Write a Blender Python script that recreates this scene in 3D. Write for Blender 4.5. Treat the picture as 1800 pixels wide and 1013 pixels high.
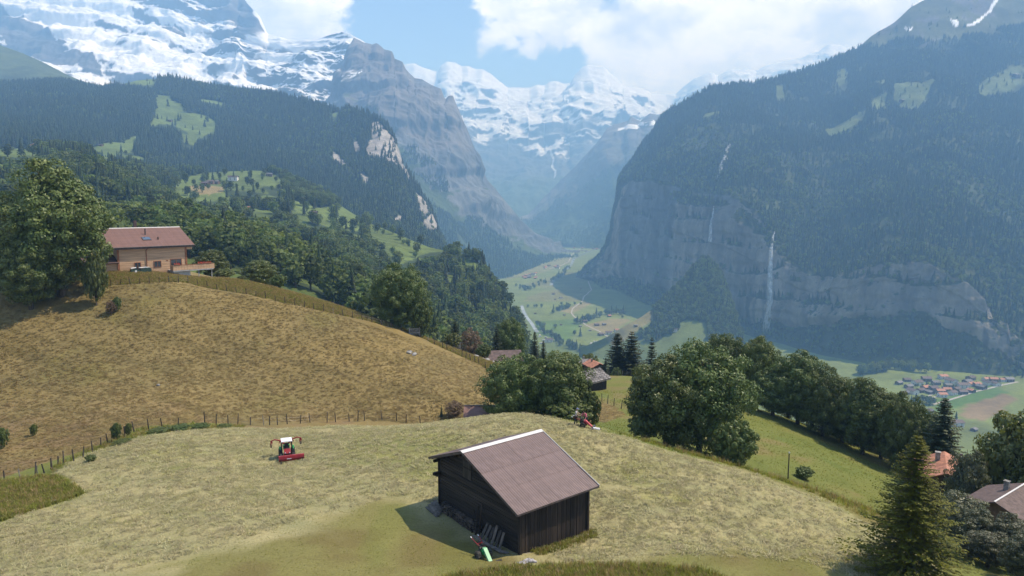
import bpy, bmesh, math, random
import numpy as np
from mathutils import Vector, Matrix

# ------------------------------------------------------------------ camera, sky, sun, exposure
scene = bpy.context.scene
for o in list(bpy.data.objects):
    bpy.data.objects.remove(o)
COL = scene.collection
F, TH, CX, CY = 1220.0, math.radians(7.0), 900.0, 506.5
CT, ST = math.cos(TH), math.sin(TH)
cam_d = bpy.data.cameras.new('camera')
cam_d.sensor_width = 36.0
cam_d.lens = 36.0 * F / 1800.0
cam_d.clip_start = 0.5
cam_d.clip_end = 60000
cam = bpy.data.objects.new('camera', cam_d)
COL.objects.link(cam)
cam.rotation_euler = (math.pi / 2 - TH, 0, 0)
scene.camera = cam

SUN_AZ, SUN_EL = math.radians(75), math.radians(56)
sun_d = bpy.data.lights.new('sun', 'SUN')
sun_d.energy = 5.0
sun_d.angle = math.radians(0.5)
sun_d.color = (1.0, 0.955, 0.875)
sun = bpy.data.objects.new('sun', sun_d)
COL.objects.link(sun)
TO_SUN = Vector((math.cos(SUN_EL) * math.sin(SUN_AZ), math.cos(SUN_EL) * math.cos(SUN_AZ), math.sin(SUN_EL)))
sun.rotation_euler = (-TO_SUN).to_track_quat('-Z', 'Y').to_euler()
sun.location = (0, 0, 500)

vs = scene.view_settings
vs.view_transform = 'Standard'
vs.look = 'None'
vs.exposure = 0.5
vs.gamma = 1.0
vs.use_curve_mapping = False
cy = scene.cycles
cy.use_denoising = True
cy.volume_bounces = 1
cy.max_bounces = 6
cy.diffuse_bounces = 2
cy.glossy_bounces = 2
cy.transmission_bounces = 3
cy.transparent_max_bounces = 8

world = bpy.data.worlds.new('World')
scene.world = world
world.use_nodes = True
SKY_STRENGTH = 0.062


class NT:
    """small helper round a node tree"""
    def __init__(s, tree):
        s.t = tree
        s.t.nodes.clear()

    def n(s, typ, **kw):
        nd = s.t.nodes.new(typ)
        for k, v in kw.items():
            if k.startswith('i_'):
                nd.inputs[k[2:].replace('_', ' ')].default_value = v
            else:
                setattr(nd, k, v)
        return nd

    def l(s, a, b):
        s.t.links.new(a, b)

    def val(s, sock, v):
        if isinstance(v, bpy.types.NodeSocket):
            s.l(v, sock)
        else:
            sock.default_value = v

    def math(s, op, a, b=0.0, clamp=False):
        nd = s.n('ShaderNodeMath', operation=op, use_clamp=clamp)
        s.val(nd.inputs[0], a)
        s.val(nd.inputs[1], b)
        return nd.outputs[0]

    def ramp(s, f, a, b, c=0.0, d=1.0):
        nd = s.n('ShaderNodeMapRange', interpolation_type='SMOOTHSTEP')
        s.val(nd.inputs['Value'], f)
        nd.inputs['From Min'].default_value = a
        nd.inputs['From Max'].default_value = b
        nd.inputs['To Min'].default_value = c
        nd.inputs['To Max'].default_value = d
        return nd.outputs['Result']

    def noise(s, vec, scale, detail=4.0, rough=0.55, dist=0.0):
        nd = s.n('ShaderNodeTexNoise')
        s.l(vec, nd.inputs['Vector'])
        nd.inputs['Scale'].default_value = scale
        nd.inputs['Detail'].default_value = detail
        nd.inputs['Roughness'].default_value = rough
        nd.inputs['Distortion'].default_value = dist
        return nd.outputs['Fac']

    def mix(s, f, a, b, mode='MIX'):
        nd = s.n('ShaderNodeMix', data_type='RGBA', blend_type=mode)
        s.val(nd.inputs[0], f)
        s.val(nd.inputs[6], a)
        s.val(nd.inputs[7], b)
        return nd.outputs[2]

    def mapping(s, vec, scale, rot=(0, 0, 0), loc=(0, 0, 0)):
        nd = s.n('ShaderNodeMapping')
        s.l(vec, nd.inputs['Vector'])
        nd.inputs['Scale'].default_value = scale
        nd.inputs['Rotation'].default_value = rot
        nd.inputs['Location'].default_value = loc
        return nd.outputs['Vector']


def pix_dir(px, py):
    d = Vector(((px - CX) / F, CT + (CY - py) / F * ST, -ST + (CY - py) / F * CT))
    return d.normalized()


def build_world():
    w = NT(world.node_tree)
    out = w.n('ShaderNodeOutputWorld')
    bg = w.n('ShaderNodeBackground')
    bg.inputs['Strength'].default_value = SKY_STRENGTH
    sky = w.n('ShaderNodeTexSky', sky_type='NISHITA')
    sky.sun_disc = False
    sky.sun_elevation = SUN_EL
    sky.sun_rotation = SUN_AZ
    sky.altitude = 1300
    sky.air_density = 1.0
    sky.dust_density = 0.6
    sky.ozone_density = 1.4
    tc = w.n('ShaderNodeTexCoord')
    d = tc.outputs['Generated']
    # cloud cover: fractal noise in sky direction, the banks seen over the range steer it
    p = w.mapping(d, (1.0, 1.0, 1.9))
    n1 = w.ramp(w.noise(p, 7.0, 12.0, 0.60, 0.35), 0.27, 0.73)
    n2 = w.noise(p, 2.2, 3.0, 0.5)
    cov = w.math('ADD', w.math('MULTIPLY', n1, 0.55), w.math('MULTIPLY', n2, 0.45))
    # (px, py, angular radius, weight) cloud banks and blue gaps
    banks = [(540, 20, 0.13, 0.17), (640, 45, 0.05, 0.06), (880, 45, 0.085, 0.16), (1010, 30, 0.10, 0.16), (1150, 60, 0.13, 0.18),
             (1300, 60, 0.16, 0.2), (1450, 30, 0.14, 0.18), (1600, 10, 0.12, 0.16), (1230, 120, 0.07, 0.1),
             (735, 100, 0.045, 0.20), (1090, 140, 0.045, 0.09), (1330, 105, 0.06, 0.1), (1700, -20, 0.2, 0.1), (400, -40, 0.2, 0.08),
             (715, 40, 0.085, -0.20), (930, 118, 0.055, -0.2), (740, 0, 0.07, -0.16), (1180, -12, 0.10, -0.12), (1085, -25, 0.05, -0.12),
             (985, 120, 0.04, -0.12), (850, 135, 0.05, -0.12), (800, 118, 0.03, -0.06), (1310, 95, 0.02, -0.05)]
    tot = None
    for px, py, r, wt in banks:
        v = pix_dir(px, py)
        dp = w.n('ShaderNodeVectorMath', operation='DOT_PRODUCT')
        w.l(d, dp.inputs[0])
        dp.inputs[1].default_value = v
        m = w.ramp(dp.outputs['Value'], math.cos(r * 1.3), math.cos(r * 0.25), 0.0, wt * 1.25)
        tot = m if tot is None else w.math('ADD', tot, m)
    cov = w.math('ADD', cov, tot)
    mask = w.ramp(cov, 0.57, 0.75)
    tone = w.noise(w.mapping(d, (1, 1, 1.6), loc=(0.03, 0.02, -0.05)), 10.0, 9.0, 0.6)
    cl = w.mix(w.ramp(tone, 0.32, 0.64), (13.5, 14.8, 17, 1), (25.5, 26.3, 27.5, 1))
    skyc = w.mix(1.0, sky.outputs['Color'], (2.15, 2.15, 2.4, 1), 'MULTIPLY')
    w.l(w.mix(w.math('MULTIPLY', mask, 0.96), skyc, cl), bg.inputs['Color'])
    w.l(bg.outputs[0], out.inputs['Surface'])


build_world()

# ------------------------------------------------------------------ numeric helpers
def hash3(ix, iy, iz, seed):
    h = (ix * 374761393 + iy * 668265263 + iz * 2147483647 + seed * 974711) & 0xffffffff
    h = ((h ^ (h >> 13)) * 1274126177) & 0xffffffff
    h = ((h ^ (h >> 16)) * 2246822519) & 0xffffffff
    return ((h ^ (h >> 15)) & 0xffffff) / float(0xffffff) * 2 - 1


def vnoise(P, seed=0):
    P = np.asarray(P, float)
    i = np.floor(P).astype(np.int64)
    f = P - i
    u = f * f * f * (f * (f * 6 - 15) + 10)
    x, y, z = i[:, 0], i[:, 1], i[:, 2]
    r = 0
    for a in (0, 1):
        wa = u[:, 0] if a else 1 - u[:, 0]
        for b in (0, 1):
            wb = u[:, 1] if b else 1 - u[:, 1]
            for c in (0, 1):
                wc = u[:, 2] if c else 1 - u[:, 2]
                r = r + wa * wb * wc * hash3(x + a, y + b, z + c, seed)
    return r


def fbm(P, scale, octv=5, seed=0, gain=0.5, ridged=False, stretch=(1, 1, 1)):
    Q = np.asarray(P, float) * np.array(stretch) / scale
    a, t, s = 1.0, 0.0, 0.0
    for k in range(octv):
        n = vnoise(Q + 17.3 * k, seed + k)
        if ridged:
            n = 1 - 2 * np.abs(n)
        t = t + a * n
        s += a
        a *= gain
        Q = Q * 2.03
    return t / s


def sstep(x, a, b):
    t = np.clip((x - a) / (b - a), 0, 1)
    return t * t * (3 - 2 * t)


def P3(px, py, Y):
    """the world point at image position px,py and forward distance Y"""
    px, py, Y = np.asarray(px, float), np.asarray(py, float), np.asarray(Y, float)
    c = (CY - py) / F
    t = Y / (CT + c * ST)
    return np.stack([(px - CX) / F * t, Y + 0 * t, t * (-ST + c * CT)], -1)


def project(P):
    P = np.asarray(P, float)
    d = P[..., 1] * CT - P[..., 2] * ST
    u = P[..., 1] * ST + P[..., 2] * CT
    d = np.where(d < 0.1, 0.1, d)
    return CX + F * P[..., 0] / d, CY - F * u / d


def inpoly(x, y, poly):
    ins = np.zeros(np.shape(x), bool)
    n = len(poly)
    for i in range(n):
        x1, y1 = poly[i]
        x2, y2 = poly[(i + 1) % n]
        c = (y1 > y) != (y2 > y)
        with np.errstate(divide='ignore', invalid='ignore'):
            xi = (x2 - x1) * (y - y1) / (y2 - y1 + 1e-12) + x1
        ins ^= c & (x < xi)
    return ins


def hermite(xs, ys, xq):
    """monotone-ish cubic through (xs, ys[k,...])"""
    xs = np.asarray(xs, float)
    ys = np.asarray(ys, float)
    n = len(xs)
    h = np.diff(xs).reshape((-1,) + (1,) * (ys.ndim - 1))
    dlt = np.diff(ys, axis=0) / h
    m = np.zeros_like(ys)
    m[0], m[-1] = dlt[0], dlt[-1]
    if n > 2:
        a, b = dlt[:-1], dlt[1:]
        same = (a * b) > 0
        m[1:-1] = np.where(same, 2 * a * b / np.where(np.abs(a + b) < 1e-12, 1, a + b), 0)
    k = np.clip(np.searchsorted(xs, xq, side='right') - 1, 0, n - 2)
    hh = (xs[k + 1] - xs[k])
    t = (xq - xs[k]) / hh
    sh = (-1,) + (1,) * (ys.ndim - 1)
    t, hh = t.reshape(sh), hh.reshape(sh)
    return ((2 * t**3 - 3 * t**2 + 1) * ys[k] + (t**3 - 2 * t**2 + t) * hh * m[k] +
            (-2 * t**3 + 3 * t**2) * ys[k + 1] + (t**3 - t**2) * hh * m[k + 1])


# ------------------------------------------------------------------ mesh and object helpers
def link(o):
    COL.objects.link(o)
    return o


def tag(o, label=None, cat=None, group=None, kind=None):
    if label:
        o['label'] = label
    if cat:
        o['category'] = cat
    if group:
        o['group'] = group
    if kind:
        o['kind'] = kind
    return o


def empty(name, loc=(0, 0, 0), rz=0.0):
    o = bpy.data.objects.new(name, None)
    o.location = loc
    o.rotation_euler = (0, 0, rz)
    o.empty_display_size = 0.3
    return link(o)


def np_mesh(name, V, faces, mats=(), matidx=None, smooth=False, col=None):
    """V (n,3); faces (m,3) or (m,4) int array"""
    V = np.asarray(V, np.float32)
    faces = np.asarray(faces, np.int32)
    me = bpy.data.meshes.new(name)
    m, k = faces.shape
    me.vertices.add(len(V))
    me.vertices.foreach_set('co', V.ravel())
    me.loops.add(m * k)
    me.loops.foreach_set('vertex_index', faces.ravel())
    me.polygons.add(m)
    me.polygons.foreach_set('loop_start', np.arange(0, m * k, k, dtype=np.int32))
    me.polygons.foreach_set('loop_total', np.full(m, k, np.int32))
    if matidx is not None:
        me.polygons.foreach_set('material_index', np.asarray(matidx, np.int32))
    if smooth:
        me.polygons.foreach_set('use_smooth', np.ones(m, bool))
    for mt in mats:
        me.materials.append(mt)
    if col is not None:
        a = me.color_attributes.new('Col', 'FLOAT_COLOR', 'POINT')
        c = np.ones((len(V), 4), np.float32)
        c[:, :3] = col
        a.data.foreach_set('color', c.ravel())
    me.update(calc_edges=True)
    return me


def grid_faces(nr, nc):
    a = np.arange(nr * nc).reshape(nr, nc)
    return np.stack([a[:-1, :-1], a[:-1, 1:], a[1:, 1:], a[1:, :-1]], -1).reshape(-1, 4)


def mobj(name, me, parent=None, loc=None, rot=None, scale=None):
    o = bpy.data.objects.new(name, me)
    if parent is not None:
        o.parent = parent
    if loc is not None:
        o.location = loc
    if rot is not None:
        o.rotation_euler = rot
    if scale is not None:
        o.scale = (scale,) * 3 if isinstance(scale, (int, float)) else scale
    return link(o)


class MB:
    """collects simple solids into one mesh"""
    def __init__(s):
        s.v, s.f, s.mi = [], [], []
        s.m = 0

    def add(s, V, Fc):
        b = len(s.v)
        s.v += [tuple(map(float, p)) for p in V]
        s.f += [tuple(i + b for i in f) for f in Fc]
        s.mi += [s.m] * len(Fc)
        return s

    def box(s, c, size, M=None):
        x, y, z = [q / 2 for q in size]
        V = [Vector((sx * x, sy * y, sz * z)) for sx in (-1, 1) for sy in (-1, 1) for sz in (-1, 1)]
        if M is not None:
            V = [M @ p for p in V]
        V = [p + Vector(c) for p in V]
        return s.add(V, [(0, 1, 3, 2), (4, 6, 7, 5), (0, 4, 5, 1), (2, 3, 7, 6), (0, 2, 6, 4), (1, 5, 7, 3)])

    def bar(s, a, b, w, h=None):
        """square bar from a to b"""
        a, b = Vector(a), Vector(b)
        d = b - a
        q = d.to_track_quat('Z', 'Y').to_matrix()
        return s.box((a + b) / 2, (w, h or w, d.length), q)

    def tube(s, pts, rad, n=8, cap=True):
        pts = [Vector(p) for p in pts]
        if isinstance(rad, (int, float)):
            rad = [rad] * len(pts)
        V = []
        for i, p in enumerate(pts):
            d = (pts[min(i + 1, len(pts) - 1)] - pts[max(i - 1, 0)])
            q = d.to_track_quat('Z', 'Y').to_matrix()
            for k in range(n):
                a = 2 * math.pi * k / n
                V.append(p + q @ Vector((math.cos(a) * rad[i], math.sin(a) * rad[i], 0)))
        Fc = []
        for i in range(len(pts) - 1):
            for k in range(n):
                Fc.append((i * n + k, i * n + (k + 1) % n, (i + 1) * n + (k + 1) % n, (i + 1) * n + k))
        if cap:
            Fc.append(tuple(range(n - 1, -1, -1)))
            Fc.append(tuple((len(pts) - 1) * n + k for k in range(n)))
        return s.add(V, Fc)

    def prism(s, poly, a, b):
        """extrude a polygon (list of (x,z)) along y from a to b"""
        n = len(poly)
        V = [(x, a, z) for x, z in poly] + [(x, b, z) for x, z in poly]
        Fc = [tuple(range(n)), tuple(range(2 * n - 1, n - 1, -1))]
        Fc += [(i, i + n, (i + 1) % n + n, (i + 1) % n) for i in range(n)]
        return s.add(V, Fc)

    def mesh(s, name, *mats, smooth=False):
        me = bpy.data.meshes.new(name)
        me.from_pydata(s.v, [], s.f)
        for m in mats:
            me.materials.append(m)
        me.polygons.foreach_set('material_index', s.mi)
        if smooth:
            me.polygons.foreach_set('use_smooth', [True] * len(s.f))
        bm = bmesh.new()
        bm.from_mesh(me)
        bmesh.ops.recalc_face_normals(bm, faces=bm.faces)
        bm.to_mesh(me)
        bm.free()
        me.update()
        return me


# ------------------------------------------------------------------ materials
MATS = {}


def mat(name, col, rough=0.8, amt=0.25, scale=3.0, bump=0.0, stretch=(1, 1, 1), metal=0.0, col2=None, rand=0.0, spec=0.4, coord='Object'):
    if name in MATS:
        return MATS[name]
    m = bpy.data.materials.new(name)
    m.use_nodes = True
    w = NT(m.node_tree)
    out = w.n('ShaderNodeOutputMaterial')
    b = w.n('ShaderNodeBsdfPrincipled')
    tc = w.n('ShaderNodeTexCoord')
    v = w.mapping(tc.outputs[coord], stretch)
    n = w.noise(v, scale, 5.0, 0.6)
    c2 = col2 or tuple(c * (1 - amt) for c in col)
    lo = tuple(c * (1 - amt * 0.5) for c in c2)
    hi = tuple(min(c * (1 + amt * 0.6), 1) for c in col)
    c = w.mix(w.ramp(n, 0.3, 0.7), lo + (1,), hi + (1,))
    if rand:
        oi = w.n('ShaderNodeObjectInfo')
        f = w.ramp(oi.outputs['Random'], 0, 1, 1 - rand, 1 + rand)
        hsv = w.n('ShaderNodeHueSaturation')
        w.l(f, hsv.inputs['Value'])
        w.l(c, hsv.inputs['Color'])
        c = hsv.outputs[0]
    w.l(c, b.inputs['Base Color'])
    b.inputs['Roughness'].default_value = rough
    b.inputs['Metallic'].default_value = metal
    b.inputs['Specular IOR Level'].default_value = spec
    if bump:
        bp = w.n('ShaderNodeBump')
        bp.inputs['Strength'].default_value = bump
        bp.inputs['Distance'].default_value = 0.05
        w.l(w.noise(v, scale * 4, 4.0, 0.6), bp.inputs['Height'])
        w.l(bp.outputs[0], b.inputs['Normal'])
    w.l(b.outputs[0], out.inputs['Surface'])
    MATS[name] = m
    return m


def terrain_mat(name, s1, s2, amt=0.35, bump=0.4, bdist=1.0, rough=0.95, stretch=(1, 1, 1), spec=0.15):
    """vertex albedo broken up by two sizes of noise"""
    m = bpy.data.materials.new(name)
    m.use_nodes = True
    w = NT(m.node_tree)
    out = w.n('ShaderNodeOutputMaterial')
    b = w.n('ShaderNodeBsdfPrincipled')
    at = w.n('ShaderNodeAttribute', attribute_name='Col')
    g = w.n('ShaderNodeNewGeometry')
    v = w.mapping(g.outputs['Position'], stretch)
    n1 = w.noise(v, 1.0 / s1, 6.0, 0.62)
    n2 = w.noise(v, 1.0 / s2, 5.0, 0.65)
    f = w.math('ADD', w.math('MULTIPLY', n1, 0.5), w.math('MULTIPLY', n2, 0.5))
    f = w.ramp(f, 0.32, 0.68, 1 - amt, 1 + amt)
    vm = w.n('ShaderNodeVectorMath', operation='SCALE')
    w.l(at.outputs['Color'], vm.inputs[0])
    w.l(f, vm.inputs['Scale'])
    w.l(vm.outputs[0], b.inputs['Base Color'])
    b.inputs['Roughness'].default_value = rough
    b.inputs['Specular IOR Level'].default_value = spec
    if bump:
        bp = w.n('ShaderNodeBump')
        bp.inputs['Strength'].default_value = bump
        bp.inputs['Distance'].default_value = bdist
        w.l(n1, bp.inputs['Height'])
        w.l(bp.outputs[0], b.inputs['Normal'])
    w.l(b.outputs[0], out.inputs['Surface'])
    return m


def leaf_mat(name, col, col2, rough=0.5, trans=0.25, rand=0.25, spec=0.5, nscale=0.35):
    m = bpy.data.materials.new(name)
    m.use_nodes = True
    w = NT(m.node_tree)
    out = w.n('ShaderNodeOutputMaterial')
    b = w.n('ShaderNodeBsdfPrincipled')
    oi = w.n('ShaderNodeObjectInfo')
    tc = w.n('ShaderNodeTexCoord')
    n = w.noise(tc.outputs['Object'], nscale, 3.0, 0.6)
    n2 = w.noise(tc.outputs['Object'], nscale * 12, 1.0, 0.5)
    f = w.math('ADD', w.math('MULTIPLY', n, 0.6), w.math('MULTIPLY', n2, 0.4))
    c = w.mix(w.ramp(f, 0.35, 0.65), col + (1,), col2 + (1,))
    hsv = w.n('ShaderNodeHueSaturation')
    w.l(w.ramp(oi.outputs['Random'], 0, 1, 1 - rand, 1 + rand), hsv.inputs['Value'])
    r2 = w.math('FRACT', w.math('MULTIPLY', oi.outputs['Random'], 7.31))
    w.l(w.ramp(r2, 0, 1, 0.485, 0.51), hsv.inputs['Hue'])
    w.l(c, hsv.inputs['Color'])
    w.l(hsv.outputs[0], b.inputs['Base Color'])
    b.inputs['Roughness'].default_value = rough
    b.inputs['Specular IOR Level'].default_value = spec
    tr = w.n('ShaderNodeBsdfTranslucent')
    w.l(w.mix(1.0, hsv.outputs[0], (1.3, 1.25, 0.6, 1), 'MULTIPLY'), tr.inputs['Color'])
    mx = w.n('ShaderNodeMixShader')
    mx.inputs[0].default_value = trans
    w.l(b.outputs[0], mx.inputs[1])
    w.l(tr.outputs[0], mx.inputs[2])
    w.l(mx.outputs[0], out.inputs['Surface'])
    return m


M_LEAF = leaf_mat('maple_leaf', (0.062, 0.098, 0.019), (0.135, 0.165, 0.045), 0.5, 0.12, 0.15, 0.35)
M_LEAF_FAR = leaf_mat('far_leaf', (0.08, 0.12, 0.032), (0.17, 0.21, 0.066), 0.6, 0.4, 0.4, 0.25, 0.12)
M_LEAF_BRIGHT = leaf_mat('bright_leaf', (0.09, 0.115, 0.022), (0.16, 0.18, 0.05), 0.45, 0.25, 0.2, 0.5)
M_LEAF_GREY = leaf_mat('willow_leaf', (0.075, 0.088, 0.04), (0.14, 0.15, 0.08), 0.5, 0.2, 0.2, 0.5)
M_LEAF_RED = leaf_mat('dry_needles', (0.12, 0.085, 0.055), (0.17, 0.12, 0.08), 0.7, 0.15, 0.15, 0.3)
M_NEEDLE = leaf_mat('spruce_needle', (0.020, 0.032, 0.012), (0.042, 0.056, 0.018), 0.6, 0.08, 0.3, 0.3)
M_NEEDLE_FAR = leaf_mat('far_needle', (0.022, 0.040, 0.014), (0.05, 0.072, 0.024), 0.7, 0.05, 0.4, 0.2, 0.1)
M_NEEDLE_SUN = leaf_mat('young_needle', (0.065, 0.085, 0.008), (0.15, 0.16, 0.014), 0.6, 0.3, 0.05, 0.2, 0.8)
M_BARK = mat('bark', (0.085, 0.065, 0.05), 0.9, 0.5, 4, 0.6, (1, 1, 0.25))

# ------------------------------------------------------------------ near terrain: the hay meadow, the brown pasture, the green slope
NEAR_CTRL = [  # (px, py, forward distance)
    (0, 1013, 40), (300, 1013, 39), (600, 1013, 38.5), (900, 1013, 38), (1200, 1013, 38.5), (1500, 1013, 41), (-200, 1013, 42),
    (0, 915, 50), (150, 870, 57), (250, 775, 72), (110, 830, 63), (505, 808, 66), (600, 750, 78), (400, 755, 78), (740, 748, 76),
    (640, 850, 56), (400, 900, 50), (250, 950, 46), (560, 960, 42.5), (300, 850, 58),
    (900, 727, 73), (830, 735, 73.5), (1000, 743, 68), (1100, 768, 65), (1200, 800, 61.5), (1330, 834, 58.5), (1450, 880, 55), (1540, 925, 51),
    (1200, 900, 49), (1350, 950, 46), (1090, 820, 58),
    # green slope right of the knoll
    (1330, 725, 112), (1420, 770, 104), (1540, 830, 93), (1400, 850, 72), (1540, 900, 63), (1640, 890, 82), (1700, 960, 68), (1800, 1013, 60),
    (1450, 815, 84), (1060, 735, 95), (1100, 700, 115), (1050, 682, 128), (1000, 690, 118), (1110, 662, 140), (1180, 790, 74), (1250, 815, 70),
    # brown pasture
    (0, 845, 64), (150, 796, 71), (250, 754, 79), (400, 747, 85), (600, 744, 91), (740, 750, 89), (860, 760, 90), (0, 700, 90), (0, 600, 104), (0, 505, 118),
    (200, 487, 124), (320, 491, 127), (430, 508, 129), (560, 531, 131), (650, 560, 132), (760, 600, 132), (860, 640, 129), (880, 668, 120),
    (800, 650, 116), (400, 620, 108), (600, 650, 106), (860, 700, 101), (760, 700, 98), (300, 700, 91), (100, 760, 79), (-250, 700, 88), (-250, 520, 116),
    (-250, 850, 64), (-60, 480, 124)]
NEAR_WORLD = [  # (x, y, z)
    (-68, 133, -13.3), (-62, 136, -14.6), (-74, 142, -12.6), (-58, 128, -15.0), (-55, 137, -15.0), (-90, 150, -10), (-115, 150, -7), (-60, 155, -19), (-40, 150, -24), (-30, 150, -27),
    (-20, 152, -31), (-5, 150, -36), (5, 150, -38), (20, 158, -42), (35, 160, -48), (60, 150, -52), (80, 130, -50), (100, 110, -48), (120, 100, -50),
    (-130, 200, -18), (-80, 200, -34), (-40, 200, -44), (0, 200, -56), (40, 200, -68), (90, 190, -80), (140, 160, -80), (150, 100, -62),
    (-130, 240, -32), (-60, 240, -58), (0, 240, -76), (60, 240, -96), (140, 240, -112), (0, 10, -15), (-60, 15, -15), (60, 12, -18), (120, 20, -30), (-140, 20, -14),
    (-140, 60, -20), (100, 60, -42), (140, 60, -52), (60, 60, -34), (-0.1, 42.4, -22.75), (4.6, 46.2, -23.3), (-6.0, 50.5, -22.95), (-1.5, 53.5, -22.9)]


def tps_fit(xy, z, lam=4e-6):
    n = len(xy)
    d2 = ((xy[:, None] - xy[None]) ** 2).sum(-1)
    K = np.where(d2 > 0, d2 * np.log(np.maximum(d2, 1e-9)), 0) + lam * np.eye(n) * 100
    Pm = np.c_[np.ones(n), xy]
    A = np.zeros((n + 3, n + 3))
    A[:n, :n], A[:n, n:], A[n:, :n] = K, Pm, Pm.T
    return np.linalg.solve(A, np.r_[z, 0, 0, 0])


_c = np.array(NEAR_CTRL, float)
_pts = np.r_[P3(_c[:, 0], _c[:, 1], _c[:, 2]), np.array(NEAR_WORLD, float)]
_xy = _pts[:, :2] / 100
_w = tps_fit(_xy, _pts[:, 2])


def near_eval(x, y):
    q = np.stack([np.ravel(x), np.ravel(y)], -1) / 100
    out = np.empty(len(q))
    for i in range(0, len(q), 40000):
        s = q[i:i + 40000]
        d2 = ((s[:, None] - _xy[None]) ** 2).sum(-1)
        out[i:i + 40000] = (d2 * np.log(np.maximum(d2, 1e-9))) @ _w[:len(_xy)] + _w[-3] + s @ _w[-2:]
    return out.reshape(np.shape(x))


GX = np.arange(-150, 150.1, 0.6)
GY = np.r_[np.arange(8, 34, 1.2), np.arange(34, 100, 0.45), np.arange(100, 160, 0.6), np.arange(160, 246, 2.0)]
gx, gy = np.meshgrid(GX, GY)
gz = near_eval(gx, gy)
_pp = np.stack([gx.ravel(), gy.ravel(), np.zeros(gx.size)], -1)
gz = gz + (fbm(_pp, 14, 3, 3) * 0.18 + fbm(_pp, 3.5, 4, 9) * 0.07 + fbm(_pp, 1.1, 2, 12) * 0.035).reshape(gx.shape)


def ground(x, y):
    """height of the near terrain"""
    x, y = np.asarray(x, float), np.asarray(y, float)
    i = np.clip(np.searchsorted(GY, y) - 1, 0, len(GY) - 2)
    j = np.clip(np.searchsorted(GX, x) - 1, 0, len(GX) - 2)
    fy = np.clip((y - GY[i]) / (GY[i + 1] - GY[i]), 0, 1)
    fx = np.clip((x - GX[j]) / (GX[j + 1] - GX[j]), 0, 1)
    return (gz[i, j] * (1 - fx) * (1 - fy) + gz[i, j + 1] * fx * (1 - fy) + gz[i + 1, j] * (1 - fx) * fy + gz[i + 1, j + 1] * fx * fy)


def on_near(px, Y):
    """point of the near terrain in column px at distance Y"""
    z = -25.0
    for _ in range(8):
        t = Y * CT - z * ST
        x = (px - CX) / F * t
        z = float(ground(x, Y))
    return Vector((x, Y, z))


def hit_near(px, py, y0=30.0, y1=200.0):
    """first point of the near terrain seen at px,py"""
    Ys = np.arange(y0, y1, 0.2)
    p = P3(np.full(len(Ys), px), np.full(len(Ys), py), Ys)
    below = p[:, 2] <= ground(p[:, 0], p[:, 1])
    k = int(np.argmax(below)) if below.any() else len(Ys) - 1
    return Vector((p[k, 0], p[k, 1], float(ground(p[k, 0], p[k, 1]))))


def wpoly(pts):
    """(px,py,Y) control points -> ground polygon in x,y"""
    a = np.array(pts, float)
    return [tuple(p[:2]) for p in P3(a[:, 0], a[:, 1], a[:, 2])]


POLY_HAY = wpoly([(-200, 1013, 42), (-120, 950, 46), (0, 915, 50), (90, 888, 54), (150, 868, 57.5), (118, 846, 61), (92, 834, 63), (140, 808, 69), (250, 770, 74), (330, 762, 77),
                  (430, 752, 80), (600, 749, 80), (740, 749, 78), (830, 735, 76), (900, 727, 75), (1000, 743, 69), (1100, 768, 65.5), (1200, 800, 61.8),
                  (1330, 834, 58.6), (1450, 882, 54.7), (1540, 928, 50.5), (1640, 1000, 44), (1640, 1200, 28), (900, 1400, 20), (-200, 1300, 22)])
RIM = [(190, 503), (250, 499), (300, 496), (330, 498), (390, 511), (440, 519), (500, 533), (560, 546), (620, 559), (680, 574), (720, 584), (760, 604), (800, 622), (840, 640), (870, 658)]
_rim = [hit_near(a, b, 70, 135) for a, b in RIM]
POLY_BROWN = wpoly([(-300, 850, 64), (0, 838, 65), (150, 792, 72), (250, 752, 80), (400, 745, 86), (600, 743, 92), (740, 750, 90), (860, 760, 91), (960, 745, 92), (1060, 745, 92),
                    (1100, 732, 98), (1075, 712, 106), (1030, 700, 112), (930, 690, 112)]) + [(p.x, p.y) for p in reversed(_rim)] + wpoly([(100, 495, 121), (-60, 500, 121), (-300, 520, 116)])
x, y = gx.ravel(), gy.ravel()
jit = fbm(_pp, 2.2, 4, 21)
jit2 = fbm(_pp + 50, 2.2, 4, 22)
xj, yj = x + jit * 0.9, y + jit2 * 0.9
hay = inpoly(xj, yj, POLY_HAY)
brown = inpoly(xj, yj, POLY_BROWN)
n_big, n_mid = fbm(_pp, 11, 4, 31), fbm(_pp, 2.6, 4, 33)
gpx, gpy = project(np.stack([x, y, gz.ravel()], -1))
hay_c = np.array([0.30, 0.268, 0.128]) + n_mid[:, None] * np.array([0.05, 0.035, 0.02])
# greener swaths where the hay was raked thin, and the freshly mown strip nearest the camera
g1 = sstep(n_big + n_mid * 0.5 + 0.9 * np.exp(-(((gpx - 720) / 150) ** 2 + ((gpy - 790) / 45) ** 2)), 0.28, 0.75)[:, None]
hay_c = hay_c * (1 - g1 * 0.75) + np.array([0.20, 0.20, 0.055]) * g1 * 0.75
low = sstep(gpy + n_big * 70 + n_mid * 30 - np.interp(gpx, [0, 300, 450, 560, 700, 830, 1000, 1150, 1400, 1600], [1040, 985, 940, 905, 870, 905, 990, 975, 985, 1040]), -10, 25)[:, None]
mown = np.array([0.15, 0.125, 0.042]) + sstep(n_mid + n_big * 0.4, -0.25, 0.3)[:, None] * np.array([0.03, 0.04, 0.012])
streak = sstep(fbm(_pp, 3.0, 3, 41, stretch=(1.0, 0.22, 1)), 0.02, 0.3)[:, None]
mown = mown * (1 - 0.35 * streak) + np.array([0.13, 0.15, 0.03]) * 0.35 * streak
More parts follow.
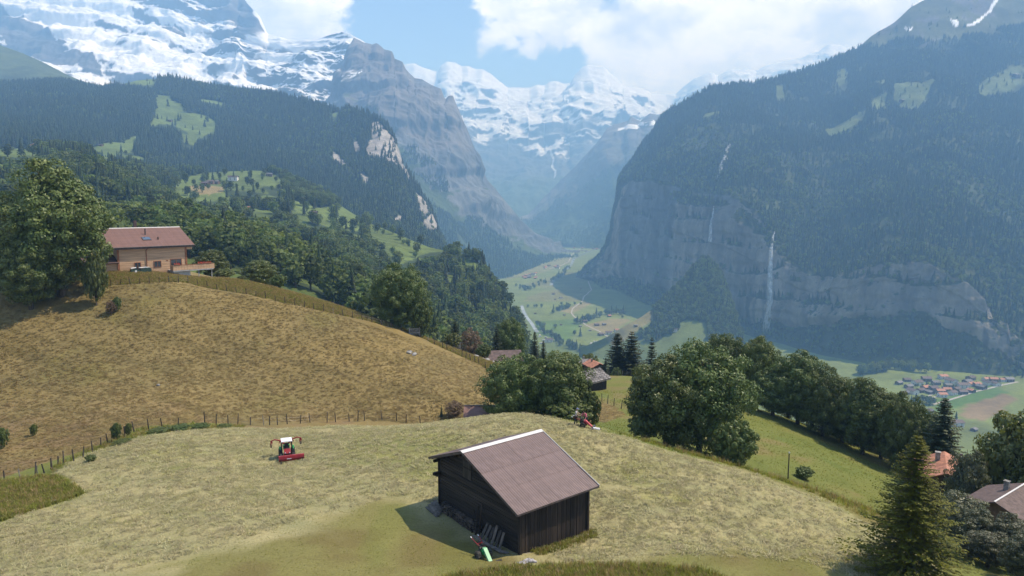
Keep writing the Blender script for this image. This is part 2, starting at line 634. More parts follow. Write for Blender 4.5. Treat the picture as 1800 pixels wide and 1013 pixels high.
bands = np.sin((x * 0.42 + y * 0.91 + n_big * 3.5) * 2 * np.pi / 5.2)[:, None]
hay_c = hay_c * (1 + 0.10 * bands * np.array([1, 0.7, 0.8]))
hay_c = hay_c * (1 - low) + mown * low
trail = fbm(np.stack([x * 0.55 + y * 0.83, (y * 0.55 - x * 0.83) * 0.16, x * 0], -1), 2.2, 4, 35)
brown_c = np.array([0.205, 0.155, 0.060]) + n_mid[:, None] * np.array([0.05, 0.035, 0.016]) + n_big[:, None] * np.array([0.05, 0.028, 0.006])
b1 = sstep(trail + 0.5 * n_big, 0.05, 0.55)[:, None]
brown_c = brown_c * (1 - 0.4 * b1) + np.array([0.145, 0.11, 0.036]) * 0.4 * b1
mow = sstep(fbm(np.stack([(x * 0.30 + y * 0.95), (y * 0.30 - x * 0.95) * 0.06, 0 * x], -1), 1.3, 3, 96), 0.12, 0.5)[:, None]
brown_c = brown_c * (1 - 0.28 * mow * np.array([1, 0.95, 1.0]))
b2 = sstep(-n_big + n_mid * 0.5, 0.25, 0.7)[:, None]
brown_c = brown_c * (1 - 0.5 * b2) + np.array([0.155, 0.135, 0.035]) * 0.5 * b2
bare = sstep(gpy + 40 * n_big, 690, 760)[:, None] * (gpx < 620)[:, None] * sstep(n_mid, -0.1, 0.35)[:, None]
brown_c = brown_c * (1 - 0.5 * bare) + np.array([0.165, 0.105, 0.062]) * 0.5 * bare
green_c = np.array([0.135, 0.148, 0.032]) + n_mid[:, None] * np.array([0.03, 0.022, 0.008]) + n_big[:, None] * np.array([0.03, 0.012, 0.006])
g2 = sstep(n_big * 0.7 + n_mid * 0.6, 0.12, 0.55)[:, None]
green_c = green_c * (1 - g2 * 0.6) + np.array([0.175, 0.13, 0.055]) * g2 * 0.6
strip = (~hay) & (~brown) & (gpx > 400 + n_big * 60) & (gpx < 900) & (y > 60) & (y < 100)
brown = brown | strip
dead = ((gpx < 880) & (y > 112))[:, None]
green_c = np.where(dead, np.array([0.185, 0.145, 0.055]) + n_mid[:, None] * 0.05, green_c)
near_col = np.where(hay[:, None], hay_c, np.where(brown[:, None], brown_c, green_c))
near_col = np.clip(near_col, 0.01, 0.9)


def near_mat():
    m = bpy.data.materials.new('meadow')
    m.use_nodes = True
    w = NT(m.node_tree)
    out = w.n('ShaderNodeOutputMaterial')
    b = w.n('ShaderNodeBsdfPrincipled')
    at = w.n('ShaderNodeAttribute', attribute_name='Col')
    g = w.n('ShaderNodeNewGeometry')
    pos = g.outputs['Position']
    # straw lying in wavy swaths: noise stretched one way and warped
    wv = w.n('ShaderNodeTexNoise')
    w.l(pos, wv.inputs['Vector'])
    wv.inputs['Scale'].default_value = 0.35
    wp = w.n('ShaderNodeVectorMath', operation='MULTIPLY_ADD')
    w.l(wv.outputs['Color'], wp.inputs[0])
    wp.inputs[1].default_value = (2.2, 2.2, 0.6)
    w.l(pos, wp.inputs[2])
    v1 = w.mapping(wp.outputs[0], (0.9, 3.2, 1.0), rot=(0, 0, 0.35))
    n1 = w.noise(v1, 2.6, 5.0, 0.7)
    v2 = w.mapping(wp.outputs[0], (2.6, 1.0, 1.0), rot=(0, 0, -0.5))
    n2 = w.noise(v2, 4.0, 4.0, 0.7)
    n3 = w.noise(pos, 7.0, 3.0, 0.7)
    s = w.math('ADD', w.math('ADD', w.math('MULTIPLY', n1, 0.42), w.math('MULTIPLY', n2, 0.3)), w.math('MULTIPLY', n3, 0.28))
    f = w.ramp(s, 0.34, 0.66, 0.78, 1.2)
    vm = w.n('ShaderNodeVectorMath', operation='SCALE')
    w.l(at.outputs['Color'], vm.inputs[0])
    w.l(f, vm.inputs['Scale'])
    w.l(vm.outputs[0], b.inputs['Base Color'])
    b.inputs['Roughness'].default_value = 0.9
    b.inputs['Specular IOR Level'].default_value = 0.2
    bp = w.n('ShaderNodeBump')
    bp.inputs['Strength'].default_value = 0.55
    bp.inputs['Distance'].default_value = 0.14
    w.l(s, bp.inputs['Height'])
    w.l(bp.outputs[0], b.inputs['Normal'])
    w.l(b.outputs[0], out.inputs['Surface'])
    return m


near_me = np_mesh('meadow', np.stack([x, y, gz.ravel()], -1), grid_faces(len(GY), len(GX)), [near_mat()], smooth=True, col=near_col)
tag(mobj('meadow', near_me), 'sloping meadow with pale mown hay, brown pasture and green slope', kind='structure')

# ------------------------------------------------------------------ far terrain: lofted mountain masses
DEPTH = np.full((260, 470), 1e9)          # coarse nearest-terrain map for picking trees that can be seen
MASS = {}


def splat(V):
    px, py = project(V)
    i, j = ((py + 10) / 4).astype(int), ((px + 30) / 4).astype(int)
    ok = (i >= 0) & (i < 260) & (j >= 0) & (j < 470) & (V[:, 1] > 1)
    np.minimum.at(DEPTH, (i[ok], j[ok]), V[ok, 1])


splat(np.stack([x, y, gz.ravel()], -1))


def loft(table, crest, nc, nr, px0=None, px1=None, pw=1.0, decay=3.0, back=((90, -50), (260, -220)), vlist=None, vq=None, lin=False):
    """table {px: [(py,Y) ...]} from foot to crest -> P (nr+back, nc, 3), px, py, v grids"""
    cols = sorted(table)
    T = np.array([table[c] for c in cols], float)
    q = np.linspace(px0 if px0 is not None else cols[0], px1 if px1 is not None else cols[-1], nc)
    Tq = hermite(cols, T, q)                       # nc, k, 2
    k = T.shape[1]
    v = np.linspace(0, 1, nr) ** pw if vq is None else np.array(vq)
    nr = len(v)
    vk = np.linspace(0, 1, k) if vlist is None else np.array(vlist)
    Tv = np.swapaxes(Tq, 0, 1)
    if lin:                                        # keep the breaks of slope at a cliff foot and rim
        kk = np.clip(np.searchsorted(vk, v, side='right') - 1, 0, k - 2)
        tt = ((v - vk[kk]) / (vk[kk + 1] - vk[kk]))[:, None, None]
        G = Tv[kk] * (1 - tt) + Tv[kk + 1] * tt
    else:
        G = hermite(vk, Tv, v)                     # nr, nc, 2
    if crest:
        c = np.array(crest, float)
        base = G[-1, :, 0].copy()
        tgt = np.interp(q, c[:, 0], c[:, 1], left=np.nan, right=np.nan)
        d = np.where(np.isnan(tgt), 0, tgt - base)
        G[:, :, 0] += d[None] * (v[:, None] ** decay)
    PX = np.repeat(q[None], nr, 0)
    P = P3(PX, G[..., 0], G[..., 1])
    top = P[-1]
    extra = [top + np.array([0, dy, dz]) + (top / np.linalg.norm(top, axis=1, keepdims=True)) * 0 for dy, dz in back]
    return P, PX, G[..., 0], np.repeat(v[:, None], nc, 1), extra


def normals(P):
    du = np.gradient(P, axis=1)
    dv = np.gradient(P, axis=0)
    n = np.cross(du, dv)
    n /= np.linalg.norm(n, axis=2, keepdims=True) + 1e-9
    s = np.sign((n * -P).sum(-1, keepdims=True))
    return n * np.where(s == 0, 1, s)


def add_mass(key, name, label, table, crest, nc, nr, disp, colf, material, seed=1, edge_fade=True, **kw):
    P, PX, PY, Vv, extra = loft(table, crest, nc, nr, **kw)
    N = normals(P)
    fl = P.reshape(-1, 3)
    d = disp(fl, N.reshape(-1, 3), Vv.ravel(), PX.ravel(), PY.ravel())
    P = (fl + d).reshape(P.shape)
    N = normals(P)
    col = colf(P.reshape(-1, 3), N.reshape(-1, 3), Vv.ravel(), PX.ravel(), PY.ravel())
    front = P
    if extra:
        off = front[-1] - (extra[0] - np.array([0, kw.get('back', ((90, -50), (260, -220)))[0][0], kw.get('back', ((90, -50), (260, -220)))[0][1]]))
        P = np.concatenate([front] + [(e + off)[None] for e in extra], 0)
        col = np.concatenate([col] + [col[-front.shape[1]:]] * len(extra), 0)
    me = np_mesh(name, P.reshape(-1, 3), grid_faces(P.shape[0], P.shape[1]), [material], smooth=True, col=np.clip(col, 0.004, 0.95))
    o = tag(mobj(name, me), label, kind='structure')
    splat(front.reshape(-1, 3))
    MASS[key] = dict(P=front, N=N, PX=PX, PY=PY, V=Vv, obj=o)
    return o


def cnoise(P, s, seed, stretch=(1, 1, 1), o=5):
    return fbm(P, s, o, seed, stretch=stretch)[:, None]


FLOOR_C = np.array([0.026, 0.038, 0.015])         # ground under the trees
ALP = np.array([0.095, 0.125, 0.032])
ROCK = np.array([0.20, 0.19, 0.175])
SNOW = np.array([0.82, 0.84, 0.87])

# --- valley floor
VX = np.arange(-1600, 4000, 14.0)
VY = np.r_[np.arange(170, 900, 30), np.arange(900, 2600, 11), np.arange(2600, 4500, 24), np.arange(4500, 9000, 70)]
vx, vy = np.meshgrid(VX, VY)


def floor_z(xx, yy):
    z = np.interp(yy, [170, 240, 300, 500, 750, 950, 1800, 3150, 5700, 7000, 9000], [-135, -160, -205, -300, -362, -382, -382, -370, -340, -310, -250])
    q = np.stack([np.ravel(xx), np.ravel(yy), np.zeros(np.size(xx))], -1)
    return z + (fbm(q, 260, 3, 77) * 5 + fbm(q, 60, 2, 78) * 1.2).reshape(np.shape(xx)) * np.clip((np.asarray(yy) - 300) / 600, 0.1, 1)


vz = floor_z(vx, vy)
vp = np.stack([vx.ravel(), vy.ravel(), vz.ravel()], -1)
vpx, vpy = project(vp)
vn1, vn2 = cnoise(vp, 300, 51), cnoise(vp, 70, 52)
vc = np.array([0.15, 0.185, 0.048]) + vn1 * np.array([0.03, 0.03, 0.01]) + vn2 * np.array([0.015, 0.02, 0.006])
FIELDS = [  # fields of the valley floor, image outline and albedo
    ([(930, 520), (1010, 500), (1045, 505), (1030, 530), (920, 530)], (0.165, 0.165, 0.06)),
    ([(920, 500), (1000, 478), (1040, 480), (1045, 500), (960, 508)], (0.155, 0.165, 0.06)),
    ([(890, 482), (960, 462), (1000, 450), (1010, 460), (960, 478), (890, 492)], (0.19, 0.19, 0.075)),
    ([(1075, 560), (1110, 562), (1066, 590), (1025, 572), (1050, 566)], (0.235, 0.20, 0.09)),
    ([(985, 548), (1030, 528), (1040, 535), (1005, 552)], (0.22, 0.19, 0.085)),
    ([(1700, 712), (1760, 690), (1790, 700), (1730, 745), (1690, 730)], (0.21, 0.155, 0.085)),
    ([(1640, 728), (1770, 690), (1740, 675), (1640, 705)], (0.085, 0.155, 0.03)),
    ([(940, 565), (1010, 560), (1020, 575), (1000, 600), (950, 590)], (0.10, 0.16, 0.032)),
    ([(960, 600), (1060, 610), (1010, 640), (950, 620)], (0.115, 0.15, 0.035)),
    ([(1690, 735), (1740, 745), (1760, 780), (1680, 790)], (0.12, 0.145, 0.042))]
for poly, c in FIELDS:
    m = inpoly(vpx + vn2[:, 0] * 3, vpy + vn2[:, 0] * 1.5, poly) & (vp[:, 1] > 600)
    vc[m] = np.array(c) * (1 + 0.25 * vn2[m])
stripe = sstep(np.sin(vp[:, 1] / 26 + vn1[:, 0] * 5) + vn2[:, 0], 0.2, 0.9)[:, None]
vc = vc * (1 - stripe * 0.14)
near_wood = (vp[:, 1] < 800)
vc[near_wood] = FLOOR_C * 1.6
o = mobj('valley_floor', np_mesh('valley_floor', vp, grid_faces(len(VY), len(VX)), [terrain_mat('valley_grass', 40, 9, 0.22, 0.2, 1.0)], smooth=True, col=np.clip(vc, 0.01, 0.9)))
tag(o, 'flat green valley floor of fields far below the meadow', kind='structure')
splat(vp)


def on_floor(px, py):
    Ys = np.arange(880, 8000, 4.0)
    p = P3(np.full(len(Ys), px), np.full(len(Ys), py), Ys)
    b = p[:, 2] <= floor_z(p[:, 0], p[:, 1])
    k = int(np.argmax(b)) if b.any() else len(Ys) - 1
    return Vector((p[k, 0], p[k, 1], float(floor_z(p[k:k + 1, 0], p[k:k + 1, 1])[0])))


# --- S: the wooded spur beyond the pasture
S_TAB = {
    -170: [(500, 190), (430, 330), (360, 520), (300, 760), (262, 1000)], 0: [(500, 190), (430, 330), (360, 520), (300, 740), (262, 1000)],
    150: [(505, 190), (440, 330), (370, 520), (305, 760), (268, 1050)], 300: [(520, 200), (450, 340), (390, 560), (350, 900), (305, 1350)],
    450: [(540, 210), (480, 350), (420, 600), (360, 1000), (300, 1450)], 560: [(575, 215), (510, 350), (450, 600), (390, 950), (340, 1350)],
    640: [(610, 215), (545, 350), (490, 600), (440, 850), (388, 1200)], 700: [(640, 220), (570, 360), (510, 600), (465, 800), (412, 1080)],
    760: [(670, 220), (600, 370), (545, 600), (490, 780), (436, 1000)], 830: [(700, 225), (640, 400), (590, 580), (525, 740), (452, 930)],
    870: [(720, 230), (665, 420), (620, 560), (565, 700), (500, 880)], 905: [(740, 240), (690, 430), (650, 560), (605, 680), (552, 830)],
    930: [(760, 250), (720, 440), (680, 560), (650, 670), (612, 800)], 975: [(800, 260), (780, 430), (760, 540), (735, 640), (715, 760)]}
S_MEADOW = [
    [(300, 324), (325, 312), (350, 306), (395, 298), (440, 300), (450, 309), (490, 308), (500, 330), (455, 334), (405, 333), (395, 350), (325, 348), (300, 340)],
    [(425, 292), (470, 303), (505, 320), (490, 334), (440, 325)],
    [(512, 352), (560, 368), (600, 362), (640, 382), (632, 408), (600, 402), (555, 394), (525, 384)],
    [(592, 360), (642, 376), (634, 396), (600, 388)],
    [(684, 390), (730, 402), (778, 428), (785, 444), (745, 450), (700, 436), (645, 412), (650, 396)],
    [(360, 408), (404, 404), (406, 428), (385, 436), (360, 430)],
    [(395, 346), (416, 354), (414, 378), (396, 376)], [(434, 358), (476, 370), (466, 386), (438, 380)], [(-10, 258), (62, 258), (76, 275), (30, 284), (-10, 280)],
    [(155, 252), (245, 240), (240, 265), (215, 279), (175, 276)], [(645, 416), (705, 436), (750, 450), (712, 462), (660, 440)], [(520, 420), (545, 424), (560, 440), (530, 440)],
    [(255, 350), (280, 346), (285, 356), (258, 362)], [(560, 455), (600, 462), (590, 474), (555, 468)], [(690, 455), (720, 465), (700, 474)]]
S_MOWN = [(333, 330), (370, 326), (398, 328), (392, 344), (340, 343)]


def s_disp(P, N, v, px, py):
    a = np.clip(v * 4, 0, 1) * np.clip((1 - v) * 3 + 0.25, 0, 1)
    return np.stack([0 * v, 0 * v, (fbm(P, 140, 5, 5) * 16 + fbm(P, 30, 3, 6) * 3) * a], -1)


def poly_any(px, py, polys, jx=0, jy=0):
    m = np.zeros(len(px), bool)
    for q in polys:
        m |= inpoly(px + jx, py + jy, q)
    return m


def s_masks(P, px, py):
    j = fbm(P, 40, 4, 15) * 7
    return poly_any(px, py, S_MEADOW, j, j * 0.6)


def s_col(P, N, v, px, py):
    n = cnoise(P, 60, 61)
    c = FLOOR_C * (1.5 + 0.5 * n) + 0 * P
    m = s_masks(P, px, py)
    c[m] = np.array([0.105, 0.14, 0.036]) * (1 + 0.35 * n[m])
    j = fbm(P, 30, 3, 16) * 2
    gl = (fbm(P, 75, 3, 58) > 0.2) & (py > 335)
    c[gl] = np.array([0.085, 0.115, 0.03]) * (1 + 0.35 * n[gl])
    m2 = inpoly(px + j, py + j, S_MOWN)
    c[m2] = np.array([0.21, 0.165, 0.075])
    rock = (px > 835) & (sstep(fbm(P, 50, 4, 71, stretch=(1, 1, 0.3)), 0.0, 0.2) > 0.5) & (v < 0.92) & (N[:, 2] < 0.75)
    c[rock] = ROCK * (0.9 + 0.5 * n[rock])
    return c


M_WOODGROUND = terrain_mat('wood_ground', 25, 6, 0.3, 0.5, 2.0)
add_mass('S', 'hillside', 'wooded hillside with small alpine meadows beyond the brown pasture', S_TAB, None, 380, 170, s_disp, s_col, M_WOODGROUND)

# --- F: wooded mountain behind the spur, with the pale bluff at its end
F_TAB = {
    -170: [(300, 1150), (250, 1400), (215, 1750), (180, 2150), (150, 2500)], 0: [(300, 1150), (250, 1400), (215, 1750), (180, 2150), (150, 2500)],
    120: [(300, 1200), (255, 1450), (220, 1800), (180, 2200), (146, 2600)], 200: [(310, 1300), (265, 1500), (230, 1850), (190, 2250), (155, 2600)],
    300: [(335, 1500), (285, 1700), (240, 2000), (190, 2400), (142, 2800)], 400: [(335, 1600), (290, 1800), (245, 2100), (200, 2450), (156, 2800)],
    500: [(350, 1600), (310, 1800), (265, 2100), (220, 2400), (172, 2700)], 600: [(400, 1450), (345, 1750), (300, 2050), (250, 2350), (200, 2600)],
    680: [(440, 1300), (390, 1700), (335, 1950), (280, 2200), (222, 2450)], 720: [(470, 1250), (430, 1650), (390, 1900), (345, 2100), (305, 2300)],
    750: [(490, 1250), (460, 1600), (430, 1850), (395, 2000), (355, 2200)], 775: [(520, 1250), (490, 1600), (465, 1800), (440, 1950), (410, 2100)],
    800: [(560, 1300), (540, 1550), (520, 1750), (505, 1900), (490, 2050)]}
F_CREST = [(-170, 152), (0, 150), (100, 146), (180, 158), (240, 142), (300, 138), (340, 146), (400, 156), (430, 160), (500, 170), (560, 184), (600, 196), (608, 190), (640, 200),
           (662, 208), (680, 222), (690, 240), (700, 262), (708, 290), (716, 300), (722, 312), (735, 330), (748, 350), (757, 365), (765, 385), (772, 408), (780, 430), (790, 465), (800, 495)]
F_MEADOW = [
    [(272, 165), (302, 168), (300, 180), (318, 190), (330, 205), (360, 205), (382, 215), (378, 240), (345, 250), (318, 235), (300, 228), (262, 228), (272, 205), (275, 185)],
    [(345, 172), (380, 178), (415, 190), (380, 186), (350, 180)], [(155, 255), (200, 243), (245, 240), (235, 262), (215, 275), (180, 274)], [(318, 240), (345, 245), (342, 258), (322, 255)],
    [(0, 262), (65, 264), (75, 275), (30, 280), (0, 278)], [(200, 140), (280, 132), (270, 148), (220, 148)], [(210, 272), (250, 276), (248, 282), (215, 280)], [(575, 200), (600, 198), (590, 208)]]
F_ROCK = [[(655, 212), (668, 214), (682, 235), (700, 262), (714, 290), (714, 305), (690, 290), (668, 283), (645, 278), (640, 262), (655, 245), (650, 228)],
          [(712, 300), (716, 302), (718, 322), (705, 300)],
          [(728, 335), (745, 350), (757, 368), (766, 388), (774, 410), (760, 408), (735, 402), (740, 385), (730, 362)], [(585, 270), (600, 278), (612, 296), (600, 300), (590, 290)],
          [(690, 386), (705, 388), (700, 398), (688, 396)], [(618, 252), (628, 250), (632, 268), (622, 270)], [(630, 310), (645, 318), (652, 330), (640, 328)]]


def f_disp(P, N, v, px, py):
    a = np.clip(v * 4, 0, 1) * np.clip((1 - v) * 3 + 0.2, 0, 1)
    r = sstep(px, 600, 690)
    return N * ((fbm(P, 300, 5, 8) * 30 * (1 - r) + fbm(P, 120, 5, 9, ridged=True, stretch=(1, 1, 0.35)) * 24 * r) * a)[:, None]


def f_masks(P, px, py):
    j = fbm(P, 60, 4, 18) * 6
    return poly_any(px, py, F_MEADOW, j, j * 0.6), poly_any(px, py, F_ROCK, j * 1.2, j * 1.2)


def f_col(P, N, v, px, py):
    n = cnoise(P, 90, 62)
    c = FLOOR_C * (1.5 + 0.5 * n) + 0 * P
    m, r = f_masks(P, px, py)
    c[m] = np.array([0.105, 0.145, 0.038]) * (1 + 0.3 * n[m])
    s = cnoise(P, 26, 63, (1, 1, 0.3))
    c[r] = np.array([0.29, 0.268, 0.24]) * (1 + 0.6 * s[r])
    return c


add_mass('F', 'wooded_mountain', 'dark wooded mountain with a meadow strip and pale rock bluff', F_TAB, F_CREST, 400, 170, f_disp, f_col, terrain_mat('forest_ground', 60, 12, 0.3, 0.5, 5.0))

# --- T: grass alp at the top left
T_TAB = {-170: [(230, 2700), (120, 3200), (55, 3600)], 0: [(230, 2700), (130, 3200), (84, 3600)], 60: [(230, 2700), (140, 3150), (102, 3500)], 120: [(230, 2700), (165, 3050), (130, 3400)],
         170: [(230, 2750), (180, 3000), (150, 3200)], 330: [(240, 2900), (200, 3000), (170, 3100)]}


def t_col(P, N, v, px, py):
    n = cnoise(P, 200, 64)
    n2 = cnoise(P, 50, 66)
    return np.array([0.075, 0.095, 0.03]) * (1 + 0.5 * n) * (1 + 0.4 * n2)


add_mass('T', 'grass_alp', 'rounded green alp above the tree line', T_TAB, [(-170, 55), (0, 80), (40, 94), (80, 112), (110, 128), (140, 142), (170, 150)], 160, 70,
         lambda P, N, v, px, py: N * (fbm(P, 320, 5, 10, ridged=True) * 22 * np.clip((1 - v) * 3 + 0.15, 0, 1))[:, None], t_col, terrain_mat('alp_grass', 60, 15, 0.25, 0.4, 6.0))

# --- H: glaciated flank at the upper left
H_TAB = {-220: [(230, 4600), (150, 5300), (70, 6100), (0, 6800), (-110, 7600)], 100: [(230, 4700), (150, 5300), (75, 6100), (0, 6800), (-110, 7600)],
         250: [(230, 4800), (150, 5400), (85, 6100), (10, 6800), (-110, 7600)], 380: [(230, 4900), (165, 5400), (115, 6000), (60, 6500), (-60, 7200)],
         430: [(235, 4900), (170, 5400), (125, 5900), (85, 6300), (0, 6900)], 470: [(240, 4900), (180, 5300), (140, 5700), (105, 6000), (68, 6300)],
         530: [(250, 4900), (190, 5300), (150, 5600), (110, 5900), (66, 6150)], 600: [(260, 4900), (200, 5200), (160, 5500), (115, 5800), (58, 6000)],
         660: [(280, 4900), (215, 5200), (180, 5400), (140, 5600), (95, 5800)], 720: [(300, 4900), (260, 5100), (230, 5300), (210, 5500), (190, 5700)]}
H_CREST = [(-220, -62), (300, -62), (405, -50), (418, -5), (430, 0), (440, 12), (455, 25), (462, 42), (470, 60), (500, 66), (520, 70), (545, 68), (565, 64), (580, 60), (602, 56), (615, 60), (640, 76), (660, 95)]


def h_disp(P, N, v, px, py):
    a = np.clip((1 - v) * 5 + 0.2, 0, 1)
    r1 = fbm(P, 900, 6, 11, ridged=True, stretch=(1, 1, 1.3)) * 130
    r2 = fbm(P, 240, 5, 12, ridged=True, stretch=(1, 1, 2.2)) * 42
    z = P[:, 2] + (P[:, 0] * 0.22 + P[:, 1] * 0.05) + 60 * fbm(P, 700, 3, 19)
    band = np.abs(((z / 210.0) % 1.0) - 0.5) * 2           # bedded cliffs: ledges and steps
    return N * ((r1 + r2 + (sstep(band, 0.25, 0.75) - 0.5) * 50) * a)[:, None]


def snow_mask(P, N, level, width, seed, slope=(0.25, 0.6), stretch=(1, 1, 1), ns=600):
    n = fbm(P, ns, 6, seed, gain=0.6, stretch=stretch)
    return sstep(N[:, 2], *slope) * 1.1 + (P[:, 2] - level) / width + n * 0.95


H_ROCKS = [[(160, -5), (215, 0), (245, 50), (300, 75), (330, 70), (325, 62), (275, 50), (235, 30), (220, -5)],
           [(300, -10), (430, -5), (468, 60), (462, 68), (430, 70), (415, 55), (405, 45), (370, 55), (320, 40), (270, 40), (240, 45), (228, 10)],
           [(-10, 20), (25, 38), (70, 50), (105, 85), (125, 100), (120, 110), (175, 125), (180, 142), (110, 140), (0, 90)],
           [(165, 55), (195, 45), (240, 70), (290, 88), (240, 82), (190, 66)]]


def h_col(P, N, v, px, py):
    n = fbm(P, 200, 5, 65, stretch=(1, 1, 2.5))
    j = fbm(P, 260, 5, 68) * 16
    rk = poly_any(px, py, H_ROCKS, j, j)
    m = snow_mask(P, N, 1150, 1500, 81, (0.30, 0.62), (1, 1, 1.8)) - 1.3 * rk
    m += 0.5 * np.exp(-(((px - 140) / 120) ** 2 + ((py - 50) / 50) ** 2)) + 0.2 * (px > 230) * (py > 70)
    m -= 0.5 * sstep(py, 150, 185) - 0.1
    s = sstep((m - np.quantile(m[py > -20], 0.44)) / m.std(), -0.10, 0.12)[:, None]
    rock = np.array([0.115, 0.11, 0.106]) * (1 + 0.45 * n[:, None])
    return rock * (1 - s) + SNOW * s


M_ROCKSNOW = terrain_mat('rock_and_snow', 120, 28, 0.13, 0.55, 14.0, rough=0.8)
add_mass('H', 'snow_mountain', 'glaciated mountain flank with rock bands and snowfields', H_TAB, H_CREST, 460, 260, h_disp, h_col, M_ROCKSNOW, back=((200, -120), (700, -700)))

# --- G: the great dark rock wall
G_TAB = {
    560: [(262, 4200), (240, 4400), (222, 4600), (205, 4800), (190, 5000)], 590: [(290, 4050), (250, 4300), (220, 4500), (190, 4750), (150, 5000)],
    612: [(320, 3900), (270, 4200), (210, 4450), (160, 4750), (100, 5050)], 640: [(350, 3700), (285, 4100), (215, 4350), (140, 4700), (78, 5100)],
    690: [(400, 3400), (320, 3900), (240, 4200), (165, 4500), (92, 4900)], 740: [(460, 3100), (370, 3700), (290, 4100), (205, 4400), (134, 4700)],
    790: [(485, 3150), (400, 3700), (335, 4100), (255, 4350), (180, 4600)], 820: [(492, 3200), (425, 3800), (365, 4150), (305, 4400), (240, 4600)],
    850: [(492, 3300), (435, 3900), (395, 4200), (350, 4450), (302, 4650)], 890: [(490, 3400), (445, 4000), (420, 4300), (392, 4500), (358, 4700)],
    940: [(475, 3900), (452, 4300), (440, 4500), (428, 4700), (410, 4850)], 985: [(465, 4300), (455, 4600), (449, 4800), (445, 4950), (438, 5050)],
    1015: [(468, 4400), (462, 4600), (458, 4800), (455, 4950), (452, 5050)]}
G_CREST = [(560, 190), (585, 165), (600, 120), (610, 92), (622, 66), (630, 70), (640, 76), (655, 80), (662, 77), (675, 88), (688, 91), (693, 104), (708, 109), (713, 122), (728, 138), (742, 141),
           (757, 151), (774, 157), (779, 172), (784, 176), (789, 170), (795, 169), (799, 180), (806, 198), (812, 212), (824, 236), (836, 264), (842, 290), (858, 316), (872, 332), (890, 356),
           (915, 385), (940, 410), (965, 428), (985, 438)]


def g_disp(P, N, v, px, py):
    a = np.clip((1 - v) * 6 + 0.12, 0, 1) * np.clip(v * 5, 0, 1)
    rocky = sstep(v, 0.3, 0.55)
    r1 = fbm(P, 420, 5, 13, ridged=True, stretch=(1, 1, 0.30)) * 95
    r2 = fbm(P, 120, 4, 14, ridged=True, stretch=(1, 1, 0.4)) * 26
    z = P[:, 2] + 70 * fbm(P, 500, 3, 24)
    step = (sstep(np.abs(((z / 260) % 1) - 0.5) * 2, 0.3, 0.7) - 0.5) * 36
    low = fbm(P, 500, 5, 15, ridged=True) * 45
    return N * (((r1 + r2 + step) * rocky + low * (1 - rocky)) * a)[:, None]


def g_col(P, N, v, px, py):
    st = cnoise(P, 90, 67, (1, 1, 0.22))
    bed = cnoise(P, 240, 69, (0.6, 0.6, 3.0))
    c = np.array([0.13, 0.134, 0.138]) * (1 + 0.6 * st) * (1 + 0.4 * bed)
    warm = sstep(cnoise(P, 500, 70), 0.05, 0.4)
    c = c * (1 - warm * 0.4) + np.array([0.20, 0.165, 0.135]) * warm * 0.4
    veg = sstep(N[:, 2] * 0.9 - (v - 0.42) * 2.1 + fbm(P, 260, 5, 72) * 0.6, 0.34, 0.52)[:, None]
    gr = np.array([0.05, 0.07, 0.022]) * (1 + 0.5 * cnoise(P, 150, 73))
    c = c * (1 - veg) + gr * veg
    sn = sstep(snow_mask(P, N, 1350, 700, 82, (0.3, 0.7)) - 0.35 * (px > 640), 0.55, 0.7)[:, None] * (px < 700)[:, None]
    return c * (1 - sn) + SNOW * sn


add_mass('G', 'rock_wall', 'huge dark rock wall falling to the valley left of the gorge', G_TAB, G_CREST, 380, 300, g_disp, g_col, terrain_mat('cliff_rock', 70, 18, 0.25, 0.6, 10.0, stretch=(1, 1, 0.4)), decay=5.0)

# --- I: snowy massif closing the valley
I_TAB = {c: [(440, 6900), (345, 8500), (280, 9700), (215, 10800), (140, 12000)] for c in (640, 720, 800, 900, 1000, 1100)}
I_TAB.update({1180: [(440, 6900), (345, 8500), (280, 9900), (225, 11200), (170, 12600)], 1250: [(440, 6900), (345, 8500), (280, 9700), (200, 10800), (135, 12000)],
              1400: [(440, 6900), (345, 8500), (270, 9700), (180, 10800), (100, 11800)], 1560: [(440, 6900), (345, 8500), (270, 9700), (190, 10800), (120, 11800)]})
I_CREST = [(640, 130), (690, 112), (712, 114), (728, 112), (740, 118), (757, 124), (770, 128), (776, 115), (786, 110), (800, 111), (812, 118), (822, 117), (836, 124), (848, 123), (862, 132),
           (878, 146), (892, 156), (910, 155), (930, 156), (945, 150), (958, 152), (966, 145), (978, 144), (990, 150), (1004, 147), (1010, 134), (1022, 122), (1034, 116), (1046, 117),
           (1062, 119), (1070, 128), (1082, 138), (1092, 150), (1110, 153), (1128, 156), (1145, 166), (1170, 168), (1190, 166), (1205, 150), (1220, 141), (1240, 132), (1252, 130), (1262, 135),
           (1280, 126), (1310, 122), (1330, 126), (1350, 116), (1380, 108), (1410, 103), (1422, 98), (1440, 93), (1458, 80), (1475, 82), (1500, 92), (1560, 118)]


def i_disp(P, N, v, px, py):
    a = np.clip((1 - v) * 6 + 0.12, 0, 1) * np.clip(v * 4, 0, 1)
    r1 = fbm(P, 1900, 6, 25, ridged=True, gain=0.52) * 330
    r2 = fbm(P, 420, 5, 26, ridged=True, stretch=(1, 1, 1.6)) * 85
    return N * ((r1 + r2) * a)[:, None]


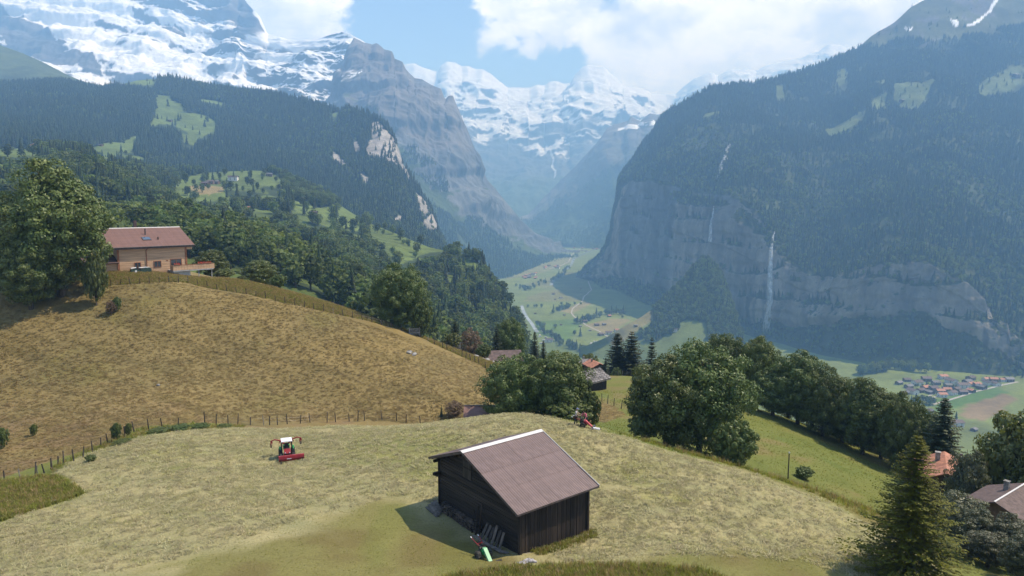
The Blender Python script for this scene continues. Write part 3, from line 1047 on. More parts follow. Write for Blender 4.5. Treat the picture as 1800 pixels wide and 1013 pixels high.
def i_col(P, N, v, px, py):
    n = cnoise(P, 350, 74, (1, 1, 1.8))
    m = snow_mask(P, N, 1250, 1100, 83, (0.2, 0.62), (1, 1, 1.5), 650) + 0.25 * sstep(px, 1080, 1180) * (v > 0.5)
    s = sstep((m - np.quantile(m[v > 0.35], 0.45)) / m.std(), -0.12, 0.14)[:, None]
    rock = np.array([0.095, 0.093, 0.092]) * (1 + 0.45 * n)
    gr = np.array([0.06, 0.085, 0.03]) * (1 + 0.3 * n)
    g = sstep(380 - P[:, 2] + n[:, 0] * 200, -100, 250)[:, None]
    c = rock * (1 - g) + gr * g
    fall = (np.abs(px - (972 + (py - 290) * 0.12 + 2 * np.sin(py / 4))) < 1.6) & (py > 262) & (py < 318)
    c = c * (1 - s) + SNOW * s
    c[fall] = SNOW * 0.8
    return c


add_mass('I', 'snow_massif', 'snowy massif of peaks closing the far end of the valley', I_TAB, I_CREST, 520, 260, i_disp, i_col, terrain_mat('far_rock_and_snow', 220, 60, 0.12, 0.4, 25.0, rough=0.8),
         decay=2.0, back=((300, -250), (1000, -1300)))

# --- J: hazy mountain right of the valley head
J_TAB = {880: [(455, 5500), (440, 5900), (425, 6300), (412, 6700), (400, 7000)], 930: [(450, 5500), (425, 6000), (405, 6500), (390, 6900), (378, 7200)], 960: [(450, 5450), (420, 6000), (390, 6500), (366, 6900), (346, 7200)],
         1000: [(450, 5400), (410, 5900), (370, 6400), (336, 6800), (305, 7100)], 1040: [(450, 5300), (400, 5800), (350, 6300), (305, 6700), (265, 7000)],
         1080: [(450, 5200), (395, 5700), (330, 6200), (270, 6600), (224, 7000)], 1130: [(450, 5100), (390, 5600), (320, 6100), (255, 6600), (208, 7000)],
         1180: [(450, 5000), (390, 5500), (320, 6000), (250, 6500), (200, 7000)], 1260: [(450, 5000), (390, 5500), (320, 6000), (250, 6500), (190, 7000)]}
J_CREST = [(880, 400), (930, 376), (960, 344), (985, 318), (1000, 304), (1020, 284), (1040, 264), (1052, 250), (1060, 240), (1068, 226), (1080, 220), (1094, 216), (1105, 213), (1109, 204), (1116, 210),
           (1126, 214), (1134, 206), (1142, 200), (1156, 203), (1170, 199), (1200, 196), (1260, 190)]


def j_disp(P, N, v, px, py):
    a = np.clip((1 - v) * 6 + 0.12, 0, 1)
    return N * ((fbm(P, 800, 6, 27, ridged=True) * 110 + fbm(P, 200, 4, 28, ridged=True) * 25) * a)[:, None]


def j_col(P, N, v, px, py):
    n = cnoise(P, 260, 75)
    veg = sstep(0.78 - v + n[:, 0] * 0.3 + N[:, 2] * 0.2, 0.1, 0.5)[:, None]
    c = np.array([0.16, 0.15, 0.14]) * (1 + 0.4 * n) * (1 - veg) + np.array([0.045, 0.065, 0.022]) * (1 + 0.5 * n) * veg
    sn = (np.abs(py - np.interp(px, [1085, 1110, 1140, 1170], [238, 236, 228, 224]) + n[:, 0] * 6) < 4.5) & (px > 1088) & (px < 1160) & (n[:, 0] > -0.25)
    c[sn] = SNOW
    return c


add_mass('J', 'hazy_mountain', 'blue hazy mountain slope right of the valley head', J_TAB, J_CREST, 240, 180, j_disp, j_col, terrain_mat('hazy_slope', 150, 40, 0.25, 0.5, 14.0))

# --- K: the long cliff and forest on the right
K_TAB = {
    1020: [(500, 3350), (497, 3400), (494, 3450), (492, 3500), (490, 3600), (488, 3700)],
    1035: [(505, 3250), (495, 3320), (484, 3380), (481, 3460), (478, 3560), (475, 3650)],
    1062: [(520, 2950), (492, 3150), (455, 3250), (450, 3350), (446, 3450), (442, 3550)], 1085: [(530, 2850), (490, 3050), (410, 3150), (402, 3300), (395, 3400), (388, 3500)],
    1098: [(540, 2750), (490, 2950), (330, 3080), (322, 3250), (313, 3350), (303, 3450)], 1130: [(560, 2500), (502, 2700), (318, 2850), (300, 3050), (280, 3250), (250, 3500)],
    1170: [(570, 2350), (515, 2500), (325, 2650), (290, 2850), (250, 3150), (197, 3500)], 1250: [(582, 2100), (535, 2240), (345, 2380), (290, 2650), (230, 3000), (152, 3500)],
    1300: [(590, 1990), (562, 2070), (352, 2200), (300, 2480), (232, 2900), (150, 3550)], 1350: [(600, 1900), (575, 1950), (402, 2050), (330, 2350), (240, 2850), (140, 3600)],
    1400: [(616, 1800), (578, 1880), (455, 1960), (360, 2270), (245, 2820), (126, 3700)], 1450: [(635, 1700), (575, 1800), (478, 1880), (380, 2200), (250, 2800), (105, 3800)],
    1500: [(645, 1650), (568, 1740), (476, 1810), (372, 2150), (235, 2800), (84, 3900)], 1550: [(650, 1600), (560, 1690), (462, 1760), (360, 2100), (220, 2800), (55, 4000)],
    1610: [(655, 1580), (558, 1650), (450, 1710), (365, 2050), (220, 2750), (14, 4100)], 1650: [(660, 1550), (575, 1620), (470, 1680), (370, 2000), (220, 2700), (-10, 4200)],
    1700: [(662, 1530), (590, 1590), (512, 1650), (400, 1930), (235, 2650), (-30, 4250)], 1750: [(665, 1500), (622, 1560), (572, 1610), (430, 1850), (250, 2600), (-50, 4300)],
    1800: [(678, 1470), (655, 1520), (605, 1570), (470, 1800), (265, 2550), (-65, 4350)], 1860: [(690, 1450), (680, 1480), (650, 1530), (500, 1750), (280, 2500), (-80, 4400)],
    1980: [(700, 1420), (690, 1450), (675, 1490), (520, 1700), (300, 2450), (-100, 4500)]}
K_CREST = [(1020, 490), (1035, 476), (1050, 458), (1062, 444), (1074, 428), (1084, 400), (1092, 366), (1094, 330), (1098, 302), (1106, 292), (1118, 272), (1132, 250), (1148, 232), (1154, 214), (1166, 200),
           (1180, 190), (1200, 180), (1220, 170), (1240, 158), (1250, 152), (1262, 150), (1275, 151), (1290, 150), (1305, 146), (1320, 150), (1340, 142), (1360, 138), (1380, 134), (1400, 128),
           (1430, 118), (1460, 106), (1490, 92), (1510, 84), (1530, 66), (1545, 56), (1558, 50), (1570, 42), (1585, 28), (1600, 14), (1620, 4), (1640, -7), (1700, -30)]


def k_disp(P, N, v, px, py):
    a = np.clip((1 - v) * 6 + 0.1, 0, 1) * np.clip(v * 6, 0, 1)
    cl = sstep(v, 0.14, 0.19) * (1 - sstep(v, 0.36, 0.40)) + 0.25 * (v > 0.3) * (v < 0.42)
    r = fbm(P, 300, 5, 29, ridged=True, stretch=(1, 1, 0.22)) * 40 + fbm(P, 85, 4, 30, ridged=True, stretch=(1, 1, 0.25)) * 15 + fbm(P, 26, 3, 40, ridged=True, stretch=(1, 1, 0.5)) * 4
    zz = P[:, 2] + 30 * fbm(P, 160, 3, 53)
    r = r + (sstep(np.abs(((zz / 75) % 1) - 0.5) * 2, 0.25, 0.6) - 0.5) * 5
    s = fbm(P, 420, 5, 36, ridged=True) * 42 + fbm(P, 90, 4, 37) * 9
    al = sstep(v, 0.8, 0.9) * sstep(px, 1450, 1600)
    s = s + al * (fbm(P, 170, 5, 98, ridged=True, stretch=(1, 1, 0.5)) * 30)
    return N * ((r * cl + s * (1 - cl) * sstep(v, 0.36, 0.6)) * a)[:, None]


K_MEADOW = [[(1575, 158), (1645, 150), (1630, 172), (1610, 190), (1590, 190), (1570, 175)], [(1718, 150), (1760, 132), (1800, 118), (1820, 150), (1770, 162), (1720, 168)],
            [(1450, 230), (1500, 212), (1530, 205), (1520, 222), (1480, 240), (1455, 246)], [(1535, 180), (1560, 172), (1560, 190), (1540, 196)], [(1470, 125), (1488, 120), (1492, 150), (1475, 155)],
            [(1366, 152), (1378, 150), (1380, 170), (1366, 172)], [(1520, 150), (1560, 146), (1555, 160), (1525, 160)], [(1238, 198), (1258, 196), (1265, 212), (1240, 215)]]


def k_masks(P, v, px, py):
    j = fbm(P, 90, 4, 38) * 6
    m = poly_any(px, py, K_MEADOW, j, j * 0.7)
    alp = py < np.interp(px, [1300, 1400, 1500, 1560, 1600, 1650, 1720, 1800, 1900], [100, 112, 92, 72, 75, 75, 68, 55, 40]) + j * 2.2
    return m, alp


def k_cliff(P, N, v):
    return (N[:, 2] < 0.62) & (v > 0.165 + fbm(P, 70, 4, 54) * 0.03) & (v < 0.405 + fbm(P, 90, 4, 39) * 0.025)


def k_col(P, N, v, px, py):
    n = cnoise(P, 120, 76)
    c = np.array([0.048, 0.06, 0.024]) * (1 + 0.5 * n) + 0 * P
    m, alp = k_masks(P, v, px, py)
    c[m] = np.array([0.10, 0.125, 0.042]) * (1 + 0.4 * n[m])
    c[alp] = np.array([0.082, 0.088, 0.038]) * (1 + 0.7 * n[alp])
    crag = alp & ((fbm(P, 150, 5, 97, stretch=(1, 1, 0.6)) + 0.5 * n[:, 0] > 0.22) | (N[:, 2] < 0.5))
    c[crag] = np.array([0.105, 0.10, 0.095]) * (1 + 0.5 * n[crag])
    jj = n[:, 0] * 5
    sn = inpoly(px + jj, py + jj, [(1588, 48), (1606, 50), (1598, 57)]) | inpoly(px + jj, py + jj, [(1668, 42), (1680, 42), (1682, 52), (1670, 50)])
    sn |= (np.abs(px + jj * 0.8 - np.interp(py, [0, 20, 45, 55], [1754, 1740, 1716, 1698])) < np.interp(py, [0, 25, 30, 55], [4, 3, 1.5, 6])) & (py < 54)
    c[sn] = SNOW
    cl = k_cliff(P, N, v)
    st = cnoise(P, 34, 79, (1, 1, 0.10))
    st2 = cnoise(P, 130, 80, (1, 1, 0.35))
    bed = cnoise(P, 90, 84, (0.25, 0.25, 2.0))
    warm = sstep(cnoise(P, 260, 55, (1, 1, 0.6)) + 0.35 * sstep(px, 1180, 1420)[:, None], -0.1, 0.4)
    rock = (np.array([0.125, 0.126, 0.126]) * (1 - warm) + np.array([0.215, 0.185, 0.15]) * warm) * (1 + 0.8 * st) * (1 + 0.45 * st2) * (1 + 0.12 * bed)
    dark = sstep(cnoise(P, 30, 56, (1, 1, 0.05), 4) + 0.4 * st2, 0.18, 0.42)
    rock = rock * (1 - dark * 0.8) + np.array([0.05, 0.055, 0.06]) * dark * 0.8
    ledge = sstep(bed + 0.5 * st, 0.3, 0.5) * sstep(N[:, 2:3], 0.25, 0.5)
    rock = rock * (1 - ledge * 0.6) + np.array([0.05, 0.06, 0.025]) * ledge * 0.6
    c[cl] = rock[cl]
    return c


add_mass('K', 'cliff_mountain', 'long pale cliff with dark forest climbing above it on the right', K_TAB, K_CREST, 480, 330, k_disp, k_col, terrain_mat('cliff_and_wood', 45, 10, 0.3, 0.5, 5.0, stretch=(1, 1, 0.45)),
         vlist=[0, 0.16, 0.40, 0.55, 0.76, 1.0], decay=4.0, lin=True,
         vq=np.r_[np.linspace(0, 0.155, 36), np.linspace(0.16, 0.40, 150), np.linspace(0.405, 1, 160)])

# --- Q: wooded fan standing out from the cliff foot
Q_TAB = {1020: [(650, 1650), (630, 1750), (620, 1800), (612, 1850)], 1060: [(650, 1640), (620, 1750), (605, 1830), (595, 1880)], 1100: [(650, 1620), (615, 1740), (590, 1840), (572, 1920)],
         1150: [(650, 1600), (605, 1740), (570, 1880), (542, 2000)], 1190: [(650, 1600), (598, 1740), (550, 1900), (505, 2060)], 1235: [(655, 1590), (595, 1740), (530, 1920), (455, 2120)],
         1255: [(660, 1590), (598, 1740), (535, 1900), (466, 2110)], 1280: [(665, 1580), (608, 1720), (560, 1860), (515, 2030)], 1310: [(680, 1560), (650, 1660), (630, 1740), (610, 1820)]}
Q_TAB = {k: [(a, y * (1 - 0.09 * i / 3)) for i, (a, y) in enumerate(q)] for k, q in Q_TAB.items()}
Q_WOOD = [(1138, 527), (1190, 500), (1236, 450), (1246, 470), (1250, 520), (1262, 560), (1240, 568), (1200, 560), (1165, 580), (1150, 592), (1128, 600), (1105, 605), (1140, 580), (1150, 560)]


def q_wood(P, px, py):
    j = fbm(P, 40, 3, 44) * 5
    return inpoly(px + j, py + j, Q_WOOD) | (px + j > 1244)


def q_col(P, N, v, px, py):
    n = cnoise(P, 50, 85)
    c = np.array([0.115, 0.145, 0.04]) * (1 + 0.25 * n) + 0 * P
    tan = inpoly(px, py, [(1060, 588), (1110, 562), (1150, 545), (1170, 545), (1130, 575), (1080, 612)])
    c[tan] = np.array([0.19, 0.17, 0.075]) * (1 + 0.25 * n[tan])
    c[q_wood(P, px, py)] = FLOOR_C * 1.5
    return c


add_mass('Q', 'wooded_fan', 'wooded fan of land rising to the foot of the cliff', Q_TAB, None, 120, 70, lambda P, N, v, px, py: np.stack([0 * v, 0 * v, fbm(P, 70, 4, 43) * 5 * np.clip(v * 5, 0, 1)], -1), q_col,
         terrain_mat('fan_grass', 20, 6, 0.2, 0.3, 2.0), back=((40, -30), (140, -180)))

# --- the air
def build_haze():
    m = bpy.data.materials.new('haze')
    m.use_nodes = True
    w = NT(m.node_tree)
    out = w.n('ShaderNodeOutputMaterial')
    pv = w.n('ShaderNodeVolumePrincipled')
    pv.inputs['Color'].default_value = (0.29, 0.57, 1.0, 1)
    pv.inputs['Absorption Color'].default_value = (0.34, 0.34, 0.34, 1)
    pv.inputs['Density'].default_value = 0.00018
    pv.inputs['Anisotropy'].default_value = 0.0
    w.l(pv.outputs[0], out.inputs['Volume'])
    mb = MB().box((0, 6600, 1017.5), (15000, 15000, 3315))
    o = mobj('haze', mb.mesh('haze', m))
    tag(o, 'pale blue summer haze filling the valley', kind='stuff')


build_haze()

# ------------------------------------------------------------------ trees
def quads(cent, nrm, size, rng, asp=0.62):
    """one rhombic leaf spray per centre"""
    n = len(cent)
    nrm = nrm / (np.linalg.norm(nrm, axis=1, keepdims=True) + 1e-9)
    r = rng.normal(size=(n, 3))
    t = np.cross(nrm, r)
    t /= np.linalg.norm(t, axis=1, keepdims=True) + 1e-9
    b = np.cross(nrm, t)
    s = (np.broadcast_to(size, (n,)) * rng.uniform(0.7, 1.3, n))[:, None]
    V = np.stack([cent - t * s * 0.5, cent + b * s * 0.5 * asp - nrm * s * 0.08, cent + t * s * 0.5, cent - b * s * 0.5 * asp - nrm * s * 0.08], 1).reshape(-1, 3)
    return V, np.arange(n * 4).reshape(-1, 4)


def crown_leaves(H, W, rng, nlobe=13, nclump=150, per=165, leaf=0.31, base=0.0, inner=0.35, up=0.4, shape=1.0, rough=0.34, egg=0.12):
    """leaf sprays gathered in clumps; the clumps cover the lobes of a full, uneven crown"""
    zc, rz, rx = H * (base + (1 - base) * 0.48), H * (1 - base) * 0.5, W / 2
    ld = rng.normal(size=(nlobe, 3))
    ld[:, 2] = ld[:, 2] * 0.8 + 0.15
    ld /= np.linalg.norm(ld, axis=1, keepdims=True)
    la = rng.uniform(0.55, 1.0, nlobe)

    def hull(d):
        t = np.clip((d @ ld.T - 0.55) / 0.45, 0, 1)
        r = 0.80 + 0.26 * np.max(t ** 1.3 * la, axis=1)
        return r * (1 - egg * np.clip(d[:, 2], 0, 1) * 1.2) * np.array(1.0)
    k = np.arange(nclump) + 0.5
    ph, th = np.arccos(1 - 2 * k / nclump), np.pi * (1 + 5 ** 0.5) * k
    d = np.stack([np.cos(th) * np.sin(ph), np.sin(th) * np.sin(ph), np.cos(ph)], 1) + rng.normal(size=(nclump, 3)) * 0.10
    d /= np.linalg.norm(d, axis=1, keepdims=True)
    R = hull(d) * (1 - rough * rng.random(nclump) ** 1.6)
    sc = np.array([rx, rx, rz])
    low = np.clip(-d[:, 2] - 0.35, 0, 1)
    C = d * R[:, None] * sc * 0.93
    C[:, :2] *= (1 - 0.18 * low)[:, None] * (1 - (1 - shape) * np.clip(d[:, 2], 0, 1))[:, None]
    C[:, 2] += zc
    CR = rng.uniform(0.11, 0.22, nclump) * (rx * rx * rz) ** (1 / 3)
    kk = np.repeat(np.arange(nclump), per)
    dd = rng.normal(size=(len(kk), 3)) + d[kk] * 0.5
    dd[:, 2] += up
    dd /= np.linalg.norm(dd, axis=1, keepdims=True)
    rad = rng.uniform(0.3, 1.05, len(kk)) ** 0.5
    P = C[kk] + dd * (CR[kk] * rad)[:, None] * np.array([1, 1, 0.82])
    P[:, 2] = np.maximum(P[:, 2], 0.1)
    nr = dd + rng.normal(size=dd.shape) * 0.32
    V1, F1 = quads(P, nr, leaf, rng)
    m = int(len(kk) * inner)
    di = rng.normal(size=(m, 3))
    di /= np.linalg.norm(di, axis=1, keepdims=True)
    Pi = di * (hull(di) * rng.uniform(0.35, 0.82, m))[:, None] * sc * (1 - 0.3 * np.clip(-di[:, 2:3], 0, 1))
    Pi[:, 2] = np.maximum(Pi[:, 2] + zc, 0.1)
    V2, F2 = quads(Pi, di + rng.normal(size=di.shape) * 0.5, leaf * 1.9, rng)
    return np.r_[V1, V2], np.r_[F1, F2 + len(V1)], C


def limb_mesh(name, H, W, C, rng, nl=14, r0=None):
    mb = MB()
    r0 = r0 or H * 0.024
    bend = [rng.uniform(-0.02, 0.02) * H for _ in range(2)]
    mb.tube([(0, 0, -1.2), (0, 0, 0.02 * H), (bend[0] * 0.5, bend[1] * 0.5, H * 0.3), (bend[0], bend[1], H * 0.6), (bend[0], bend[1], H * 0.86)], [r0 * 1.5, r0 * 1.15, r0 * 0.85, r0 * 0.5, r0 * 0.1], 9)
    for c in C[rng.permutation(len(C))[:nl]]:
        z0 = min(max(0.14 * H, c[2] - 0.28 * H), 0.6 * H) * rng.uniform(0.8, 1.0)
        a = Vector((bend[0] * 0.6, bend[1] * 0.6, z0))
        e = Vector(c)
        mid = a.lerp(e, 0.5) + Vector((0, 0, -0.03 * H))
        mb.tube([a, mid, e], [r0 * 0.42, r0 * 0.26, r0 * 0.07], 6)
    return mb.mesh(name, M_BARK, smooth=True)


def make_maple(seed, H=16.0, W=14.0, leafm=None, **kw):
    rng = np.random.default_rng(seed)
    V, Fc, C = crown_leaves(H, W, rng, **kw)
    cm = np_mesh('crown', V, Fc, [leafm or M_LEAF])
    tm = limb_mesh('trunk', H, W, C, rng)
    return dict(H=H, W=W, crown=cm, trunk=tm)


def spruce_leaves(H, W, rng, whorls=38, nb=7, sp=11, size=0.5, droop=0.28, z0=0.05, gap=0.0):
    """branches in whorls; each carries flat sprays along its length"""
    cs, ns, ss = [], [], []
    wood = MB()
    for i in range(whorls):
        t = max((i + rng.uniform(-0.3, 0.3)) / whorls, 0.0)
        z = H * (z0 + (1 - z0) * (t ** 0.92))
        R = W / 2 * (1 - t) ** 0.85 * rng.uniform(0.82, 1.1) + 0.12
        a0 = rng.uniform(0, 6.28)
        for b in range(nb):
            if rng.random() < gap:
                continue
            a = a0 + b * 2 * math.pi / nb + rng.uniform(-0.25, 0.25)
            Rb = R * rng.uniform(0.72, 1.12)
            dx, dy = math.cos(a), math.sin(a)
            u = np.linspace(0.12, 1.0, max(3, int(sp * (0.35 + 0.65 * Rb / (W / 2)))))
            zz = z - droop * Rb * (u - 0.75 * u ** 2.6) * (1.2 - 0.9 * t) + 0.25 * Rb * t * u
            for q, uu in enumerate(u):
                wdt = (1 - uu * 0.72) * Rb * 0.30
                for sgn in (-1, 0, 1):
                    cs.append((dx * uu * Rb - dy * wdt * sgn * rng.uniform(0.4, 1.0), dy * uu * Rb + dx * wdt * sgn * rng.uniform(0.4, 1.0), zz[q] - abs(sgn) * wdt * 0.3 + rng.uniform(-0.05, 0.05)))
                    ns.append((dx * 0.35 - dy * 0.4 * sgn, dy * 0.35 + dx * 0.4 * sgn, 1.0))
                    ss.append(size * (0.55 + 0.6 * (1 - t)) * (1.1 - 0.35 * uu))
            if Rb > 0.8:
                wood.tube([(0, 0, z), (dx * Rb * 0.5, dy * Rb * 0.5, float(np.interp(0.5, u, zz)) - 0.03), (dx * Rb * 0.92, dy * Rb * 0.92, float(np.interp(0.92, u, zz)) - 0.03)], [0.045, 0.028, 0.01], 4, False)
    cs, ns, ss = np.array(cs), np.array(ns), np.array(ss)
    V, Fc = quads(cs, ns + rng.normal(size=ns.shape) * 0.28, ss, rng, 0.55)
    return V, Fc, wood


def make_spruce(seed, H, W, leafm, **kw):
    rng = np.random.default_rng(seed)
    V, Fc, wood = spruce_leaves(H, W, rng, **kw)
    cm = np_mesh('crown', V, Fc, [leafm])
    wood.tube([(0, 0, -1.2), (0, 0, H * 0.1), (0, 0, H * 0.6), (0, 0, H * 0.985)], [H * 0.017, H * 0.013, H * 0.007, 0.015], 8)
    return dict(H=H, W=W, crown=cm, trunk=wood.mesh('trunk', M_BARK, smooth=True))


def far_spruce(seed, H=24.0, W=7.0, layers=9, spikes=9):
    rng = np.random.default_rng(seed)
    V, Fc = [], []
    for i in range(layers):
        t = i / layers
        z = H * (0.10 + 0.86 * t)
        R = W / 2 * (1 - t) ** 0.8 * rng.uniform(0.85, 1.1) + 0.2
        top = z + H * 0.86 / layers * 1.55
        a0 = rng.uniform(0, 6.28)
        for s in range(spikes):
            a = a0 + s * 2 * math.pi / spikes
            r = R * rng.uniform(0.65, 1.15)
            da = math.pi / spikes * 0.95
            zb = z - r * rng.uniform(0.12, 0.4)
            b = len(V)
            V += [(0, 0, top), (math.cos(a - da) * r * 0.8, math.sin(a - da) * r * 0.8, z + 0.1), (math.cos(a) * r, math.sin(a) * r, zb), (math.cos(a + da) * r * 0.8, math.sin(a + da) * r * 0.8, z + 0.1)]
            Fc += [(b, b + 1, b + 2, b + 3)]
    b = len(V)
    n = 5
    for k in range(n):
        a = 6.2832 * k / n
        V += [(math.cos(a) * 0.3, math.sin(a) * 0.3, -1.5), (math.cos(a) * 0.2, math.sin(a) * 0.2, H * 0.35)]
    mi = [0] * len(Fc)
    for k in range(n):
        k2 = (k + 1) % n
        Fc.append((b + 2 * k, b + 2 * k2, b + 2 * k2 + 1, b + 2 * k + 1))
        mi.append(1)
    return np_mesh('spruce', V, Fc, [M_NEEDLE_FAR, M_BARK], mi)


def far_broadleaf(seed, H=17.0, W=13.0, n=34, per=12, leaf=1.5, leafm=None, narrow=1.0):
    rng = np.random.default_rng(seed)
    V, Fc, C = crown_leaves(H, W * narrow, rng, nlobe=8, nclump=n, per=per, leaf=leaf, base=0.05, inner=0.35)
    b = len(V)
    tv, tf = [], []
    for k in range(5):
        a = 6.2832 * k / 5
        tv += [(math.cos(a) * 0.4, math.sin(a) * 0.4, -1.5), (math.cos(a) * 0.25, math.sin(a) * 0.25, H * 0.5)]
    for k in range(5):
        k2 = (k + 1) % 5
        tf.append((b + 2 * k, b + 2 * k2, b + 2 * k2 + 1, b + 2 * k + 1))
    return np_mesh('broadleaf', np.r_[V, np.array(tv)], np.r_[Fc, np.array(tf)], [leafm or M_LEAF_FAR, M_BARK], [0] * len(Fc) + [1] * 5)


FAR_SPRUCE = [far_spruce(100 + i, 24, 9.6 + 1.1 * (i % 3)) for i in range(4)]
FAR_BROAD = [far_broadleaf(120 + i) for i in range(3)] + [far_broadleaf(130, narrow=0.7)]


def scatter(name, pts, rot, scl, idx, protos, label, kind='stuff'):
    """ONE stuff object: many small copies of proto meshes on given points (geometry nodes)"""
    n = len(pts)
    me = bpy.data.meshes.new(name)
    me.vertices.add(n)
    me.vertices.foreach_set('co', np.asarray(pts, np.float32).ravel())
    for nm, tp, arr in (('rotz', 'FLOAT', rot), ('scl', 'FLOAT', scl)):
        a = me.attributes.new(nm, tp, 'POINT')
        a.data.foreach_set('value', np.asarray(arr, np.float32))
    a = me.attributes.new('idx', 'INT', 'POINT')
    a.data.foreach_set('value', np.asarray(idx, np.int32))
    o = mobj(name, me)
    tag(o, label, kind=kind)
    ng = bpy.data.node_groups.new(name, 'GeometryNodeTree')
    ng.interface.new_socket('Geometry', in_out='INPUT', socket_type='NodeSocketGeometry')
    ng.interface.new_socket('Geometry', in_out='OUTPUT', socket_type='NodeSocketGeometry')
    N, L = ng.nodes, ng.links
    gi, go, jn = N.new('NodeGroupInput'), N.new('NodeGroupOutput'), N.new('GeometryNodeJoinGeometry')

    def attr(nm, tp):
        q = N.new('GeometryNodeInputNamedAttribute')
        q.data_type = tp
        q.inputs['Name'].default_value = nm
        return q.outputs['Attribute']
    rz, sc, ix = attr('rotz', 'FLOAT'), attr('scl', 'FLOAT'), attr('idx', 'INT')
    cx = N.new('ShaderNodeCombineXYZ')
    L.new(rz, cx.inputs['Z'])
    for k, pm in enumerate(protos):
        po = bpy.data.objects.new(name + '_shape', pm)      # never linked to the scene: only a shape for the copies
        oi = N.new('GeometryNodeObjectInfo')
        oi.inputs['Object'].default_value = po
        oi.inputs['As Instance'].default_value = True
        cmp = N.new('FunctionNodeCompare')
        cmp.data_type = 'INT'
        cmp.operation = 'EQUAL'
        L.new(ix, cmp.inputs[2])
        cmp.inputs[3].default_value = k
        ip = N.new('GeometryNodeInstanceOnPoints')
        L.new(gi.outputs[0], ip.inputs['Points'])
        L.new(cmp.outputs[0], ip.inputs['Selection'])
        L.new(oi.outputs['Geometry'], ip.inputs['Instance'])
        L.new(cx.outputs[0], ip.inputs['Rotation'])
        L.new(sc, ip.inputs['Scale'])
        L.new(ip.outputs[0], jn.inputs[0])
    L.new(jn.outputs[0], go.inputs[0])
    md = o.modifiers.new('scatter', 'NODES')
    md.node_group = ng
    return o


def sample_mass(key, n, seed):
    """n points spread over the area of a mass, with v, px, py, normal"""
    M = MASS[key]
    P = M['P']
    a = np.linalg.norm(np.cross(P[1:, :-1] - P[:-1, :-1], P[:-1, 1:] - P[:-1, :-1]), axis=2)
    rng = np.random.default_rng(seed)
    k = rng.choice(a.size, n, p=(a / a.sum()).ravel())
    i, j = np.unravel_index(k, a.shape)
    u, w = rng.random(n), rng.random(n)

    def lerp(G):
        sh = (-1,) + (1,) * (G.ndim - 2)
        uu, ww = u.reshape(sh), w.reshape(sh)
        return G[i, j] * (1 - uu) * (1 - ww) + G[i + 1, j] * uu * (1 - ww) + G[i, j + 1] * (1 - uu) * ww + G[i + 1, j + 1] * uu * ww
    pts = lerp(P)
    return pts, lerp(M['N']), lerp(M['V']), lerp(M['PX']), lerp(M['PY']), rng


def visible(pts, h):
    top = pts + np.array([0, 0, 1]) * (h * 0.8)[:, None]
    px, py = project(top)
    i, j = ((py + 10) / 4).astype(int), ((px + 30) / 4).astype(int)
    ok = (px > -5) & (px < 1805) & (py > -5) & (py < 1018)
    i, j = np.clip(i, 0, 259), np.clip(j, 0, 469)
    return ok & (pts[:, 1] <= DEPTH[i, j] * 1.04 + 25)


WOOD = []      # every forest tree: x,y,z, height factor, kind (0 spruce, 1 broadleaf), mass


def wood(key, n, seed, keep, broad, hs, hb, frac_seed=90):
    pts, N, v, px, py, rng = sample_mass(key, n, seed)
    ok = keep(pts, N, v, px, py, rng)
    pts, v, px, py = pts[ok], v[ok], px[ok], py[ok]
    m = len(pts)
    isb = rng.random(m) < broad(pts, v, px, py)
    sc = np.where(isb, hb, hs) * rng.uniform(0.5, 1.3, m)
    WOOD.append((key, pts, sc, isb, rng.uniform(0, 6.28, m), rng.integers(0, 4, m)))


def keep_s(P, N, v, px, py, rng):
    md = s_masks(P, px, py) | s_masks(P, px, py - 9) | s_masks(P, px, py - 18) | s_masks(P, px, py - 26) | inpoly(px, py, S_MOWN)
    lone = rng.random(len(px)) < 0.03
    md = md | ((fbm(P, 75, 3, 58) > 0.2) & (py > 335) & (rng.random(len(px)) < 0.8))
    return ((~md) | (lone & md & (py < 500))) & (v > 0.02) & ~((px < 620) & (v < 0.16)) & (N[:, 2] > 0.25)


def keep_f(P, N, v, px, py, rng):
    md, rk = f_masks(P, px, py)
    md = md | f_masks(P, px, py - 6)[0] | f_masks(P, px, py - 11)[0]
    rk = rk | f_masks(P, px, py - 5)[1]
    thin = rng.random(len(px))
    md = md | ((fbm(P, 150, 4, 57) > 0.3) & (thin < 0.7))
    return ((~md) | (thin < 0.012)) & ((~rk) | (thin < 0.05)) & (v > 0.05)


def keep_k(P, N, v, px, py, rng):
    md, alp = k_masks(P, v, px, py)
    md = md | k_masks(P, v, px, py - 6)[0]
    r = rng.random(len(px))
    cl = k_cliff(P, N, v)
    glade = fbm(P, 130, 4, 47) > 0.22
    return (~cl) & ((~md) | (r < 0.035)) & ((~alp) | (r < 0.006)) & (v > 0.03) & ~(glade & (r < 0.75)) & ~((v < 0.2) & (r < 0.3))


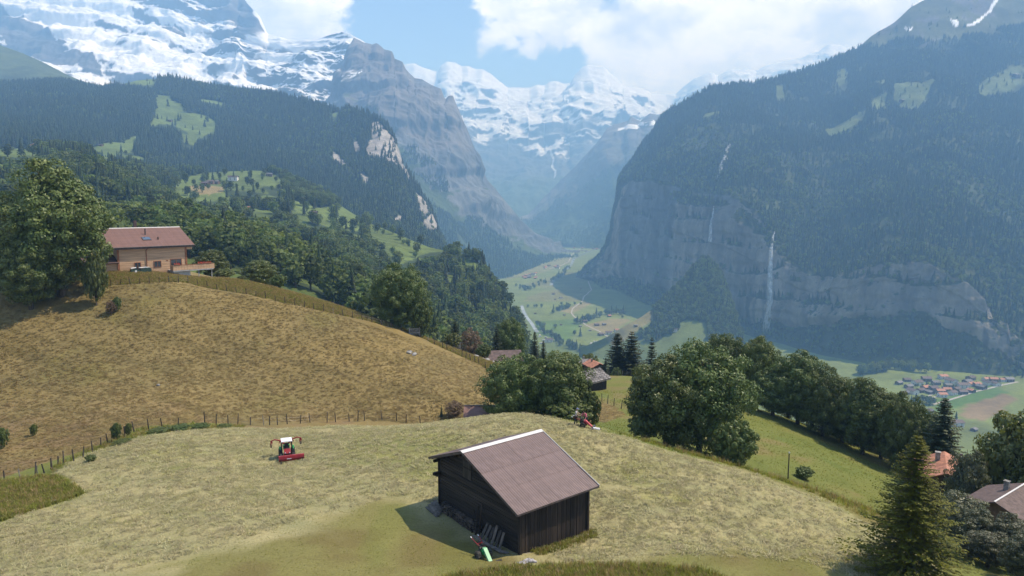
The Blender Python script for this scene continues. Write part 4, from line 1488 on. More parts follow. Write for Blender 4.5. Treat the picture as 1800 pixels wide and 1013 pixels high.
wood('S', 14500, 201, keep_s, lambda P, v, px, py: np.clip(0.34 + 0.9 * fbm(P, 90, 3, 45) + 0.3 * (py > 380) - 0.3 * (px > 690) + 0.32, 0.08, 0.95), 0.74, 0.98)
wood('F', 60000, 202, keep_f, lambda P, v, px, py: np.clip(0.2 + 0.8 * fbm(P, 200, 3, 46) + 0.25 * (py > 270), 0, 0.75), 0.9, 0.85)
wood('K', 105000, 203, keep_k, lambda P, v, px, py: np.clip(0.24 + 1.1 * fbm(P, 160, 4, 48) + 0.3 * (v < 0.66) - 0.5 * (v > 0.78) + 0.5 * (v < 0.2), 0.02, 0.9), 0.92, 0.8)
wood('Q', 5200, 204, lambda P, N, v, px, py, r: q_wood(P, px, py) & (v > 0.1), lambda P, v, px, py: np.full(len(v), 0.85), 0.8, 0.9)
wood('G', 26000, 205, lambda P, N, v, px, py, r: (v < 0.55) & (N[:, 2] > 0.35) & (fbm(P, 260, 4, 49) + (0.45 - v) * 1.5 > 0.05), lambda P, v, px, py: np.full(len(v), 0.2), 1.0, 1.0)
wood('J', 9000, 206, lambda P, N, v, px, py, r: (v < 0.6) & (fbm(P, 300, 4, 50) > -0.1), lambda P, v, px, py: np.full(len(v), 0.1), 1.1, 1.0)

WHERE = {'S': 'on the wooded slope behind the wooden house', 'F': 'on the dark mountain below the snowfields', 'K': 'on the slope above the long cliff',
         'Q': 'on the fan below the cliff', 'G': 'at the foot of the rock wall', 'J': 'on the hazy slope'}
cand = []
for k, (key, pts, sc, isb, rz, ix) in enumerate(WOOD):
    h = np.where(isb, 17.0, 24.0) * sc
    vis = visible(pts, h)
    size = np.where(vis, h / pts[:, 1], 0)
    cand.append(size)
take = [np.zeros(len(c), bool) for c in cand]
for kind in (False, True):
    allv = np.concatenate([np.where(WOOD[k][3] == kind, cand[k], 0) for k in range(len(WOOD))])
    src = np.concatenate([np.full(len(cand[k]), k) for k in range(len(WOOD))])
    loc = np.concatenate([np.arange(len(cand[k])) for k in range(len(WOOD))])
    for q in np.argsort(-allv)[:270]:
        take[src[q]][loc[q]] = True
for k, (key, pts, sc, isb, rz, ix) in enumerate(WOOD):
    for q in np.nonzero(take[k])[0]:
        nm = 'broadleaf_tree' if isb[q] else 'spruce_tree'
        me = (FAR_BROAD if isb[q] else FAR_SPRUCE)[ix[q]]
        o = mobj(nm, me, None, pts[q], (0, 0, rz[q]), float(sc[q]))
        tx = project(pts[q][None])[0][0]
        wh = WHERE[key] if key != 'S' else ('in the wood behind the tall broad maple' if tx < 250 else 'in the wood just right of the wooden house' if tx < 420 else
                                            'in the wood between the light green tree and the round rim maple' if tx < 640 else 'in the wood behind the round rim maple' if tx < 780 else 'on the steep wooded spur above the river')
        tag(o, ('round leafy tree ' if isb[q] else 'dark pointed spruce ') + wh, 'tree', ('leafy trees ' if isb[q] else 'spruces ') + wh)
    r = ~take[k]
    nm = {'S': 'hillside_forest', 'F': 'mountain_forest', 'K': 'cliff_top_forest', 'Q': 'fan_wood', 'G': 'rock_foot_forest', 'J': 'hazy_forest'}[key]
    scatter(nm, pts[r], rz[r], sc[r], ix[r] + 4 * isb[r], FAR_SPRUCE + FAR_BROAD, 'dense mixed forest ' + WHERE[key])

# ------------------------------------------------------------------ trees round the meadow
MAPLES = [make_maple(1, 16, 14), make_maple(2, 16, 14, rough=0.3, nlobe=10), make_maple(3, 17, 12, shape=0.85, nlobe=16), make_maple(4, 15, 15, nlobe=18, egg=0.05)]
BRIGHT = make_maple(7, 14, 10, M_LEAF_BRIGHT, leaf=0.34, nclump=120, per=90, rough=0.4)
GREY = make_maple(8, 13, 8, M_LEAF_GREY, nlobe=9, nclump=130, per=100, leaf=0.24, base=0.03, rough=0.5)
REDDISH = make_maple(9, 12, 9, M_LEAF_RED, nclump=90, per=70, leaf=0.3, inner=0.1, rough=0.5)
BUSH = make_maple(10, 3.0, 3.6, M_LEAF, nlobe=7, nclump=70, per=60, leaf=0.17, base=0.0)
BUSH_B = make_maple(11, 3.0, 3.4, M_LEAF_BRIGHT, nlobe=6, nclump=70, per=60, leaf=0.17, base=0.0)
SPRUCE = [make_spruce(21, 20, 8.5, M_NEEDLE, size=0.75), make_spruce(22, 20, 7.5, M_NEEDLE, size=0.75, whorls=34)]
YOUNG = make_spruce(23, 16, 8.6, M_NEEDLE_SUN, whorls=46, nb=9, sp=20, size=0.36, droop=0.3, gap=0.2)


def tree(name, proto, px, Y, py_top, wpx, label, group=None, cat='tree', rz=0.0, base=None, p=None):
    """a tree whose foot stands on the near terrain in column px at distance Y"""
    p = p or on_near(px, Y)
    top = P3(px, py_top, p.y)
    h = max(float(top[2]) - p.z, 0.4)
    wd = wpx * math.hypot(p.y * CT - p.z * ST, 0) / F
    e = empty(name, p, rz)
    e.scale = (wd / proto['W'], wd / proto['W'], h / proto['H'])
    mobj('trunk', proto['trunk'], e)
    mobj('crown', proto['crown'], e)
    return tag(e, label, cat, group)


tree('maple_tree', MAPLES[2], 108, 116, 256, 178, 'tall broad maple in full leaf at the left, beside the wooden house', rz=0.4)
tree('maple_tree', MAPLES[0], 12, 120, 322, 120, 'dark shaded maple at the left edge behind the tall broad maple', rz=2.0)
tree('maple_tree', MAPLES[1], 55, 112, 400, 130, 'low dark maple filling the shade under the tall broad maple', rz=1.1)
tree('leafy_bush', BUSH_B, 170, 114, 430, 44, 'bright leafy bush at the right foot of the tall broad maple', cat='bush')
tree('maple_tree', MAPLES[3], 703, 136, 455, 112, 'round dense maple standing alone on the rim of the brown pasture', rz=2.6)
tree('leafy_bush', BUSH, 742, 133, 520, 46, 'leafy bush at the right foot of the round maple on the pasture rim', cat='bush')
tree('maple_tree', MAPLES[3], 908, 84, 614, 138, 'left one of the twin maples behind the knoll, beside the half hidden barn roof', rz=0.5)
tree('maple_tree', MAPLES[1], 976, 83, 603, 140, 'right one of the twin maples behind the knoll, above the two people', rz=3.3)
tree('leafy_bush', BUSH, 1000, 78, 700, 95, 'low leafy bush behind the two people', cat='bush', rz=1.0)
tree('leafy_bush', BUSH, 1035, 80, 676, 46, 'leafy bush at the right edge of the twin maples', cat='bush', rz=2.0)
tree('maple_tree', MAPLES[0], 1170, 74, 604, 160, 'big silvery green maple at the edge of the hay knoll, left half', rz=1.7)
tree('maple_tree', MAPLES[3], 1228, 75, 586, 205, 'big silvery green maple at the edge of the hay knoll, right half', rz=4.0)
tree('leafy_bush', BUSH, 1290, 66, 728, 90, 'silvery leafy bush at the right foot of the big maple', cat='bush', rz=0.7)
tree('leafy_bush', BUSH, 1130, 73, 722, 62, 'dark leafy bush at the left foot of the big maple', cat='bush', rz=2.7)
tree('maple_tree', MAPLES[1], 1272, 122, 572, 92, 'tall dark maple rising behind the big silvery maple', rz=1.2)
tree('maple_tree', MAPLES[0], 1330, 118, 574, 84, 'tall olive brown topped maple right of the dark maple', rz=5.2)
ROW = [(1358, 113, 632, 92, 2), (1402, 113, 600, 118, 0), (1446, 109, 638, 96, 3), (1480, 109, 652, 104, 1), (1516, 103, 650, 92, 2), (1548, 103, 668, 106, 0), (1582, 98, 682, 92, 3), (1614, 97, 706, 84, 1)]
ROW_L = ['first maple of the row above the green slope, nearest the big trees', 'tallest light green maple of the row above the green slope', 'third maple of the row, right of the tallest one',
         'fourth maple of the row above the green slope', 'fifth maple of the row above the green slope', 'sixth maple of the row, with trunks showing below', 'seventh maple of the row, olive green',
         'last maple of the row, beside the dark spruce']
for (px, Y, pt, w, k), lb in zip(ROW, ROW_L):
    tree('maple_tree', MAPLES[k], px, Y, pt, w, lb, 'maples in a row above the green slope', rz=px * 0.7)
for k, (px, Y, pt, w, i) in enumerate([(1385, 124, 650, 90, 1), (1428, 121, 668, 90, 0), (1465, 118, 672, 90, 2), (1500, 115, 690, 90, 3), (1535, 113, 700, 90, 1), (1570, 109, 716, 84, 0), (1605, 106, 730, 84, 2)]):
    tree('maple_tree', MAPLES[i], px, Y, pt, w, 'maple filling the gap behind the row above the green slope', 'maples behind the row above the green slope', rz=px * 0.9)
tree('spruce_tree', SPRUCE[0], 1650, 92, 697, 112, 'dark pointed spruce at the right end of the maple row')
tree('spruce_tree', YOUNG, 1597, 42, 764, 215, 'sunlit yellow green spruce in the right foreground')
tree('leafy_tree', BRIGHT, 1788, 68, 662, 165, 'leafy tree with bright tips at the right edge', rz=1.0)
tree('leafy_tree', BRIGHT, 1826, 62, 640, 100, 'leafy tree cut off by the right edge', rz=2.5)
tree('willow_tree', GREY, 1690, 66, 762, 80, 'slender grey green tree behind the red roof', rz=0.5)
tree('willow_tree', GREY, 1735, 72, 775, 70, 'grey green tree between the red roof and the brown roof', rz=2.2)
tree('willow_tree', GREY, 1688, 52, 850, 95, 'grey green tree in front of the red roof', rz=3.0)
tree('willow_tree', GREY, 1735, 47, 925, 90, 'grey green bushy tree in the lower right corner', rz=4.1)
tree('willow_tree', GREY, 1795, 44, 925, 85, 'grey green bushy tree at the bottom right edge', rz=5.0)
tree('willow_tree', GREY, 1775, 48, 893, 95, 'grey green tree hiding the foot of the brown roofed house', rz=1.9)
tree('willow_tree', GREY, 1705, 50, 876, 85, 'grey green tree between the sunlit spruce and the brown roofed house', rz=0.2)
tree('leafy_bush', BUSH_B, 1775, 50, 912, 50, 'bright leafy bush below the brown roof', cat='bush')
tree('leafy_bush', BUSH, 1655, 48, 940, 60, 'dark leafy bush right of the sunlit spruce', cat='bush')
tree('sapling', BUSH, 1413, 76, 818, 38, 'small round silvery sapling on the green slope beside the pole', rz=0.3)
tree('maple_tree', MAPLES[0], 898, 160, 546, 62, 'tall dark tree above the brown shed roof in the middle', rz=0.9)
tree('dry_tree', REDDISH, 828, 150, 568, 50, 'reddish brown dry tree left of the tall dark tree')
tree('spruce_tree', SPRUCE[1], 873, 155, 572, 38, 'slim dark spruce between the dry tree and the tall dark tree')
tree('spruce_tree', SPRUCE[1], 800, 158, 560, 48, 'dark spruce left of the dry tree')
tree('spruce_tree', SPRUCE[0], 940, 165, 582, 38, 'small dark spruce right of the tall dark tree')
tree('spruce_tree', SPRUCE[0], 955, 160, 598, 32, 'smallest dark spruce left of the twin maples')
tree('leafy_bush', BUSH_B, 795, 140, 582, 34, 'bright leafy bush on the pasture rim below the dry tree', cat='bush')
tree('leafy_bush', BUSH, 850, 140, 600, 36, 'dark leafy bush beside the brown shed roof', cat='bush')
tree('spruce_tree', SPRUCE[0], 1084, 168, 584, 92, 'left one of the pair of black spruces behind the stone roofed hut')
tree('spruce_tree', SPRUCE[1], 1108, 166, 582, 96, 'right one of the pair of black spruces behind the stone roofed hut', rz=1.0)
tree('spruce_tree', SPRUCE[1], 1143, 172, 592, 56, 'black spruce just left of the big silvery maple', rz=2.0)
tree('maple_tree', MAPLES[1], 1037, 178, 612, 48, 'dark round tree behind the orange roofed house')
tree('spruce_tree', SPRUCE[1], 1064, 160, 628, 24, 'small spruce right of the orange roofed house')
tree('leafy_bush', BUSH, 1082, 156, 640, 24, 'leafy bush at the foot of the black spruces', cat='bush')
tree('leafy_bush', BUSH, 1012, 165, 642, 40, 'leafy bush left of the orange roofed house', cat='bush')
tree('leafy_bush', BUSH, 982, 160, 640, 50, 'leafy bush behind the twin maples', cat='bush', rz=3.0)
tree('leafy_tree', BRIGHT, 460, 150, 446, 72, 'light green leafy tree right of the wooden house')
tree('leafy_tree', BRIGHT, 372, 158, 428, 62, 'light green leafy tree beside the balcony', rz=2.0)
tree('leafy_bush', BUSH_B, 394, 142, 470, 40, 'bright green bush on the rim below the balcony', cat='bush')
tree('leafy_bush', BUSH_B, 424, 140, 484, 18, 'small bright bush on the pasture rim', cat='bush')
tree('leafy_bush', BUSH, 490, 138, 478, 34, 'leafy bush beside the light green tree on the rim', cat='bush')
tree('leafy_bush', BUSH, 206, 113, 517, 17, 'small green shrub on the brown pasture below the wooden house', cat='bush')
tree('dry_shrub', REDDISH, 800, 93, 700, 42, 'thin dry shrub on the brown pasture beside the half hidden barn roof', cat='bush')
tree('spruce_sapling', SPRUCE[0], 776, 93, 711, 7, 'tiny dark conifer on the brown pasture beside the dry shrub')
tree('dry_shrub', REDDISH, 196, 112, 524, 22, 'dark dry shrub beside the small green shrub on the pasture', cat='bush')
for k, (px, Y, pt, w) in enumerate([(205, 74, 738, 20), (4, 74, 745, 26), (60, 78, 742, 14), (226, 76, 740, 14)]):
    tree('leafy_bush', BUSH, px, Y, pt, w, ['low dark clump of weeds on the brown pasture above the fence', 'clump of weeds at the left edge of the brown pasture', 'small clump of weeds near the left edge of the brown pasture',
                                           'small clump of weeds right of the low dark clump'][k], cat='bush')
for k, (px, Y, pt, w) in enumerate([(280, 76.5, 752, 46), (316, 78, 746, 40), (352, 79, 744, 34), (215, 72, 772, 34), (160, 66, 798, 24), (395, 80, 744, 28)]):
    tree('leafy_bush', BUSH, px, Y, pt, w, 'low green bush in the strip along the lower fence', 'low bushes along the lower fence', cat='bush', rz=k)

# ------------------------------------------------------------------ materials of built things
M_WOOD_DARK = mat('dark_wood', (0.030, 0.021, 0.015), 0.85, 0.55, 2.2, 0.5, (1, 1, 0.12), rand=0.45)
M_LOG_DARK = mat('dark_log', (0.032, 0.024, 0.018), 0.85, 0.55, 2.2, 0.5, (1, 0.1, 1), rand=0.45)
M_WOOD_GREY = mat('grey_wood', (0.17, 0.15, 0.125), 0.85, 0.45, 3.0, 0.4, (1, 1, 0.15), rand=0.3)
M_SHEET = mat('brown_sheet', (0.175, 0.122, 0.110), 0.5, 0.12, 1.2, 0.0, rand=0.05, spec=0.4)
M_RIDGE = mat('pale_ridge', (0.66, 0.63, 0.60), 0.5, 0.1, 2.0)
M_EDGE = mat('roof_edge', (0.09, 0.07, 0.065), 0.6, 0.3, 3.0)
M_LARCH = mat('larch_wood', (0.56, 0.36, 0.215), 0.7, 0.18, 1.5, 0.2, (0.2, 0.2, 3.0))
M_LARCH_TRIM = mat('larch_trim', (0.30, 0.12, 0.055), 0.65, 0.25, 2.0)
M_TILE = mat('brown_tile', (0.205, 0.115, 0.092), 0.7, 0.2, 1.0, 0.0, rand=0.06)
M_TILE_DK = mat('dark_tile', (0.10, 0.062, 0.055), 0.7, 0.25, 1.0, 0.0, rand=0.08)
M_ORANGE = mat('orange_tile', (0.40, 0.175, 0.105), 0.75, 0.3, 1.2, 0.2, rand=0.1)
M_GREYROOF = mat('grey_roof', (0.17, 0.16, 0.16), 0.75, 0.3, 1.2, 0.2, rand=0.2)
M_BROWNROOF = mat('brown_roof', (0.105, 0.072, 0.064), 0.75, 0.3, 1.2, 0.2, rand=0.25)
M_WHITE = mat('white_wall', (0.68, 0.66, 0.62), 0.8, 0.1, 1.0)
M_CHALET = mat('brown_chalet_wall', (0.13, 0.082, 0.055), 0.8, 0.3, 1.0, rand=0.3)
M_GLASS = mat('window_glass', (0.03, 0.04, 0.05), 0.12, 0.2, 1.0, spec=0.8)
M_STONE = mat('grey_stone', (0.30, 0.285, 0.26), 0.9, 0.4, 2.0, 0.5, rand=0.2)
M_SLATE = mat('stone_slab', (0.19, 0.175, 0.165), 0.85, 0.4, 2.5, 0.4, rand=0.35)
M_CONC = mat('concrete', (0.36, 0.36, 0.35), 0.85, 0.15, 2.0)
M_RED = mat('red_paint', (0.24, 0.016, 0.02), 0.4, 0.15, 3.0)
M_PINKRED = mat('faded_red_paint', (0.55, 0.11, 0.12), 0.45, 0.15, 3.0)
M_GREEN = mat('green_paint', (0.03, 0.30, 0.085), 0.4, 0.15, 3.0)
M_GREENL = mat('pale_green_paint', (0.22, 0.50, 0.26), 0.4, 0.1, 3.0)
M_ORANGEP = mat('orange_paint', (0.50, 0.13, 0.04), 0.45, 0.2, 3.0)
M_BLACK = mat('black_iron', (0.022, 0.022, 0.022), 0.55, 0.3, 4.0)
M_STEEL = mat('steel', (0.16, 0.15, 0.14), 0.4, 0.2, 5.0, metal=0.6)
M_RUBBER = mat('tyre_rubber', (0.028, 0.027, 0.026), 0.85, 0.4, 6.0, 0.6)
M_KNOB = mat('muddy_tyre', (0.09, 0.085, 0.07), 0.9, 0.8, 9.0, 0.8)
M_CANOPY = mat('white_canopy', (0.80, 0.79, 0.80), 0.5, 0.05, 2.0)
M_CLOTH_W = mat('white_cloth', (0.74, 0.73, 0.72), 0.8, 0.1, 3.0)
M_POST = mat('fence_wood', (0.075, 0.062, 0.052), 0.9, 0.5, 6.0, 0.3, rand=0.4)
M_GREYPOST = mat('grey_fence_wood', (0.27, 0.25, 0.22), 0.9, 0.4, 6.0, 0.3, rand=0.3)
M_SKIN = mat('skin', (0.50, 0.30, 0.21), 0.6, 0.1, 3.0)
M_SHIRT = mat('pale_grey_shirt', (0.50, 0.47, 0.43), 0.85, 0.12, 5.0)
M_PINK = mat('pink_top', (0.58, 0.14, 0.22), 0.85, 0.12, 5.0)
M_TROUSER = mat('dark_trousers', (0.03, 0.034, 0.042), 0.85, 0.3, 5.0)
M_HAIR = mat('dark_hair', (0.05, 0.03, 0.02), 0.7, 0.3, 8.0)
M_CAP = mat('blue_cap', (0.22, 0.24, 0.38), 0.8, 0.1, 3.0)
M_FLOWER = mat('red_geranium', (0.62, 0.045, 0.02), 0.7, 0.4, 9.0)
M_TARP = mat('green_tarp', (0.03, 0.065, 0.05), 0.5, 0.3, 3.0)
M_ROAD = mat('gravel_road', (0.36, 0.34, 0.29), 0.9, 0.15, 0.2)
M_SKYLIGHT = mat('skylight_glass', (0.06, 0.10, 0.16), 0.1, 0.2, 1.0, spec=0.8)


def part(name, mb, m, parent, smooth=False, **kw):
    return mobj(name, mb.mesh(name, *(m if isinstance(m, (list, tuple)) else [m]), smooth=smooth) if isinstance(mb, MB) else mb, parent, **kw)


# ------------------------------------------------------------------ the barn
def build_barn():
    r = empty('barn', (-3.571, 47.0, -22.96), 0.675)
    tag(r, 'old dark wooden hay barn with brown corrugated roof on the mown knoll', 'barn')
    L, RW, RH, LW, LH, ZR = 7.417, 6.257, 2.396, 4.39, 1.70, 5.596
    x0, x1, y0, y1 = 0.70, L - 0.62, -5.70, 3.83
    kR, kL = RH / RW, LH / LW
    rng = random.Random(5)

    def under(yy):
        return ZR - 0.16 - (kR * -yy if yy < 0 else kL * yy)
    # corrugated sheets, three rows down each slope
    for side, W, H in ((-1, RW, RH), (1, LW, LH)):
        sl = math.hypot(W, H)
        ang = math.atan2(H, W)
        rows = [(0.0, 0.36), (0.36, 0.64), (0.64, 1.0)] if side < 0 else [(0, 0.5), (0.5, 1.0)]
        ncol = 8
        sw = L / ncol
        for ri, (fa, fb) in enumerate(rows):
            ln = (fb - fa) * sl + (0.12 if ri < len(rows) - 1 else 0.0)
            V, Fc = [], []
            nx = 5 * 6
            for q in (0, 1):
                for i in range(nx + 1):
                    V.append((i / nx * (sw + 0.03), -q * ln, 0.013 * math.cos(i / nx * 5 * 2 * math.pi)))
            b = len(V)
            V += [(a, c, d - 0.008) for a, c, d in V]
            for i in range(nx):
                Fc.append((i, i + 1, nx + 2 + i, nx + 1 + i))
                Fc.append((b + i + 1, b + i, b + nx + 1 + i, b + nx + 2 + i))
            Fc.append((nx + 1, nx + 1 + b + 0, nx + 2 + b, nx + 2))
            me = bpy.data.meshes.new('roof_sheet')
            me.from_pydata(V, [], Fc)
            me.materials.append(M_SHEET)
            me.polygons.foreach_set('use_smooth', [True] * len(Fc))
            for c in range(ncol):
                o = mobj('roof_sheet', me, r)
                rx = ang if side < 0 else ang
                y = side * (fa * sl) * math.cos(ang)
                z = ZR - fa * sl * math.sin(ang) - ri * 0.016 + 0.045 + rng.uniform(-0.004, 0.004)
                if side < 0:
                    o.location = (c * sw, y, z)
                    o.rotation_euler = (ang, 0, rng.uniform(-0.0015, 0.0015))
                else:
                    o.location = ((c + 1) * sw, y, z)
                    o.rotation_euler = (ang, 0, math.pi)
    mb = MB()
    for s, k in ((-1, kR), (1, kL)):
        a = math.atan(k) * -s
        mb.box((L / 2, s * 0.13, ZR + 0.085 - 0.13 * k), (L + 0.12, 0.30, 0.02), Matrix.Rotation(a, 3, 'X'))
    part('ridge_cap', mb, M_RIDGE, r)
    # verge boards, eave boards, rafters
    for xx in (0.02, L - 0.02):
        for s, W, H in ((-1, RW, RH), (1, LW, LH)):
            part('verge_board', MB().bar((xx, 0, ZR - 0.06), (xx, s * W, ZR - H - 0.06), 0.045, 0.17), M_EDGE, r)
    part('verge_trim', MB().bar((L + 0.03, -0.1, ZR + 0.05), (L + 0.03, -RW, ZR - RH + 0.05), 0.03, 0.05), M_RIDGE, r)
    part('eave_board', MB().bar((0.05, -RW + 0.02, ZR - RH - 0.06), (L - 0.05, -RW + 0.02, ZR - RH - 0.06), 0.03, 0.12), M_EDGE, r)
    part('eave_board', MB().bar((0.05, LW - 0.02, ZR - LH - 0.06), (L - 0.05, LW - 0.02, ZR - LH - 0.06), 0.03, 0.12), M_EDGE, r)
    for i in range(9):
        xx = 0.25 + i * (L - 0.5) / 8
        part('rafter', MB().bar((xx, 0, ZR - 0.16), (xx, -RW + 0.12, ZR - RH - 0.14 + 0.05), 0.1, 0.14), M_WOOD_DARK, r)
        part('rafter', MB().bar((xx, 0, ZR - 0.16), (xx, LW - 0.12, ZR - LH - 0.14 + 0.05), 0.1, 0.14), M_WOOD_DARK, r)
    for yy in (y0, y1, 0):
        part('purlin', MB().bar((0.12, yy, under(yy) - 0.22), (L - 0.15, yy, under(yy) - 0.22), 0.18, 0.2), M_WOOD_DARK, r)
    # upright boards of the long wall facing the camera
    n = 30
    w = (x1 - x0) / n
    for i in range(n):
        zb = -1.1 + rng.uniform(-0.05, 0.05)
        xc = x0 + (i + 0.5) * w
        part('plank', MB().box((xc, y0 - rng.uniform(0, 0.03), (zb + under(y0)) / 2 - 0.02), (w * 0.93, 0.035, under(y0) - zb)), M_WOOD_DARK, r)
        if i % 3 == 0:
            part('plank', MB().box((xc, y1 + 0.02, (zb + under(y1)) / 2), (w * 2.96, 0.035, under(y1) - zb)), M_WOOD_DARK, r)
    # logs of the gable walls
    z = -1.0
    while z < ZR - 0.5:
        h = rng.uniform(0.19, 0.25)
        ya = max(y0, -(ZR - 0.2 - z - h) / kR)
        yb = min(y1, (ZR - 0.2 - z - h) / kL)
        if yb - ya > 0.3:
            ext = 0.28 if z < under(y0) - 0.3 else 0.0
            part('log', MB().box((x0 + rng.uniform(-0.02, 0.02), (ya + yb) / 2, z + h / 2), (0.14, yb - ya + ext * rng.uniform(0.6, 1.2), h - 0.035)), M_LOG_DARK, r)
            part('log', MB().box((x1, (ya + yb) / 2, z + h / 2), (0.12, yb - ya, h - 0.03)), M_LOG_DARK, r)
        z += h
    part('inner_lining', MB().box(((x0 + x1) / 2, (y0 + y1) / 2, 1.0), (x1 - x0 - 0.3, y1 - y0 - 0.2, 4.0)), M_WOOD_DARK, r)
    hatch = part('loft_hatch', MB().box((x0 - 0.10, 0.15, 4.05), (0.06, 1.0, 1.25)), mat('faded_wood', (0.075, 0.062, 0.048), 0.85, 0.5, 2.2, 0.4, (1, 1, 0.12)), r)
    hatch['label'] = 'greyer loft hatch high in the gable'
    part('hatch_bar', MB().box((x0 - 0.145, 0.15, 4.2), (0.03, 0.9, 0.08)), M_WOOD_DARK, hatch)
    part('corner_post', MB().box((x0 - 0.06, y0 - 0.06, 1.1), (0.2, 0.2, 4.4)), M_WOOD_DARK, r)
    part('corner_post', MB().box((x1 + 0.05, y0 - 0.04, 1.1), (0.16, 0.16, 4.4)), M_WOOD_DARK, r)
    part('sill_beam', MB().bar((x0 + 0.1, y0 - 0.14, 0.06), (x1 - 0.4, y0 - 0.16, -0.42), 0.09, 0.11), M_WOOD_GREY, r)
    part('beam_end', MB().box((x0 - 0.3, y1 - 0.05, 2.75), (0.7, 0.22, 0.2)), M_WOOD_DARK, r)
    part('beam_end', MB().box((x0 - 0.2, y1 + 0.15, 2.55), (0.4, 0.5, 0.12)), M_WOOD_DARK, r)
    part('insulator', MB().tube([(x1 + 0.12, y0 + 0.1, 1.75), (x1 + 0.3, y0 + 0.1, 1.78), (x1 + 0.32, y0 + 0.1, 1.9)], 0.05, 8), M_RIDGE, r)
    return r


BARN = build_barn()
BM = Matrix.Translation(BARN.location) @ Matrix.Rotation(0.675, 4, 'Z')


def barn_at(x, y, z=0.0):
    p = BM @ Vector((x, y, 0))
    return Vector((p.x, p.y, float(ground(p.x, p.y)) + z))


def board_heap(name, items, label, cat, m, group=None):
    """boards lying or leaning: items are (a, b, w, h) in barn coordinates above the ground"""
    r = empty(name, barn_at(items[0][0][0], items[0][0][1]))
    tag(r, label, cat, group)
    for a, b, w, h in items:
        A, B = barn_at(a[0], a[1], a[2]) - r.location, barn_at(b[0], b[1], b[2]) - r.location
        part('board', MB().bar(A, B, w, h), m, r)
    return r


rng0 = random.Random(11)
board_heap('board_pile', [((0.1 - i * 0.12, -5.2 + 0.1 * i, 0.03 + 0.02 * i), (-0.4 - i * 0.1, -3.2 + 0.3 * i, 0.15 + 0.1 * i), 0.22, 0.04) for i in range(4)],
           'grey boards lying at the near corner of the barn', 'boards', M_WOOD_GREY)
board_heap('leaning_boards', [((-0.05 - 0.1 * i, -4.4 + 0.33 * i, 0.0), (0.45, -4.3 + 0.36 * i, 1.15 + rng0.uniform(-0.25, 0.3)), 0.2, 0.035) for i in range(6)],
           'weathered boards leaning against the gable near its low corner', 'boards', mat('weathered_board', (0.095, 0.08, 0.065), 0.85, 0.5, 3.0, 0.4, (1, 1, 0.15), rand=0.5))
board_heap('tall_poles', [((0.1, -1.9 + 0.4 * i, 0.0), (0.55, -1.7 + 0.45 * i, 2.3 - 0.4 * i), 0.07, 0.07) for i in range(3)],
           'thin wooden poles leaning against the middle of the gable', 'poles', M_WOOD_DARK)
board_heap('board_heap', [((-0.5 + 0.15 * i, 2.4 + 0.12 * i, 0.05 + 0.05 * i), (-0.3 + 0.3 * i, 4.2 + 0.1 * i, 0.1 + 0.06 * i), 0.3, 0.04) for i in range(4)],
           'scattered grey boards lying at the far corner of the gable', 'boards', M_WOOD_GREY)
fw = empty('firewood_stack', barn_at(0.35, 0.6))
tag(fw, 'stack of pale split firewood along the foot of the gable', 'firewood')
for i in range(48):
    q = barn_at(0.35 + rng0.uniform(-0.06, 0.06), -1.4 + (i % 16) * 0.29, 0.16 + (i // 16) * 0.24) - fw.location
    part('split_log', MB().box(q, (0.42, 0.22, 0.17), Matrix.Rotation(0.675 + rng0.uniform(-0.2, 0.2), 3, 'Z') @ Matrix.Rotation(rng0.uniform(-0.3, 0.3), 3, 'X')), mat('old_firewood', (0.075, 0.06, 0.047), 0.9, 0.5, 3.0, 0.4, rand=0.5), fw)
st = empty('stone_row', barn_at(6.2, -6.1))
tag(st, 'pale stones and chips lying at the right foot of the barn', 'stones')
for i in range(9):
    q = barn_at(5.4 + i * 0.22 + rng0.uniform(-0.1, 0.1), -5.95 + rng0.uniform(-0.25, 0.15), 0.05) - st.location
    part('stone', MB().box(q, (rng0.uniform(0.12, 0.3), rng0.uniform(0.1, 0.22), rng0.uniform(0.08, 0.16)), Matrix.Rotation(rng0.uniform(0, 3), 3, 'Z') @ Matrix.Rotation(0.3, 3, 'X')), M_STONE, st)


# ------------------------------------------------------------------ machines
def wheel(parent, c, rad, wid, rim_m, axis='Y', tyre_m=None, knobs=0):
    mb = MB()
    n = 18
    prof = [(rad * 0.55, -wid / 2), (rad * 0.92, -wid / 2), (rad, -wid * 0.3), (rad, wid * 0.3), (rad * 0.92, wid / 2), (rad * 0.55, wid / 2)]
    V, Fc = [], []
    for k in range(n):
        a = 2 * math.pi * k / n
        V += [(math.cos(a) * r_, w_, math.sin(a) * r_) for r_, w_ in prof]
    m = len(prof)
    for k in range(n):
        for i in range(m):
            Fc.append((k * m + i, k * m + (i + 1) % m, ((k + 1) % n) * m + (i + 1) % m, ((k + 1) % n) * m + i))
    mb.add(V, Fc)
    for k in range(knobs):
        a = 2 * math.pi * k / knobs
        for s in (-1, 1):
            mb.box((math.cos(a + 0.1 * s) * rad, s * wid * 0.24, math.sin(a + 0.1 * s) * rad), (0.07, wid * 0.38, 0.07), Matrix.Rotation(-a, 3, 'Y'))
    t = part('wheel', mb, tyre_m or M_RUBBER, parent, loc=c)
    rm = MB().tube([(0, -wid * 0.32, 0), (0, wid * 0.32, 0)], rad * 0.56, 14)
    rm.tube([(0, -wid * 0.5, 0), (0, wid * 0.5, 0)], rad * 0.16, 8)
    part('rim', rm, rim_m, t)
    return t


